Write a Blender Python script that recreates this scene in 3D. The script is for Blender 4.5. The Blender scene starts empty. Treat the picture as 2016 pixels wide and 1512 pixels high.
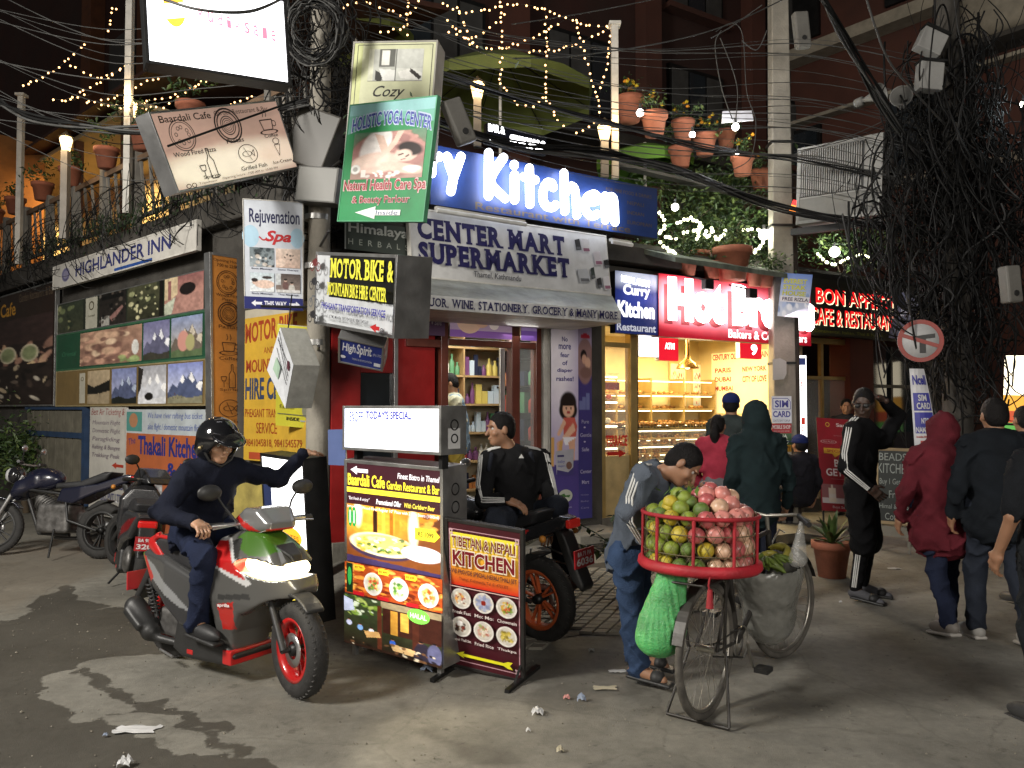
import bpy, math, random
import numpy as np
from mathutils import Vector, Matrix, Euler
random.seed(7); RNG = np.random.RandomState(7)
scene = bpy.context.scene
COL = scene.collection
PI = math.pi
R_ = math.radians

FPX, EYE = 1550.0, 1.62
PITCH = math.atan(49.0 / FPX)
cam_data = bpy.data.cameras.new('camera')
cam_data.lens = 36.0 * FPX / 2016.0
cam_data.sensor_width = 36.0
cam_data.clip_start, cam_data.clip_end = 0.05, 400.0
cam = bpy.data.objects.new('camera', cam_data)
COL.objects.link(cam)
cam.location = (0, 0, EYE)
cam.rotation_euler = (PI / 2 + PITCH, 0, 0)
scene.camera = cam
world = bpy.data.worlds.new('World'); scene.world = world
world.use_nodes = True
wn = world.node_tree
wbg = wn.nodes.get('Background') or wn.nodes.new('ShaderNodeBackground')
sky = wn.nodes.new('ShaderNodeTexSky'); sky.sky_type = 'NISHITA'; sky.sun_disc = False
sky.sun_elevation = R_(4); sky.sun_rotation = R_(200)
wmix = wn.nodes.new('ShaderNodeHueSaturation'); wmix.inputs['Saturation'].default_value = 0.35
wn.links.new(sky.outputs[0], wmix.inputs['Color'])
wn.links.new(wmix.outputs[0], wbg.inputs[0])
wbg.inputs[1].default_value = 0.03
scene.view_settings.view_transform = 'Standard'
scene.view_settings.look = 'None'
scene.view_settings.exposure = 0.0
scene.view_settings.gamma = 1.0
scene.view_settings.use_curve_mapping = False
scene.render.engine = 'CYCLES'
cy = scene.cycles
cy.use_denoising = True
cy.max_bounces = 6; cy.diffuse_bounces = 3; cy.glossy_bounces = 3; cy.transmission_bounces = 5; cy.transparent_max_bounces = 12
cy.sample_clamp_indirect = 3.0; cy.sample_clamp_direct = 0.0
cy.caustics_reflective = False; cy.caustics_refractive = False

def lamp(name, kind, loc, power, color=(1, 1, 1), size=0.1, target=None, spot=None, sizey=None, blend=0.5):
 d = bpy.data.lights.new(name, kind); d.energy = power; d.color = color
 if kind == 'AREA':
  d.size = size
  if sizey: d.shape = 'RECTANGLE'; d.size_y = sizey
 else:
  d.shadow_soft_size = size
 if kind == 'SPOT': d.spot_size = R_(spot or 60); d.spot_blend = blend
 o = bpy.data.objects.new(name, d); COL.objects.link(o); o.location = loc
 if target is not None:
  o.rotation_euler = (Vector(target) - Vector(loc)).to_track_quat('-Z', 'Y').to_euler()
 return o
# the street lamp beyond the left edge and an added fill light behind the viewer
lamp('street_lamp_light', 'SPOT', (-6.2, 1.2, 5.2), 3300, (1.0, 0.95, 0.87), 0.8, (-.6, 6.0, -.6), spot=150, blend=.7)
lamp('rear_fill_light', 'AREA', (4.0, -5.5, 4.2), 610, (1.0, 0.94, 0.86), 3.5, (0.5, 8, 1.2))

def ray(u, v):
 a = (u - 1008) / FPX; b = (756 - v) / FPX
 return Vector((a, math.cos(PITCH) - b * math.sin(PITCH), math.sin(PITCH) + b * math.cos(PITCH)))
CAMP = Vector((0, 0, EYE))
def at(u, v, Y):
 r = ray(u, v); return CAMP + r * (Y / r.y)
def ground(u, v, z=0.0):
 r = ray(u, v); return CAMP + r * ((z - EYE) / r.z)
P0 = Vector((-1.9, 7.5, 0))
DR = Vector((.849, .528, 0)).normalized(); NR = Vector((DR.y, -DR.x, 0))
DL = Vector((.747, -.665, 0)).normalized(); NL = Vector((DL.y, -DL.x, 0))
AR = math.atan2(DR.y, DR.x); AL = math.atan2(DL.y, DL.x)
def hit(u, v, p, n):
 r = ray(u, v); return CAMP + r * ((Vector(p) - CAMP).dot(n) / r.dot(n))
def onR(u, v, off=0): return hit(u, v, P0 + NR * off, NR)
def onL(u, v, off=0): return hit(u, v, P0 + NL * off, NL)
def sR(u, off=0, v=800): return (onR(u, v, off) - P0).dot(DR)
def sL(u, off=0, v=800): return (onL(u, v, off) - P0).dot(DL)
def RP(s, off, z): return P0 + DR * s + NR * off + Vector((0, 0, z))
def LP(s, off, z): return P0 + DL * s + NL * off + Vector((0, 0, z))
FR = Matrix.Translation(P0) @ Matrix.Rotation(AR, 4, 'Z')   # local x along the front, y into the wall
FL = Matrix.Translation(P0) @ Matrix.Rotation(AL, 4, 'Z')
def smooth01(t):
 t = min(1, max(0, t)); return t * t * (3 - 2 * t)
def walk_z(x, y):
 off = (x - P0.x) * NR.x + (y - P0.y) * NR.y
 s = (x - P0.x) * DR.x + (y - P0.y) * DR.y
 return 0.16 * smooth01((2.9 - off) / 2.6) * smooth01((s + .4) / .8)

_M = {}
def _in(n, name): return n.inputs[name]
def M(key, col, rough=.6, metal=0., var=.18, scale=6., bump=.12, bscale=40., emit=0., ecol=None, spec=.5, coat=0., alpha=1., trans=0., dirt=0., sampling=True):
 if key in _M: return _M[key]
 m = bpy.data.materials.new(key); m.use_nodes = True
 t = m.node_tree; N = t.nodes; L = t.links
 b = N.get('Principled BSDF')
 c3 = tuple(col[:3])
 b.inputs['Roughness'].default_value = rough; b.inputs['Metallic'].default_value = metal
 b.inputs['Specular IOR Level'].default_value = spec
 b.inputs['Coat Weight'].default_value = coat; b.inputs['Coat Roughness'].default_value = .08
 b.inputs['Alpha'].default_value = alpha; b.inputs['Transmission Weight'].default_value = trans
 tc = N.new('ShaderNodeTexCoord')
 n1 = N.new('ShaderNodeTexNoise'); n1.inputs['Scale'].default_value = scale; n1.inputs['Detail'].default_value = 5
 L.new(tc.outputs['Object'], n1.inputs['Vector'])
 rp = N.new('ShaderNodeValToRGB')
 lo = tuple(max(0, c * (1 - var)) for c in c3) + (1,); hi = tuple(min(1, c * (1 + var)) for c in c3) + (1,)
 rp.color_ramp.elements[0].position = .3; rp.color_ramp.elements[0].color = lo
 rp.color_ramp.elements[1].position = .7; rp.color_ramp.elements[1].color = hi
 L.new(n1.outputs['Fac'], rp.inputs['Fac'])
 out = rp.outputs['Color']
 if dirt > 0:
  n3 = N.new('ShaderNodeTexNoise'); n3.inputs['Scale'].default_value = scale * .45; n3.inputs['Detail'].default_value = 8; n3.inputs['Roughness'].default_value = .7
  L.new(tc.outputs['Object'], n3.inputs['Vector'])
  r3 = N.new('ShaderNodeMapRange'); r3.inputs['From Min'].default_value = .45; r3.inputs['From Max'].default_value = .72; r3.inputs['To Max'].default_value = dirt
  L.new(n3.outputs['Fac'], r3.inputs['Value'])
  mx = N.new('ShaderNodeMix'); mx.data_type = 'RGBA'; mx.inputs['B'].default_value = (.035, .03, .024, 1)
  L.new(r3.outputs[0], mx.inputs['Factor']); L.new(out, mx.inputs['A']); out = mx.outputs['Result']
 L.new(out, b.inputs['Base Color'])
 if bump > 0:
  n2 = N.new('ShaderNodeTexNoise'); n2.inputs['Scale'].default_value = bscale; n2.inputs['Detail'].default_value = 4
  L.new(tc.outputs['Object'], n2.inputs['Vector'])
  bp = N.new('ShaderNodeBump'); bp.inputs['Strength'].default_value = bump; bp.inputs['Distance'].default_value = .01
  L.new(n2.outputs['Fac'], bp.inputs['Height']); L.new(bp.outputs[0], b.inputs['Normal'])
  rr = N.new('ShaderNodeMapRange'); rr.inputs['To Min'].default_value = max(.03, rough - .12); rr.inputs['To Max'].default_value = min(1, rough + .12)
  L.new(n1.outputs['Fac'], rr.inputs['Value']); L.new(rr.outputs[0], b.inputs['Roughness'])
 if emit > 0:
  b.inputs['Emission Color'].default_value = tuple((ecol or col)[:3]) + (1,)
  b.inputs['Emission Strength'].default_value = emit
  if not sampling: m.cycles.emission_sampling = 'NONE'
 _M[key] = m; return m
def MA(key, rough=.5, emit=0., bump=0., spec=.4, var=0.12, cool=None):
 """material that takes its base colour (and, when lit from behind, its glow) from the colours painted on the mesh"""
 if key in _M: return _M[key]
 m = bpy.data.materials.new(key); m.use_nodes = True
 t = m.node_tree; N = t.nodes; L = t.links; b = N.get('Principled BSDF')
 a = N.new('ShaderNodeAttribute'); a.attribute_name = 'Col'
 tc = N.new('ShaderNodeTexCoord'); n1 = N.new('ShaderNodeTexNoise'); n1.inputs['Scale'].default_value = 9; n1.inputs['Detail'].default_value = 6
 L.new(tc.outputs['Object'], n1.inputs['Vector'])
 mr = N.new('ShaderNodeMapRange'); mr.inputs['To Min'].default_value = 1 - var; mr.inputs['To Max'].default_value = 1 + var
 L.new(n1.outputs['Fac'], mr.inputs['Value'])
 mx = N.new('ShaderNodeVectorMath'); mx.operation = 'SCALE'
 if key == 'painted_0.00':
  mr.inputs['To Min'].default_value = .42; mr.inputs['To Max'].default_value = .66; n1.inputs['Roughness'].default_value = .75; n1.inputs['Scale'].default_value = 4
  hs = N.new('ShaderNodeHueSaturation'); hs.inputs['Saturation'].default_value = .62; L.new(a.outputs['Color'], hs.inputs['Color']); L.new(hs.outputs[0], mx.inputs[0])
 else: L.new(a.outputs['Color'], mx.inputs[0]); L.new(mr.outputs[0], mx.inputs['Scale'])
 L.new(mx.outputs[0], b.inputs['Base Color'])
 b.inputs['Roughness'].default_value = rough; b.inputs['Specular IOR Level'].default_value = spec
 if emit > 0:
  L.new(mx.outputs[0], b.inputs['Emission Color']); b.inputs['Emission Strength'].default_value = emit
 if bump > 0:
  bp = N.new('ShaderNodeBump'); bp.inputs['Strength'].default_value = bump; bp.inputs['Distance'].default_value = .01
  n2 = N.new('ShaderNodeTexNoise'); n2.inputs['Scale'].default_value = 60; L.new(tc.outputs['Object'], n2.inputs['Vector'])
  L.new(n2.outputs['Fac'], bp.inputs['Height']); L.new(bp.outputs[0], b.inputs['Normal'])
 _M[key] = m; return m
def lin(h):
 """'#rrggbb' as seen on a screen -> linear"""
 h = h.lstrip('#'); c = [int(h[i:i + 2], 16) / 255 for i in (0, 2, 4)]
 return tuple(x / 12.92 if x <= .04045 else ((x + .055) / 1.055) ** 2.4 for x in c)

def tag(o, label=None, cat=None, group=None, kind=None):
 if label: o['label'] = label
 if cat: o['category'] = cat
 if group: o['group'] = group
 if kind: o['kind'] = kind
 return o
def thing(name, label, cat, mat=None, group=None):
 o = bpy.data.objects.new(name, None); COL.objects.link(o)
 if mat is not None:
  o.matrix_world = mat if isinstance(mat, Matrix) else Matrix.Translation(Vector(mat))
 o.empty_display_size = .1
 return tag(o, label, cat, group)
def locrot(loc, rz=0): return Matrix.Translation(Vector(loc)) @ Matrix.Rotation(rz, 4, 'Z')
def copy_tree(o, parent=None):
 c = o.copy(); COL.objects.link(c)
 if parent is not None: c.parent = parent
 for ch in list(o.children): copy_tree(ch, c)
 return c

class MB:
 def __init__(s): s.v = []; s.f = []; s.m = []; s.mats = []; s.sm = []
 def mi(s, m):
  if m is None: return 0
  if m not in s.mats: s.mats.append(m)
  return s.mats.index(m)
 def add(s, vs, fs, m=None, smooth=False):
  b = len(s.v); s.v += [tuple(v) for v in vs]; k = s.mi(m)
  s.f += [tuple(b + i for i in f) for f in fs]; s.m += [k] * len(fs); s.sm += [smooth] * len(fs)
  return s
 def box(s, lo, hi, m=None, mat=None):
  x0, y0, z0 = lo; x1, y1, z1 = hi
  vs = [(x0, y0, z0), (x1, y0, z0), (x1, y1, z0), (x0, y1, z0), (x0, y0, z1), (x1, y0, z1), (x1, y1, z1), (x0, y1, z1)]
  if mat is not None: vs = [mat @ Vector(v) for v in vs]
  return s.add(vs, [(0, 3, 2, 1), (4, 5, 6, 7), (0, 1, 5, 4), (1, 2, 6, 5), (2, 3, 7, 6), (3, 0, 4, 7)], m)
 def cbox(s, c, h, m=None, rot=None):
  M4 = Matrix.Translation(Vector(c)) @ (rot.to_4x4() if rot is not None else Matrix.Identity(4))
  return s.box((-h[0], -h[1], -h[2]), h, m, M4)
 def bar(s, p, q, w, d=None, m=None, up=(0, 0, 1)):
  p = Vector(p); q = Vector(q); a = (q - p); Ln = a.length; a = a.normalized(); d = d or w
  u = Vector(up)
  if abs(a.dot(u)) > .98: u = Vector((0, 1, 0))
  sx = a.cross(u).normalized(); sy = sx.cross(a)
  M3 = Matrix((sx, a, sy)).transposed().to_4x4(); M3.translation = p
  return s.box((-w / 2, 0, -d / 2), (w / 2, Ln, d / 2), m, M3)
 def tube(s, pts, r, m=None, n=8, cap=True, closed=False, smooth=True):
  pts = [Vector(p) for p in pts]; k = len(pts)
  rs = r if hasattr(r, '__len__') else [r] * k
  vs = []; prev = None
  for i, p in enumerate(pts):
   a = pts[(i + 1) % k] if (closed or i < k - 1) else pts[i]
   b = pts[i - 1] if (closed or i > 0) else pts[i]
   t = (a - b)
   t = t.normalized() if t.length > 1e-9 else Vector((0, 0, 1))
   if prev is None:
    u = Vector((0, 0, 1)) if abs(t.z) < .9 else Vector((0, 1, 0))
    x = t.cross(u).normalized()
   else:
    x = prev - t * prev.dot(t)
    x = x.normalized() if x.length > 1e-6 else t.orthogonal().normalized()
   prev = x; y = t.cross(x)
   for j in range(n):
    an = 2 * PI * j / n
    vs.append(p + (x * math.cos(an) + y * math.sin(an)) * rs[i])
  fs = []
  for i in range(k if closed else k - 1):
   i2 = (i + 1) % k
   for j in range(n):
    j2 = (j + 1) % n
    fs.append((i * n + j, i * n + j2, i2 * n + j2, i2 * n + j))
  s.add(vs, fs, m, smooth)
  if cap and not closed:
   s.add(vs[:n], [tuple(range(n))[::-1]], m); s.add(vs[-n:], [tuple(range(n))], m)
  return s
 def lathe(s, prof, m=None, n=20, mat=None, smooth=True):
  """prof: (r, z) pairs round the z axis"""
  vs = []
  for (r, z) in prof:
   for j in range(n):
    a = 2 * PI * j / n; vs.append(Vector((r * math.cos(a), r * math.sin(a), z)))
  if mat is not None: vs = [mat @ v for v in vs]
  fs = []
  for i in range(len(prof) - 1):
   for j in range(n):
    j2 = (j + 1) % n; fs.append((i * n + j, i * n + j2, (i + 1) * n + j2, (i + 1) * n + j))
  s.add(vs, fs, m, smooth); return s
 def sphere(s, c, r, m=None, n=10, k=7, sc=(1, 1, 1)):
  prof = [(max(1e-4, r * math.sin(PI * i / k)), -r * math.cos(PI * i / k)) for i in range(k + 1)]
  return s.lathe(prof, m, n, Matrix.Translation(Vector(c)) @ Matrix.Diagonal((sc[0], sc[1], sc[2], 1)))
 def prism(s, poly, y0, y1, m=None, mat=None):
  """poly: (x, z) outline, extruded from y0 to y1"""
  n = len(poly)
  vs = [Vector((x, y0, z)) for x, z in poly] + [Vector((x, y1, z)) for x, z in poly]
  if mat is not None: vs = [mat @ v for v in vs]
  return s.add(vs, [tuple(range(n)), tuple(range(n, 2 * n))[::-1]] + [(i, i + n, (i + 1) % n + n, (i + 1) % n) for i in range(n)], m)
 def quad(s, a, b, c, d, m=None): return s.add([a, b, c, d], [(0, 1, 2, 3)], m)
 def torus(s, c, Rr, r, m=None, n=32, k=8, mat=None, a0=0, a1=2 * PI):
  full = abs(a1 - a0 - 2 * PI) < 1e-6
  pts = [Vector((Rr * math.cos(a0 + (a1 - a0) * i / (n if full else n - 1)), 0, Rr * math.sin(a0 + (a1 - a0) * i / (n if full else n - 1)))) for i in range(n)]
  if mat is not None: pts = [mat @ p for p in pts]
  pts = [p + Vector(c) for p in pts]
  return s.tube(pts, r, m, k, closed=full)
 def build(s, name, m=None, parent=None, label=None, kind=None, bevel=0., smooth=None, fix=True):
  me = bpy.data.meshes.new(name)
  me.from_pydata([tuple(v) for v in s.v], [], s.f)
  mats = s.mats or [m]
  if m is not None and not s.mats: mats = [m]
  for x in mats: me.materials.append(x)
  me.polygons.foreach_set('material_index', s.m)
  me.polygons.foreach_set('use_smooth', s.sm if smooth is None else [smooth] * len(s.f))
  me.update()
  o = bpy.data.objects.new(name, me); COL.objects.link(o)
  if parent is not None: o.parent = parent
  if bevel > 0:
   b = o.modifiers.new('Bevel', 'BEVEL'); b.width = bevel; b.segments = 2; b.limit_method = 'ANGLE'; b.angle_limit = R_(40)
  tag(o, label, None, None, kind)
  return o
def struct(mb, name, m=None, **k): return mb.build(name, m, kind='structure', **k)

_TX = {}
def text_mesh(s, bold=0., shear=0., space=1.):
 key = (s, bold, shear, space)
 if key in _TX: return _TX[key]
 cu = bpy.data.curves.new('lettering', 'FONT'); cu.body = s; cu.size = 1; cu.offset = bold; cu.shear = shear; cu.space_character = space
 cu.resolution_u = 3; cu.fill_mode = 'FRONT'
 ob = bpy.data.objects.new('lettering', cu)
 me = bpy.data.meshes.new_from_object(ob)
 v = np.empty(len(me.vertices) * 3); me.vertices.foreach_get('co', v); v = v.reshape(-1, 3)[:, :2]
 f = [tuple(p.vertices) for p in me.polygons]
 bpy.data.meshes.remove(me); bpy.data.objects.remove(ob); bpy.data.curves.remove(cu)
 if len(v) == 0: v = np.zeros((3, 2)); f = []
 v = v - v.min(0); wh = np.maximum(v.max(0), 1e-6)
 _TX[key] = (v / wh, f, wh[0] / wh[1]); return _TX[key]

class Img:
 def __init__(s, w, h, bg=(.5, .5, .5)):
  s.w, s.h = w, h; s.a = np.zeros((h, w, 3)); s.a[:] = lin(bg) if isinstance(bg, str) else bg
  s.Y, s.X = np.mgrid[0:h, 0:w]; s.X = (s.X + .5) / w; s.Y = (s.Y + .5) / h
 def c(s, c): return np.array(lin(c) if isinstance(c, str) else c)
 def put(s, m, c, al=1.):
  m = np.clip(m, 0, 1)[..., None] * al; s.a = s.a * (1 - m) + s.c(c) * m; return s
 def grad(s, c0, c1, vert=True):
  t = (s.Y if vert else s.X)[..., None]; s.a = s.c(c0) * (1 - t) + s.c(c1) * t; return s
 def ell(s, cx, cy, rx, ry, c, soft=.08, ang=0, al=1.):
  dx = (s.X - cx); dy = (s.Y - cy); ca, sa = math.cos(ang), math.sin(ang)
  u = (dx * ca + dy * sa) / rx; v = (-dx * sa + dy * ca) / ry
  return s.put((1 - np.sqrt(u * u + v * v)) / soft + .5, c, al)
 def rect(s, x0, y0, x1, y1, c, al=1.):
  return s.put(((s.X >= x0) & (s.X <= x1) & (s.Y >= y0) & (s.Y <= y1)).astype(float), c, al)
 def poly(s, pts, c, al=1.):
  m = np.zeros(s.X.shape, bool); n = len(pts)
  for i in range(n):
   x1, y1 = pts[i]; x2, y2 = pts[(i + 1) % n]
   if y1 == y2: continue
   cnd = ((s.Y > min(y1, y2)) & (s.Y <= max(y1, y2)) & (s.X < (s.Y - y1) * (x2 - x1) / (y2 - y1) + x1)); m ^= cnd
  return s.put(m.astype(float), c, al)
 def line(s, pts, w, c, al=1.):
  for (x1, y1), (x2, y2) in zip(pts, pts[1:]):
   dx, dy = x2 - x1, y2 - y1; L2 = dx * dx + dy * dy + 1e-12
   t = np.clip(((s.X - x1) * dx + (s.Y - y1) * dy) / L2, 0, 1)
   d = np.hypot(s.X - x1 - t * dx, (s.Y - y1 - t * dy) * s.h / s.w)
   s.put((w - d) / (.6 / s.w) + .5, c, al)
  return s
 def noise(s, amp=.25, cell=6):
  if cell > 2: s.noise(amp * .6, max(1, cell // 3))
  n = RNG.rand(s.h // cell + 3, s.w // cell + 3); yy = s.Y * s.h / cell; xx = s.X * s.w / cell
  i = yy.astype(int); j = xx.astype(int); fy = yy - i; fx = xx - j
  v = (n[i, j] * (1 - fy) * (1 - fx) + n[i + 1, j] * fy * (1 - fx) + n[i, j + 1] * (1 - fy) * fx + n[i + 1, j + 1] * fy * fx)
  s.a = np.clip(s.a * (1 + amp * (2 * v - 1))[..., None], 0, 1); return s
 def blobs(s, n, cols, x0, y0, x1, y1, r0, r1, al=.9, asp=1.):
  for i in range(n):
   r = random.uniform(r0, r1)
   s.ell(random.uniform(x0, x1), random.uniform(y0, y1), r, r * asp * random.uniform(.5, 1.1), random.choice(cols), .4, random.uniform(0, 3), al)
  return s

def grid_picture(img, w, h, name, mat, parent, ox=0, oz=0, y=0., label=None):
 """a sheet in the local xz plane, left top corner (ox, oz), facing -y; its colours are those painted in img"""
 W, H = img.w, img.h
 xs = ox + np.linspace(0, w, W); zs = oz - np.linspace(0, h, H)
 X, Z = np.meshgrid(xs, zs); V = np.stack([X, np.full_like(X, y), Z], -1).reshape(-1, 3)
 I = (np.arange(H - 1)[:, None] * W + np.arange(W - 1)[None, :]).ravel()
 Fc = np.stack([I, I + W, I + W + 1, I + 1], -1)
 me = mesh_np(name, V, Fc); me.materials.append(mat)
 ca = me.color_attributes.new('Col', 'FLOAT_COLOR', 'POINT')
 c = np.ones((W * H, 4)); c[:, :3] = np.clip(img.a.reshape(-1, 3), 0, 1); ca.data.foreach_set('color', c.ravel())
 o = bpy.data.objects.new(name, me); COL.objects.link(o)
 if parent is not None: o.parent = parent
 return tag(o, label)
def mesh_np(name, V, Fc, smooth=False):
 me = bpy.data.meshes.new(name)
 me.vertices.add(len(V)); me.vertices.foreach_set('co', np.asarray(V, np.float32).ravel())
 n = len(Fc); me.loops.add(n * 4); me.loops.foreach_set('vertex_index', np.asarray(Fc, np.int32).ravel())
 me.polygons.add(n); me.polygons.foreach_set('loop_start', np.arange(n, dtype=np.int32) * 4)
 try: me.polygons.foreach_set('loop_total', np.full(n, 4, np.int32))
 except Exception: pass
 me.polygons.foreach_set('use_smooth', np.full(n, smooth))
 me.update(calc_edges=True); me.validate(); return me

class Sign:
 """local x to the right, z up, y into the sign; origin at the lower left corner of its face. Boxes are given as fractions from the top left."""
 def __init__(s, mat, W, H, name, label, cat='sign', group=None, depth=.02, back=None, frame=None, fw=.02, lit=0., face=None, parent=None, rough=.45):
  s.W, s.H, s.lit, s.depth = W, H, lit, depth
  s.o = thing(name, label, cat, mat, group) if parent is None else parent
  s.k = 0; s.pr = {}; s.tx = {}; s.y0 = 0.; s.rough = rough
  if back is not None:
   b = MB().box((0, .001, 0), (W, depth, H)); b.build('casing', back, s.o, bevel=min(.004, depth / 4))
  if frame is not None:
   b = MB()
   f = fw
   b.box((-f * .3, -.008, -f * .3), (f, depth + .004, H + f * .3)); b.box((W - f, -.008, -f * .3), (W + f * .3, depth + .004, H + f * .3))
   b.box((f, -.007, -f * .3), (W - f, depth + .003, f)); b.box((f, -.007, H - f), (W - f, depth + .003, H + f * .3))
   b.build('frame', frame, s.o, bevel=.002)
  if face is not None: s.rect(0, 0, 1, 1, face)
 def mat(s, c, lit=None):
  lit = s.lit if lit is None else lit
  c3 = lin(c) if isinstance(c, str) else c
  return M('print_%s_%.2f_%.1f' % ('_'.join('%.3f' % x for x in c3), lit, s.rough), c3, s.rough, 0, .1, 5, 0., emit=lit, dirt=.25 if lit == 0 else 0.)
 def _y(s): s.k += 1; return s.y0 - .0012 - .0006 * s.k
 def _b(s, d, key): return d.setdefault(key, MB())
 def P(s, x, y): return (x * s.W, (1 - y) * s.H)
 def poly(s, pts, c, lit=None):
  y = s._y(); n = len(pts)
  s._b(s.pr, s.mat(c, lit)).add([(p[0] * s.W, y, (1 - p[1]) * s.H) for p in pts], [tuple(range(n))]); return s
 def rect(s, x0, y0, x1, y1, c, lit=None): return s.poly([(x0, y0), (x0, y1), (x1, y1), (x1, y0)], c, lit)
 def ell(s, cx, cy, rx, ry, c, lit=None, n=24): return s.poly([(cx + rx * math.cos(-2 * PI * i / n), cy + ry * math.sin(-2 * PI * i / n)) for i in range(n)], c, lit)
 def ring(s, cx, cy, rx, ry, t, c, n=24):
  y = s._y(); vs = []
  for i in range(n):
   a = 2 * PI * i / n
   for q in (1, 1 - t): vs.append(((cx + rx * q * math.cos(a)) * s.W, y, (1 - cy - ry * q * math.sin(a)) * s.H))
  s._b(s.pr, s.mat(c)).add(vs, [(2 * i, 2 * ((i + 1) % n), 2 * ((i + 1) % n) + 1, 2 * i + 1) for i in range(n)]); return s
 def line(s, pts, w, c):
  y = s._y(); mb = s._b(s.pr, s.mat(c))
  for (a, b) in zip(pts, pts[1:]):
   p = Vector((a[0] * s.W, 0, (1 - a[1]) * s.H)); q = Vector((b[0] * s.W, 0, (1 - b[1]) * s.H)); d = (q - p)
   if d.length < 1e-6: continue
   n = Vector((-d.z, 0, d.x)).normalized() * w / 2; Y = Vector((0, y, 0))
   mb.add([p - n + Y, q - n + Y, q + n + Y, p + n + Y], [(0, 1, 2, 3)])
  return s
 def text(s, t, x0, y0, x1, y1, c, bold=0., shear=0., rot=0., arc=0., lit=None, space=1., ext=0., slant=0.):
  """fits the words to the box; arc bows the line upwards, slant raises its right end (fractions of the height)"""
  v, f, _ = text_mesh(t, bold, shear, space)
  y = s._y(); mb = s._b(s.tx, s.mat(c, lit))
  X = x0 + (x1 - x0) * v[:, 0]; Y = y1 - (y1 - y0) * v[:, 1] - arc * (1 - (2 * v[:, 0] - 1) ** 2) - slant * v[:, 0]
  P = np.stack([X * s.W, np.full(len(X), y), (1 - Y) * s.H], -1)
  if rot:
   c0 = P.mean(0); d = P - c0; ca, sa = math.cos(rot), math.sin(rot)
   P = c0 + np.stack([d[:, 0] * ca - d[:, 2] * sa, d[:, 1], d[:, 0] * sa + d[:, 2] * ca], -1)
  mb.add([tuple(p) for p in P], f); return s
 def outlined(s, t, x0, y0, x1, y1, c, oc, bold=.02, ob=.05, **k):
  e = (x1 - x0) * .012
  s.text(t, x0 - e, y0 - e, x1 + e, y1 + e, oc, bold=bold + ob, **k); return s.text(t, x0, y0, x1, y1, c, bold=bold, **k)
 def pic(s, x0, y0, x1, y1, img, lit=None, name='picture', label=None):
  lit = s.lit if lit is None else lit
  grid_picture(img, (x1 - x0) * s.W, (y1 - y0) * s.H, name, MA('painted_%.2f' % lit, .45, lit), s.o, x0 * s.W, (1 - y0) * s.H, s._y(), label); return s
 def done(s):
  for m, mb in s.pr.items(): mb.build('printed_panel', m, s.o)
  for m, mb in s.tx.items(): mb.build('lettering', m, s.o)
  return s.o
def frame3(TL, TR, BL):
 """matrix, width and height of the sign whose three corners these are"""
 TL, TR, BL = Vector(TL), Vector(TR), Vector(BL)
 x = (TR - TL); W = x.length; x.normalize(); z = TL - BL; z = z - x * z.dot(x); H = z.length; z.normalize(); y = z.cross(x)
 m = Matrix((x, y, z)).transposed().to_4x4(); m.translation = TL - z * H
 return m, W, H

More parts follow.
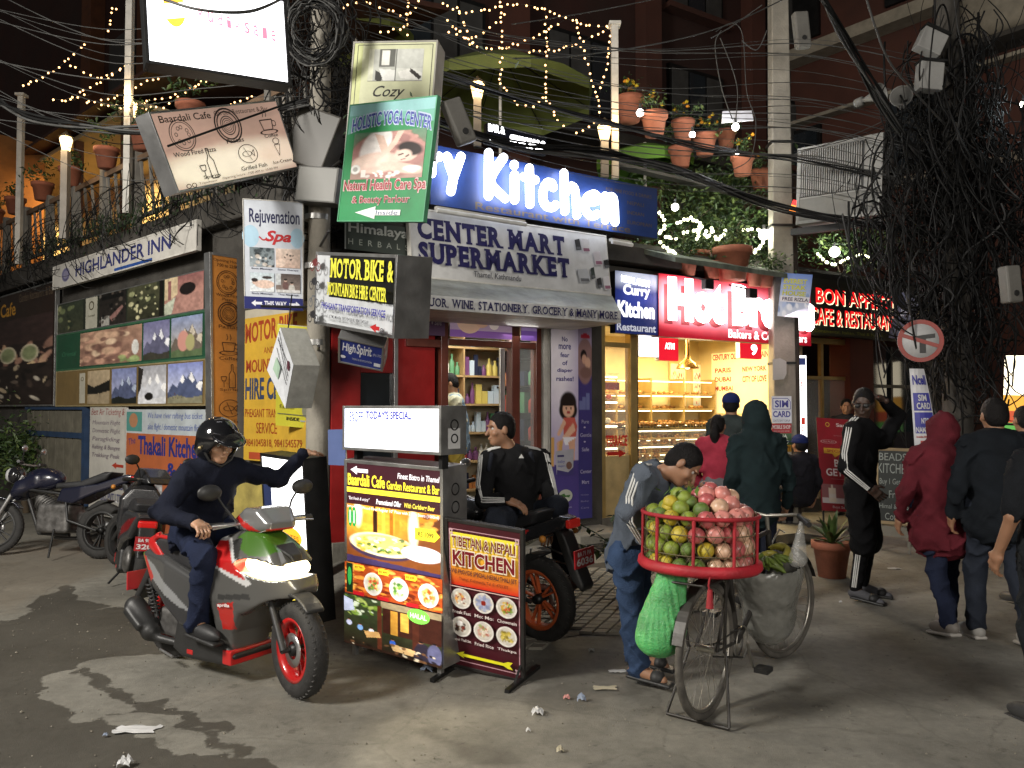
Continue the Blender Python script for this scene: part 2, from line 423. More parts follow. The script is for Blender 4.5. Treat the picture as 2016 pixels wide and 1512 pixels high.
class Body:
 def __init__(s): s.p = []
 def _a(s, fn, lo, hi, k, op): s.p.append((fn, np.array(lo, float), np.array(hi, float), k, op)); return s
 def cap(s, a, b, ra, rb=None, k=.03, op='u'):
  a = np.array(a, float); b = np.array(b, float); rb = ra if rb is None else rb; ab = b - a; L2 = float(ab @ ab) + 1e-12
  def fn(P):
   t = np.clip((P - a) @ ab / L2, 0, 1); return np.linalg.norm(P - a - t[..., None] * ab, axis=-1) - (ra + (rb - ra) * t)
  m = max(ra, rb); return s._a(fn, np.minimum(a, b) - m, np.maximum(a, b) + m, k, op)
 def ecap(s, a, b, A, B, side=(1, 0, 0), k=.04, op='u'):
  """tapered limb of elliptic section: half widths A at a and B at b, (along side, across it)"""
  a = np.array(a, float); b = np.array(b, float); ab = b - a; L2 = float(ab @ ab); n = ab / math.sqrt(L2)
  sd = np.array(side, float); sd = sd - n * (sd @ n); sd /= np.linalg.norm(sd); up = np.cross(n, sd)
  def fn(P):
   q = P - a; t0 = q @ ab / L2; t = np.clip(t0, 0, 1); w = A[0] + (B[0] - A[0]) * t; d = A[1] + (B[1] - A[1]) * t
   e = (t0 - t) * math.sqrt(L2); mn = np.minimum(w, d)
   return (np.sqrt((q @ sd / w) ** 2 + (q @ up / d) ** 2 + (e / mn) ** 2) - 1) * mn
  m = max(*A, *B); return s._a(fn, np.minimum(a, b) - m, np.maximum(a, b) + m, k, op)
 def ell(s, c, r, rot=None, k=.03, op='u'):
  c = np.array(c, float); r = np.array(r, float); Rm = np.array(rot) if rot is not None else np.eye(3)
  def fn(P):
   q = (P - c) @ Rm; k0 = np.linalg.norm(q / r, axis=-1); k1 = np.linalg.norm(q / (r * r), axis=-1) + 1e-9
   return k0 * (k0 - 1) / k1
  m = r.max(); return s._a(fn, c - m, c + m, k, op)
 def box(s, c, h, rad=.01, rot=None, k=.01, op='u'):
  c = np.array(c, float); h = np.array(h, float); Rm = np.array(rot) if rot is not None else np.eye(3)
  def fn(P):
   q = np.abs((P - c) @ Rm) - (h - rad)
   return np.linalg.norm(np.maximum(q, 0), axis=-1) + np.minimum(q.max(-1), 0) - rad
  m = np.linalg.norm(h); m = h if rot is None else np.array([m] * 3); return s._a(fn, c - m, c + m, k, op)
 def slab(s, poly, hw, rad=.015, yc=0., k=.01, op='u', taper=None):
  """outline in xz with half width hw in y; hw may be a function of (x, z)"""
  poly = np.array(poly, float)
  def fn(P):
   x, z = P[..., 0], P[..., 2]; d = np.full(x.shape, 1e9); ins = np.zeros(x.shape, bool); n = len(poly)
   for i in range(n):
    a = poly[i]; b = poly[(i + 1) % n]; e = b - a; t = np.clip(((x - a[0]) * e[0] + (z - a[1]) * e[1]) / (e @ e), 0, 1)
    d = np.minimum(d, (x - a[0] - t * e[0]) ** 2 + (z - a[1] - t * e[1]) ** 2)
    if a[1] != b[1]: ins ^= ((z > min(a[1], b[1])) & (z <= max(a[1], b[1])) & (x < (z - a[1]) * e[0] / e[1] + a[0]))
   d = np.sqrt(d); d = np.where(ins, -d, d)
   w = hw(x, z) if callable(hw) else hw
   q0 = d + rad; q1 = np.abs(P[..., 1] - yc) - (w - rad)
   return np.minimum(np.maximum(q0, q1), 0) + np.sqrt(np.maximum(q0, 0) ** 2 + np.maximum(q1, 0) ** 2) - rad
  mw = .45 if callable(hw) else hw
  return s._a(fn, (poly[:, 0].min(), yc - mw, poly[:, 1].min()), (poly[:, 0].max(), yc + mw, poly[:, 1].max()), k, op)
 def mesh(s, h=.012, wrinkle=0., wfreq=14., bias=0.):
  pad = 3 * h
  lo = np.min([p[1] for p in s.p if p[4] == 'u'], 0) - pad; hi = np.max([p[2] for p in s.p if p[4] == 'u'], 0) + pad
  n = np.maximum(np.ceil((hi - lo) / h).astype(int) + 1, 4)
  ax = [lo[i] + h * np.arange(n[i]) for i in range(3)]
  f = np.full(n, .5)
  for fn, a, b, k, op in s.p:
   m = k * 1.5 + 2.5 * h
   i0 = np.maximum(0, np.floor((a - m - lo) / h).astype(int)); i1 = np.minimum(n, np.ceil((b + m - lo) / h).astype(int) + 1)
   if (i1 <= i0).any(): continue
   sl = tuple(slice(i0[j], i1[j]) for j in range(3))
   P = np.stack(np.meshgrid(*[ax[j][sl[j]] for j in range(3)], indexing='ij'), -1)
   d = fn(P); g = f[sl]
   if op == 'u':
    hh = np.maximum(k - np.abs(g - d), 0) / k if k > 0 else 0
    f[sl] = np.minimum(g, d) - hh * hh * k * .25
   else:
    d = -d; hh = np.maximum(k - np.abs(g - d), 0) / k if k > 0 else 0
    f[sl] = np.maximum(g, d) + hh * hh * k * .25
  if wrinkle > 0:
   P = np.stack(np.meshgrid(*ax, indexing='ij'), -1) * wfreq
   a, b, c = P[..., 0], P[..., 1], P[..., 2]
   u = c * 1.15 + 1.6 * np.sin(a * .9 + .8 * b + 1.3 * np.sin(c * .45)) + .9 * np.sin(b * 1.7 - a * .6); v_ = c * .8 - a * 1.2 + 1.4 * np.sin(b * 1.1 + c * .6)
   g_ = np.clip(.5 + .9 * np.sin(a * .7 + 2 * np.sin(c * .37)) * np.sin(b * .6 + c * .5 + 1), .15, 1)
   f = f - wrinkle * (g_ * ((1 - np.abs(np.sin(u))) ** 2 * 1.6 + (1 - np.abs(np.sin(v_))) ** 3 * .9 - .6) + .25 * np.sin(2.9 * a + c) * np.sin(3.1 * c - b))
  f = f + bias
  return surface_nets(f, lo, h)
def surface_nets(f, lo, h):
 nx, ny, nz = f.shape; s = f < 0
 C = [(i, j, k) for i in (0, 1) for j in (0, 1) for k in (0, 1)]
 sub = lambda A, i, j, k: A[i:nx - 1 + i, j:ny - 1 + j, k:nz - 1 + k]
 cnt = sum(sub(s, *c).astype(np.int8) for c in C)
 act = (cnt > 0) & (cnt < 8); idx = np.full(act.shape, -1, np.int64); I, J, K = np.nonzero(act); N = len(I); idx[I, J, K] = np.arange(N)
 acc = np.zeros((N, 3)); w = np.zeros(N)
 for a in C:
  for ax in range(3):
   if a[ax]: continue
   b = list(a); b[ax] = 1
   fa = f[I + a[0], J + a[1], K + a[2]]; fb = f[I + b[0], J + b[1], K + b[2]]; m = (fa < 0) != (fb < 0)
   t = np.where(m, fa / np.where(m, fa - fb, 1), 0); p = np.tile(np.array(a, float), (N, 1)); p[:, ax] = t
   acc[m] += p[m]; w[m] += 1
 V = (np.stack([I, J, K], 1) + acc / w[:, None]) * h + lo
 Q = []
 for ax in range(3):
  o = [np.s_[:]] * 3; a1, a2 = [q for q in range(3) if q != ax]
  sa = [slice(1, -1)] * 3; sa[ax] = slice(0, -1); sb = list(sa); sb[ax] = slice(1, None)
  A = s[tuple(sa)]; B = s[tuple(sb)]; m = A != B; E = np.stack(np.nonzero(m), 1); E[:, a1] += 1; E[:, a2] += 1
  if not len(E): continue
  def cell(d1, d2):
   e = E.copy(); e[:, a1] -= d1; e[:, a2] -= d2; return idx[e[:, 0], e[:, 1], e[:, 2]]
  q = np.stack([cell(1, 1), cell(0, 1), cell(0, 0), cell(1, 0)], 1)
  flip = A[m] if ax != 1 else ~A[m]
  q[~flip] = q[~flip][:, ::-1]; Q.append(q)
 return V, np.concatenate(Q) if Q else np.zeros((0, 4), int)
def body_obj(parts, name, mat, parent=None, colfn=None, label=None, smooth=True):
 """parts: list of (V, F) joined as one mesh object"""
 if not isinstance(parts, list): parts = [parts]
 Vs, Fs, b = [], [], 0
 for V, Fc in parts: Vs.append(V); Fs.append(Fc + b); b += len(V)
 V = np.concatenate(Vs); me = mesh_np(name, V, np.concatenate(Fs), smooth); me.materials.append(mat)
 if colfn is not None:
  c = np.ones((len(V), 4)); c[:, :3] = colfn(V); ca = me.color_attributes.new('Col', 'FLOAT_COLOR', 'POINT'); ca.data.foreach_set('color', c.ravel())
 o = bpy.data.objects.new(name, me); COL.objects.link(o)
 if parent is not None: o.parent = parent
 return tag(o, label)
def rotm(ax, ay, az): return Euler((ax, ay, az)).to_matrix()
def poly_mask(X, Y, pts):
 m = np.zeros(X.shape, bool); n = len(pts); d2 = np.full(X.shape, 1e9)
 for i in range(n):
  x1, y1 = pts[i][:2]; x2, y2 = pts[(i + 1) % n][:2]
  if y1 != y2: m ^= ((Y > min(y1, y2)) & (Y <= max(y1, y2)) & (X < (Y - y1) * (x2 - x1) / (y2 - y1) + x1))
  ex, ey = x2 - x1, y2 - y1; t = np.clip(((X - x1) * ex + (Y - y1) * ey) / (ex * ex + ey * ey + 1e-9), 0, 1)
  d2 = np.minimum(d2, (X - x1 - t * ex) ** 2 + (Y - y1 - t * ey) ** 2)
 d = np.sqrt(d2); return np.where(m, d, -d)
def seg_mask(X, Y, pts, w):
 d = np.full(X.shape, 1e9)
 for a, b in zip(pts, pts[1:]):
  ex, ey = b[0] - a[0], b[1] - a[1]; t = np.clip(((X - a[0]) * ex + (Y - a[1]) * ey) / (ex * ex + ey * ey), 0, 1)
  d = np.minimum(d, np.hypot(X - a[0] - t * ex, Y - a[1] - t * ey))
 return w - d
def vnoise(X, Y, cell, seed):
 r = np.random.RandomState(seed); n = r.rand(256, 256)
 x = X / cell + 100; y = Y / cell + 100; i = np.floor(x).astype(int); j = np.floor(y).astype(int); fx = x - i; fy = y - j
 fx = fx * fx * (3 - 2 * fx); fy = fy * fy * (3 - 2 * fy); i %= 255; j %= 255
 return n[i, j] * (1 - fx) * (1 - fy) + n[i + 1, j] * fx * (1 - fy) + n[i, j + 1] * (1 - fx) * fy + n[i + 1, j + 1] * fx * fy
def ground_material():
 m = bpy.data.materials.new('worn_asphalt'); m.use_nodes = True; t = m.node_tree; N = t.nodes; L = t.links; b = N['Principled BSDF']
 tc = N.new('ShaderNodeTexCoord'); at_ = N.new('ShaderNodeAttribute'); at_.attribute_name = 'Col'
 def noise(sc, det=6, ro=.6):
  n = N.new('ShaderNodeTexNoise'); n.inputs['Scale'].default_value = sc; n.inputs['Detail'].default_value = det; n.inputs['Roughness'].default_value = ro
  L.new(tc.outputs['Object'], n.inputs['Vector']); return n
 n1 = noise(1.1, 8, .65); n2 = noise(14, 6, .7); n3 = noise(220, 3, .6)
 r1 = N.new('ShaderNodeValToRGB'); e = r1.color_ramp.elements
 e[0].position = .3; e[0].color = (.118, .112, .095, 1); e[1].position = .68; e[1].color = (.25, .238, .203, 1)
 x = e.new(.5); x.color = (.187, .178, .152, 1)
 L.new(n1.outputs['Fac'], r1.inputs['Fac'])
 r2 = N.new('ShaderNodeMapRange'); r2.inputs['From Min'].default_value = .3; r2.inputs['From Max'].default_value = .75; r2.inputs['To Min'].default_value = .8; r2.inputs['To Max'].default_value = 1.15
 L.new(n2.outputs['Fac'], r2.inputs['Value'])
 r3 = N.new('ShaderNodeMapRange'); r3.inputs['To Min'].default_value = .82; r3.inputs['To Max'].default_value = 1.18; L.new(n3.outputs['Fac'], r3.inputs['Value'])
 mm = N.new('ShaderNodeMath'); mm.operation = 'MULTIPLY'; L.new(r2.outputs[0], mm.inputs[0]); L.new(r3.outputs[0], mm.inputs[1])
 vs = N.new('ShaderNodeVectorMath'); vs.operation = 'SCALE'; L.new(r1.outputs[0], vs.inputs[0]); L.new(mm.outputs[0], vs.inputs['Scale'])
 sp = N.new('ShaderNodeSeparateColor'); L.new(at_.outputs['Color'], sp.inputs[0])
 # wet: red channel, dust: green, stains and painted shadows: blue, small dark spots: from noise
 mw = N.new('ShaderNodeMix'); mw.data_type = 'RGBA'; mw.inputs['B'].default_value = (.03, .026, .02, 1)
 ne = noise(9, 10, .72); nm = N.new('ShaderNodeMath'); nm.operation = 'MULTIPLY_ADD'; nm.inputs[1].default_value = .9; L.new(ne.outputs['Fac'], nm.inputs[0]); L.new(sp.outputs[0], nm.inputs[2])
 wr_ = N.new('ShaderNodeMapRange'); wr_.interpolation_type = 'SMOOTHSTEP'; wr_.inputs['From Min'].default_value = .9; wr_.inputs['From Max'].default_value = 1.02; wr_.inputs['To Max'].default_value = .76; L.new(nm.outputs[0], wr_.inputs['Value'])
 fw = N.new('ShaderNodeMath'); fw.operation = 'MAXIMUM'; L.new(wr_.outputs[0], fw.inputs[0]); L.new(sp.outputs[2], fw.inputs[1])
 L.new(fw.outputs[0], mw.inputs['Factor']); L.new(vs.outputs[0], mw.inputs['A'])
 sn = noise(3.3, 7, .75); ss = N.new('ShaderNodeMapRange'); ss.inputs['From Min'].default_value = .6; ss.inputs['From Max'].default_value = .68; ss.inputs['To Max'].default_value = .5
 L.new(sn.outputs['Fac'], ss.inputs['Value'])
 m2 = N.new('ShaderNodeMix'); m2.data_type = 'RGBA'; m2.inputs['B'].default_value = (.05, .045, .036, 1); L.new(ss.outputs[0], m2.inputs['Factor']); L.new(mw.outputs['Result'], m2.inputs['A'])
 m3 = N.new('ShaderNodeMix'); m3.data_type = 'RGBA'; m3.inputs['B'].default_value = (.19, .16, .12, 1); L.new(sp.outputs[1], m3.inputs['Factor']); L.new(m2.outputs['Result'], m3.inputs['A'])
 vd = N.new('ShaderNodeVectorMath'); vd.operation = 'MULTIPLY_ADD'; vd.inputs[1].default_value = (.35, .35, .35); L.new(n1.outputs['Color'], vd.inputs[0]); L.new(tc.outputs['Object'], vd.inputs[2])
 vo = N.new('ShaderNodeTexVoronoi'); vo.feature = 'DISTANCE_TO_EDGE'; vo.inputs['Scale'].default_value = .9; L.new(vd.outputs[0], vo.inputs['Vector'])
 vr = N.new('ShaderNodeMapRange'); vr.inputs['From Max'].default_value = .012; vr.inputs['To Min'].default_value = .38; vr.inputs['To Max'].default_value = 0; L.new(vo.outputs['Distance'], vr.inputs['Value'])
 cm = N.new('ShaderNodeMath'); cm.operation = 'MULTIPLY'; L.new(vr.outputs[0], cm.inputs[0]); L.new(n1.outputs['Fac'], cm.inputs[1])
 m4 = N.new('ShaderNodeMix'); m4.data_type = 'RGBA'; m4.inputs['B'].default_value = (.03, .027, .022, 1); L.new(cm.outputs[0], m4.inputs['Factor']); L.new(m3.outputs['Result'], m4.inputs['A'])
 sv = N.new('ShaderNodeTexVoronoi'); sv.inputs['Scale'].default_value = 7; L.new(vd.outputs[0], sv.inputs['Vector']); sr_ = N.new('ShaderNodeMapRange'); sr_.inputs['From Min'].default_value = .06; sr_.inputs['From Max'].default_value = .1; sr_.inputs['To Min'].default_value = .45; sr_.inputs['To Max'].default_value = 0; L.new(sv.outputs['Distance'], sr_.inputs['Value'])
 m5 = N.new('ShaderNodeMix'); m5.data_type = 'RGBA'; m5.inputs['B'].default_value = (.05, .045, .04, 1); L.new(sr_.outputs[0], m5.inputs['Factor']); L.new(m4.outputs['Result'], m5.inputs['A'])
 L.new(m5.outputs['Result'], b.inputs['Base Color'])
 rg = N.new('ShaderNodeMapRange'); rg.inputs['To Min'].default_value = .86; rg.inputs['To Max'].default_value = .5; L.new(fw.outputs[0], rg.inputs['Value']); L.new(rg.outputs[0], b.inputs['Roughness'])
 b.inputs['Specular IOR Level'].default_value = .35
 bp = N.new('ShaderNodeBump'); bp.inputs['Strength'].default_value = .55; bp.inputs['Distance'].default_value = .006
 ad = N.new('ShaderNodeMath'); ad.operation = 'ADD'; L.new(n3.outputs['Fac'], ad.inputs[0]); L.new(n2.outputs['Fac'], ad.inputs[1])
 L.new(ad.outputs[0], bp.inputs['Height']); L.new(bp.outputs[0], b.inputs['Normal'])
 return m
GM = ground_material()
def make_ground():
 h = .034; xs = np.arange(-9, 11, h); ys = np.arange(.8, 17, h); X, Y = np.meshgrid(xs, ys)
 jx = X + .13 * (vnoise(X, Y, .16, 1) - .5) + .16 * (vnoise(X, Y, .7, 2) - .5) + .05 * (vnoise(X, Y, .08, 9) - .5)
 jy = Y + .13 * (vnoise(X, Y, .16, 3) - .5) + .16 * (vnoise(X, Y, .7, 4) - .5) + .05 * (vnoise(X, Y, .08, 8) - .5)
 G = lambda L_: [tuple(ground(u, v))[:2] for u, v in L_]
 A = G([(-700, 1260), (0, 1222), (60, 1185), (120, 1150), (210, 1195), (300, 1205), (350, 1290), (290, 1292), (178, 1305), (99, 1330), (79, 1354), (115, 1394), (159, 1426), (222, 1418),
     (254, 1454), (310, 1454), (333, 1477), (508, 1485), (560, 1540), (600, 1800), (-600, 2200), (-1500, 1500)])
 wet = np.maximum(poly_mask(jx, jy, A), seg_mask(jx, jy, G([(143, 1327), (205, 1352), (320, 1402), (450, 1432)]), .045))
 wet = np.maximum(wet, seg_mask(jx, jy, G([(300, 1396), (400, 1440), (480, 1478)]), .035))
 wet = np.maximum(wet, seg_mask(jx, jy, G([(222, 1413), (330, 1398)]), .022))
 wet = np.maximum(wet, seg_mask(jx, jy, G([(430, 1315), (500, 1330), (560, 1340)]), .02))
 w = np.clip(wet / .16 + .5, 0, 1); stain_shade = w * 0; _u = (.72 + .35 * vnoise(X, Y, .4, 21)) - np.clip((vnoise(X, Y, .28, 22) - .74) * 9, 0, .6) * np.clip(wet / .1, 0, 1)
 for pts, wd, al in (([(860, 1450), (920, 1480), (960, 1500)], .04, .5), ([(780, 1385), (800, 1400)], .02, .4), ([(1700, 1210), (2016, 1180)], .25, .2), ([(1060, 1330), (1160, 1300), (1240, 1340), (1100, 1380)], .2, .35),  # last stroke here paints the cast shadow behind the kitchen board
      ([(-100, 1120), (20, 1110)], .1, .3), ([(640, 1330), (700, 1330), (745, 1318)], .13, .35)):  # last stroke paints the shadow of the scooter's front wheel
  stain_shade = np.maximum(stain_shade, np.clip(seg_mask(jx, jy, G(pts), wd) / .06 + .5, 0, 1) * al)
 dust = np.clip(poly_mask(jx, jy, G([(330, 1265), (480, 1240), (620, 1262), (640, 1300), (560, 1332), (440, 1310), (340, 1300)])) / .15, 0, 1) * .55
 dust = np.maximum(dust, np.clip(poly_mask(jx, jy, G([(-200, 1180), (-100, 1080), (200, 1075), (220, 1130), (120, 1160), (0, 1215)])) / .2, 0, 1) * .5)
 off = (X - P0.x) * NR.x + (Y - P0.y) * NR.y; s = (X - P0.x) * DR.x + (Y - P0.y) * DR.y
 sm = lambda t: np.clip(t, 0, 1) ** 2 * (3 - 2 * np.clip(t, 0, 1))
 Z = .16 * sm((2.9 - off) / 2.6) * sm((s + .4) / .8) + .006 * (vnoise(X, Y, .5, 5) - .5) + .004 * (vnoise(X, Y, .15, 6) - .5) - .004 * np.clip(w, 0, 1)
 V = np.stack([X, Y, Z], -1).reshape(-1, 3); W = len(xs); Hh = len(ys)
 I = (np.arange(Hh - 1)[:, None] * W + np.arange(W - 1)[None, :]).ravel()
 me = mesh_np('ground', V, np.stack([I, I + 1, I + W + 1, I + W], -1), True); me.materials.append(GM)
 c = np.zeros((len(V), 4)); c[:, 0] = w.ravel(); c[:, 1] = dust.ravel(); c[:, 2] = stain_shade.ravel(); c[:, 3] = 1
 ca = me.color_attributes.new('Col', 'FLOAT_COLOR', 'POINT'); ca.data.foreach_set('color', c.ravel())
 o = bpy.data.objects.new('ground', me); COL.objects.link(o); tag(o, kind='structure')
make_ground()
b = MB(); b.quad((-150, -60, -.05), (150, -60, -.05), (150, 200, -.05), (-150, 200, -.05)); struct(b, 'road', M('far_asphalt', (.1, .095, .085), .85, scale=.8))

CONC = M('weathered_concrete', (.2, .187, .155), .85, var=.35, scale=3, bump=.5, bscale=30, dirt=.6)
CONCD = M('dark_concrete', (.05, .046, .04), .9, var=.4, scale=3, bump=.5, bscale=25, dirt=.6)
PAVE = M('paver_concrete', (.2, .185, .15), .8, var=.3, scale=5, bump=.4, bscale=60, dirt=.45)
STEEL = M('galvanised_steel', (.35, .35, .34), .4, .8, var=.2, scale=8, dirt=.3)
DARKM = M('black_metal', (.02, .02, .02), .45, .6, var=.2)
BLACK = M('black_plastic', (.018, .018, .018), .5, 0, var=.25, dirt=.1)
RUBBER = M('cable_rubber', (.007, .007, .007), .6, 0, var=.3, spec=.2)
RUBGREY = M('cable_grey', (.06, .06, .058), .55, 0, var=.3, spec=.3)
WHITEP = M('dirty_white_paint', (.62, .6, .55), .55, 0, var=.12, dirt=.4)
BRICKM = M('terracotta', (.3, .1, .055), .8, 0, var=.25, scale=8, bump=.3, dirt=.3)
ALUM = M('aluminium', (.5, .5, .5), .35, .9, var=.1, scale=6, dirt=.25)

# pavement of small set blocks in front of the shops
def make_pavement():
 # bed under the blocks, following the slope
 bed = MB(); n = 18
 for i in range(n):
  o0 = 1.25 + (2.8 - 1.25) * i / n; o1 = 1.25 + (2.8 - 1.25) * (i + 1) / n
  z0 = walk_z(*RP(2, o0, 0)[:2]) + .006; z1 = walk_z(*RP(2, o1, 0)[:2]) + .006
  bed.quad(RP(.5, o1, z1), RP(3.2, o1, z1), RP(3.2, o0, z0), RP(.5, o0, z0))
 pv = struct(bed, 'pavement', M('paver_bed', (.05, .045, .036), .95))
 p = .118; cand = []
 for i in range(-60, 90):
  for j in range(-60, 90):
   s = 2 + (i + j) * p * .72; o = 1.6 + (i - j) * p * .5
   lim = 2.85 + .1 * math.sin(s * 5) + .08 * math.sin(s * 11)
   if .5 < s < 3.1 + .25 * math.sin(o * 7) and 1.3 + .15 * math.sin(s * 3) < o < lim: cand.append((s, o))
 cand.sort(key=lambda c: RP(c[0], c[1], 0).y)
 me = None; rest = MB()
 def block(mb, M4):
  a, c, t = p * .72 - .007, p * .5 - .006, .018
  lo = [(-a, 0), (0, -c), (a, 0), (0, c)]; vs = [(x, y, 0) for x, y in lo] + [(x * .93, y * .93, t) for x, y in lo]
  vs = [M4 @ Vector(v) for v in vs]
  mb.add(vs, [(0, 1, 5, 4), (1, 2, 6, 5), (2, 3, 7, 6), (3, 0, 4, 7), (4, 5, 6, 7)], PAVE)
 first = None
 for k, (s, o) in enumerate(cand):
  w = RP(s, o, 0); w.z = walk_z(w.x, w.y) + .004 + random.uniform(-.003, .003)
  M4 = Matrix.Translation(w) @ Matrix.Rotation(AR, 4, 'Z') @ Matrix.Rotation(random.uniform(-.03, .03), 4, 'X')
  if k < 290:
   if first is None:
    mb = MB(); block(mb, Matrix.Identity(4)); first = mb.build('paver', PAVE, pv); first.matrix_world = M4
   else:
    c = first.copy(); COL.objects.link(c); c.parent = pv; c.matrix_local = M4
  else: block(rest, M4)
 if rest.v: rest.build('pavers_beyond', PAVE, pv, kind='stuff')
make_pavement()
def at_walk(s, off, dz=0):
 w = RP(s, off, 0); w.z = walk_z(w.x, w.y) + dz; return w
def on_walk(u, v):
 z = 0
 for _ in range(6):
  g = ground(u, v, z); z = walk_z(g.x, g.y)
 return g

bld = thing('shop_building', 'long corner building with lit shops below and a planted roof terrace above', 'building', FR)
WOODR = M('red_brown_frame', (.13, .035, .022), .4, 0, var=.15, scale=10, coat=.2)
REDP = M('red_panel', (.32, .012, .012), .35, 0, var=.15, coat=.3, dirt=.15)
GLASS = M('window_glass', (.9, .95, .95), .03, 0, var=0, bump=0, alpha=.16, spec=.8)
GLASSD = M('dark_glass', (.02, .025, .03), .08, 0, var=.1, bump=0, spec=.8)
CREAM = M('cream_wall', (.62, .52, .34), .8, var=.1, scale=3, dirt=.2)
BRASSF = M('brass_frame', (.5, .36, .14), .35, .5, var=.15)
YELLOWP = M('faded_yellow_paint', (.42, .34, .09), .85, var=.3, scale=4, bump=.3, dirt=.5)
MAROON = M('maroon_wall', (.16, .04, .028), .8, var=.2, scale=2, dirt=.3)
Bx = lambda name, lo, hi, m, bevel=.004, label=None, parent=None: MB().box(lo, hi).build(name, m, parent or bld, label, bevel=bevel)
# floor plinth and steps
Bx('floor', (.2, -.02, .02), (11.6, 4.2, .33), CONC)
sX = sR(1128, .5); 
Bx('step', (sX, -.62, .0), (sX + .72, -.02, .27), CONC, .012)
Bx('step', (sX + .74, -.42, .0), (sX + 2.6, -.02, .24), CONC, .012)
Bx('step', (1.55, -.3, .0), (sX - .03, -.02, .25), CONC, .012)
# corner pillar, slabs, back walls
Bx('pillar', (-.06, .02, 0), (.17, .62, 4.35), CONC, .012)
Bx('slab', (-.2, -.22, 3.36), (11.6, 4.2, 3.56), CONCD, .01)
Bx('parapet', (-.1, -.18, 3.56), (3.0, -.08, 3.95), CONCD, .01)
Bx('ceiling', (.2, .1, 2.72), (7.0, 4.2, 2.78), M('white_ceiling', (.7, .68, .62), .8))
Bx('wall', (.2, 4.2, 0), (11.6, 4.35, 3.4), CREAM, .004)
Bx('wall', (1.4, .15, .33), (1.46, 4.2, 2.72), CREAM)
xm1 = sR(1063) ; xp0 = sR(1085); xp1 = sR(1182); xb1 = sR(1522)
Bx('wall', (3.12, .3, .33), (3.2, 4.2, 2.72), CREAM)
Bx('pillar', (xp0 - .03, -.06, .1), (xp1 - .02, .3, 3.3), CONCD, .008)
Bx('wall', (7.0, .12, .33), (7.06, 4.1, 2.74), M('bakery_wall', (.75, .6, .3), .7, var=.08, scale=3))
Bx('jamb', (xb1 + .02, -.02, .33), (xb1 + .1, .1, 2.75), BRASSF)
Bx('jamb', (6.98, -.02, .1), (7.12, .1, 2.75), CREAM)
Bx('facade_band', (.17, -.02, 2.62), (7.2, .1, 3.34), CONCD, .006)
# red kiosk front
x0, x1 = .19, sR(868)
Bx('red_panel', (x0, .02, .3), (x0 + .3, .1, 2.6), REDP, .006)
Bx('red_panel', (x0 + .3, .02, 1.98), (sR(775), .1, 2.6), REDP, .006)
Bx('red_panel', (sR(783), .02, .3), (sR(858), .09, 2.6), REDP, .006)
Bx('kiosk_glass', (x0 + .3, .05, .9), (sR(775), .07, 1.98), GLASSD, 0)
Bx('red_panel', (x0 + .3, .03, .3), (sR(775), .1, .9), REDP, .006)
Bx('post', (sR(775), -.01, .3), (sR(783), .08, 2.6), ALUM, .004)
# supermarket front
fr = MB(); zt0, zt1 = 2.36, 2.66
for a, c, y0, y1 in ((sR(866), sR(880), -.03, .09), (sR(1005), sR(1021), -.03, .09), (sR(1053), sR(1063), -.03, .09)): fr.box((a, y0, .33), (c, y1, zt1))
m = fr.build('door_frame', WOODR, bld, bevel=.004)
fr = MB(); fr.box((sR(880), -.025, zt0 - .07), (sR(1005), .08, zt0)); fr.box((sR(1021), -.025, zt0 - .07), (sR(1053), .08, zt0)); fr.box((sR(790), -.035, zt1), (sR(1065), .1, zt1 + .06)); fr.box((sR(800), -.02, zt0 - .1), (sR(866), .07, zt0 - .02))
fr.build('transom', WOODR, bld, bevel=.004)
Bx('window_pane', (sR(1021), .02, .4), (sR(1053), .03, zt0 - .07), GLASS, 0)
# parking sliding glass door half open
Bx('door_leaf', (sR(994), .1, .34), (sR(1004), .13, zt0 - .07), ALUM, .003)
Bx('shutter_guide', (sR(1066), -.05, .28), (sR(1074), .02, 2.62), WHITEP, .004)
Bx('shutter_guide', (sR(1076), -.04, .28), (sR(1083), .03, 2.62), WHITEP, .004)
# transom posters
def banner(xa, xb, za, zb, name, label, paint, cat='poster', y=-.04, lit=0., group=None, frame=None):
 S = Sign(FR @ Matrix.Translation((xa, y, za)), xb - xa, zb - za, name, label, cat, lit=lit, depth=.012, back=ALUM, frame=frame, group=group)
 paint(S); return S.done()
def pt1(S):
 S.rect(0, 0, 1, 1, '#6d5276'); S.text('Safe', .55, .35, .85, .6, '#d8d0dd'); S.ell(.45, .5, .03, .08, '#d8d0dd')
def pt2(S):
 S.rect(0, 0, 1, 1, '#b59cb4'); S.rect(0, .72, 1, 1, '#8a5fa6')
 S.ell(.3, .35, .2, .5, '#d9b49a'); S.ell(.5, .3, .12, .3, '#d3a98e'); S.ell(.7, .45, .08, .2, '#e8d9d0')
def pt3(S):
 S.rect(0, 0, 1, 1, '#a58cc0'); S.rect(0, .6, 1, 1, '#7d58ad')
banner(sR(826), sR(872), zt0 + .02, zt1 - .01, 'transom_poster', 'dark purple poster over the shop door reading Safe', pt1)
banner(sR(882), sR(1004), zt0 + .02, zt1 - .01, 'transom_poster', 'pale pink poster of a baby over the open shop door', pt2, lit=.25)
banner(sR(1022), sR(1053), zt0 + .02, zt1 - .01, 'transom_poster', 'small violet poster over the narrow side pane of the shop door', pt3, lit=.25)

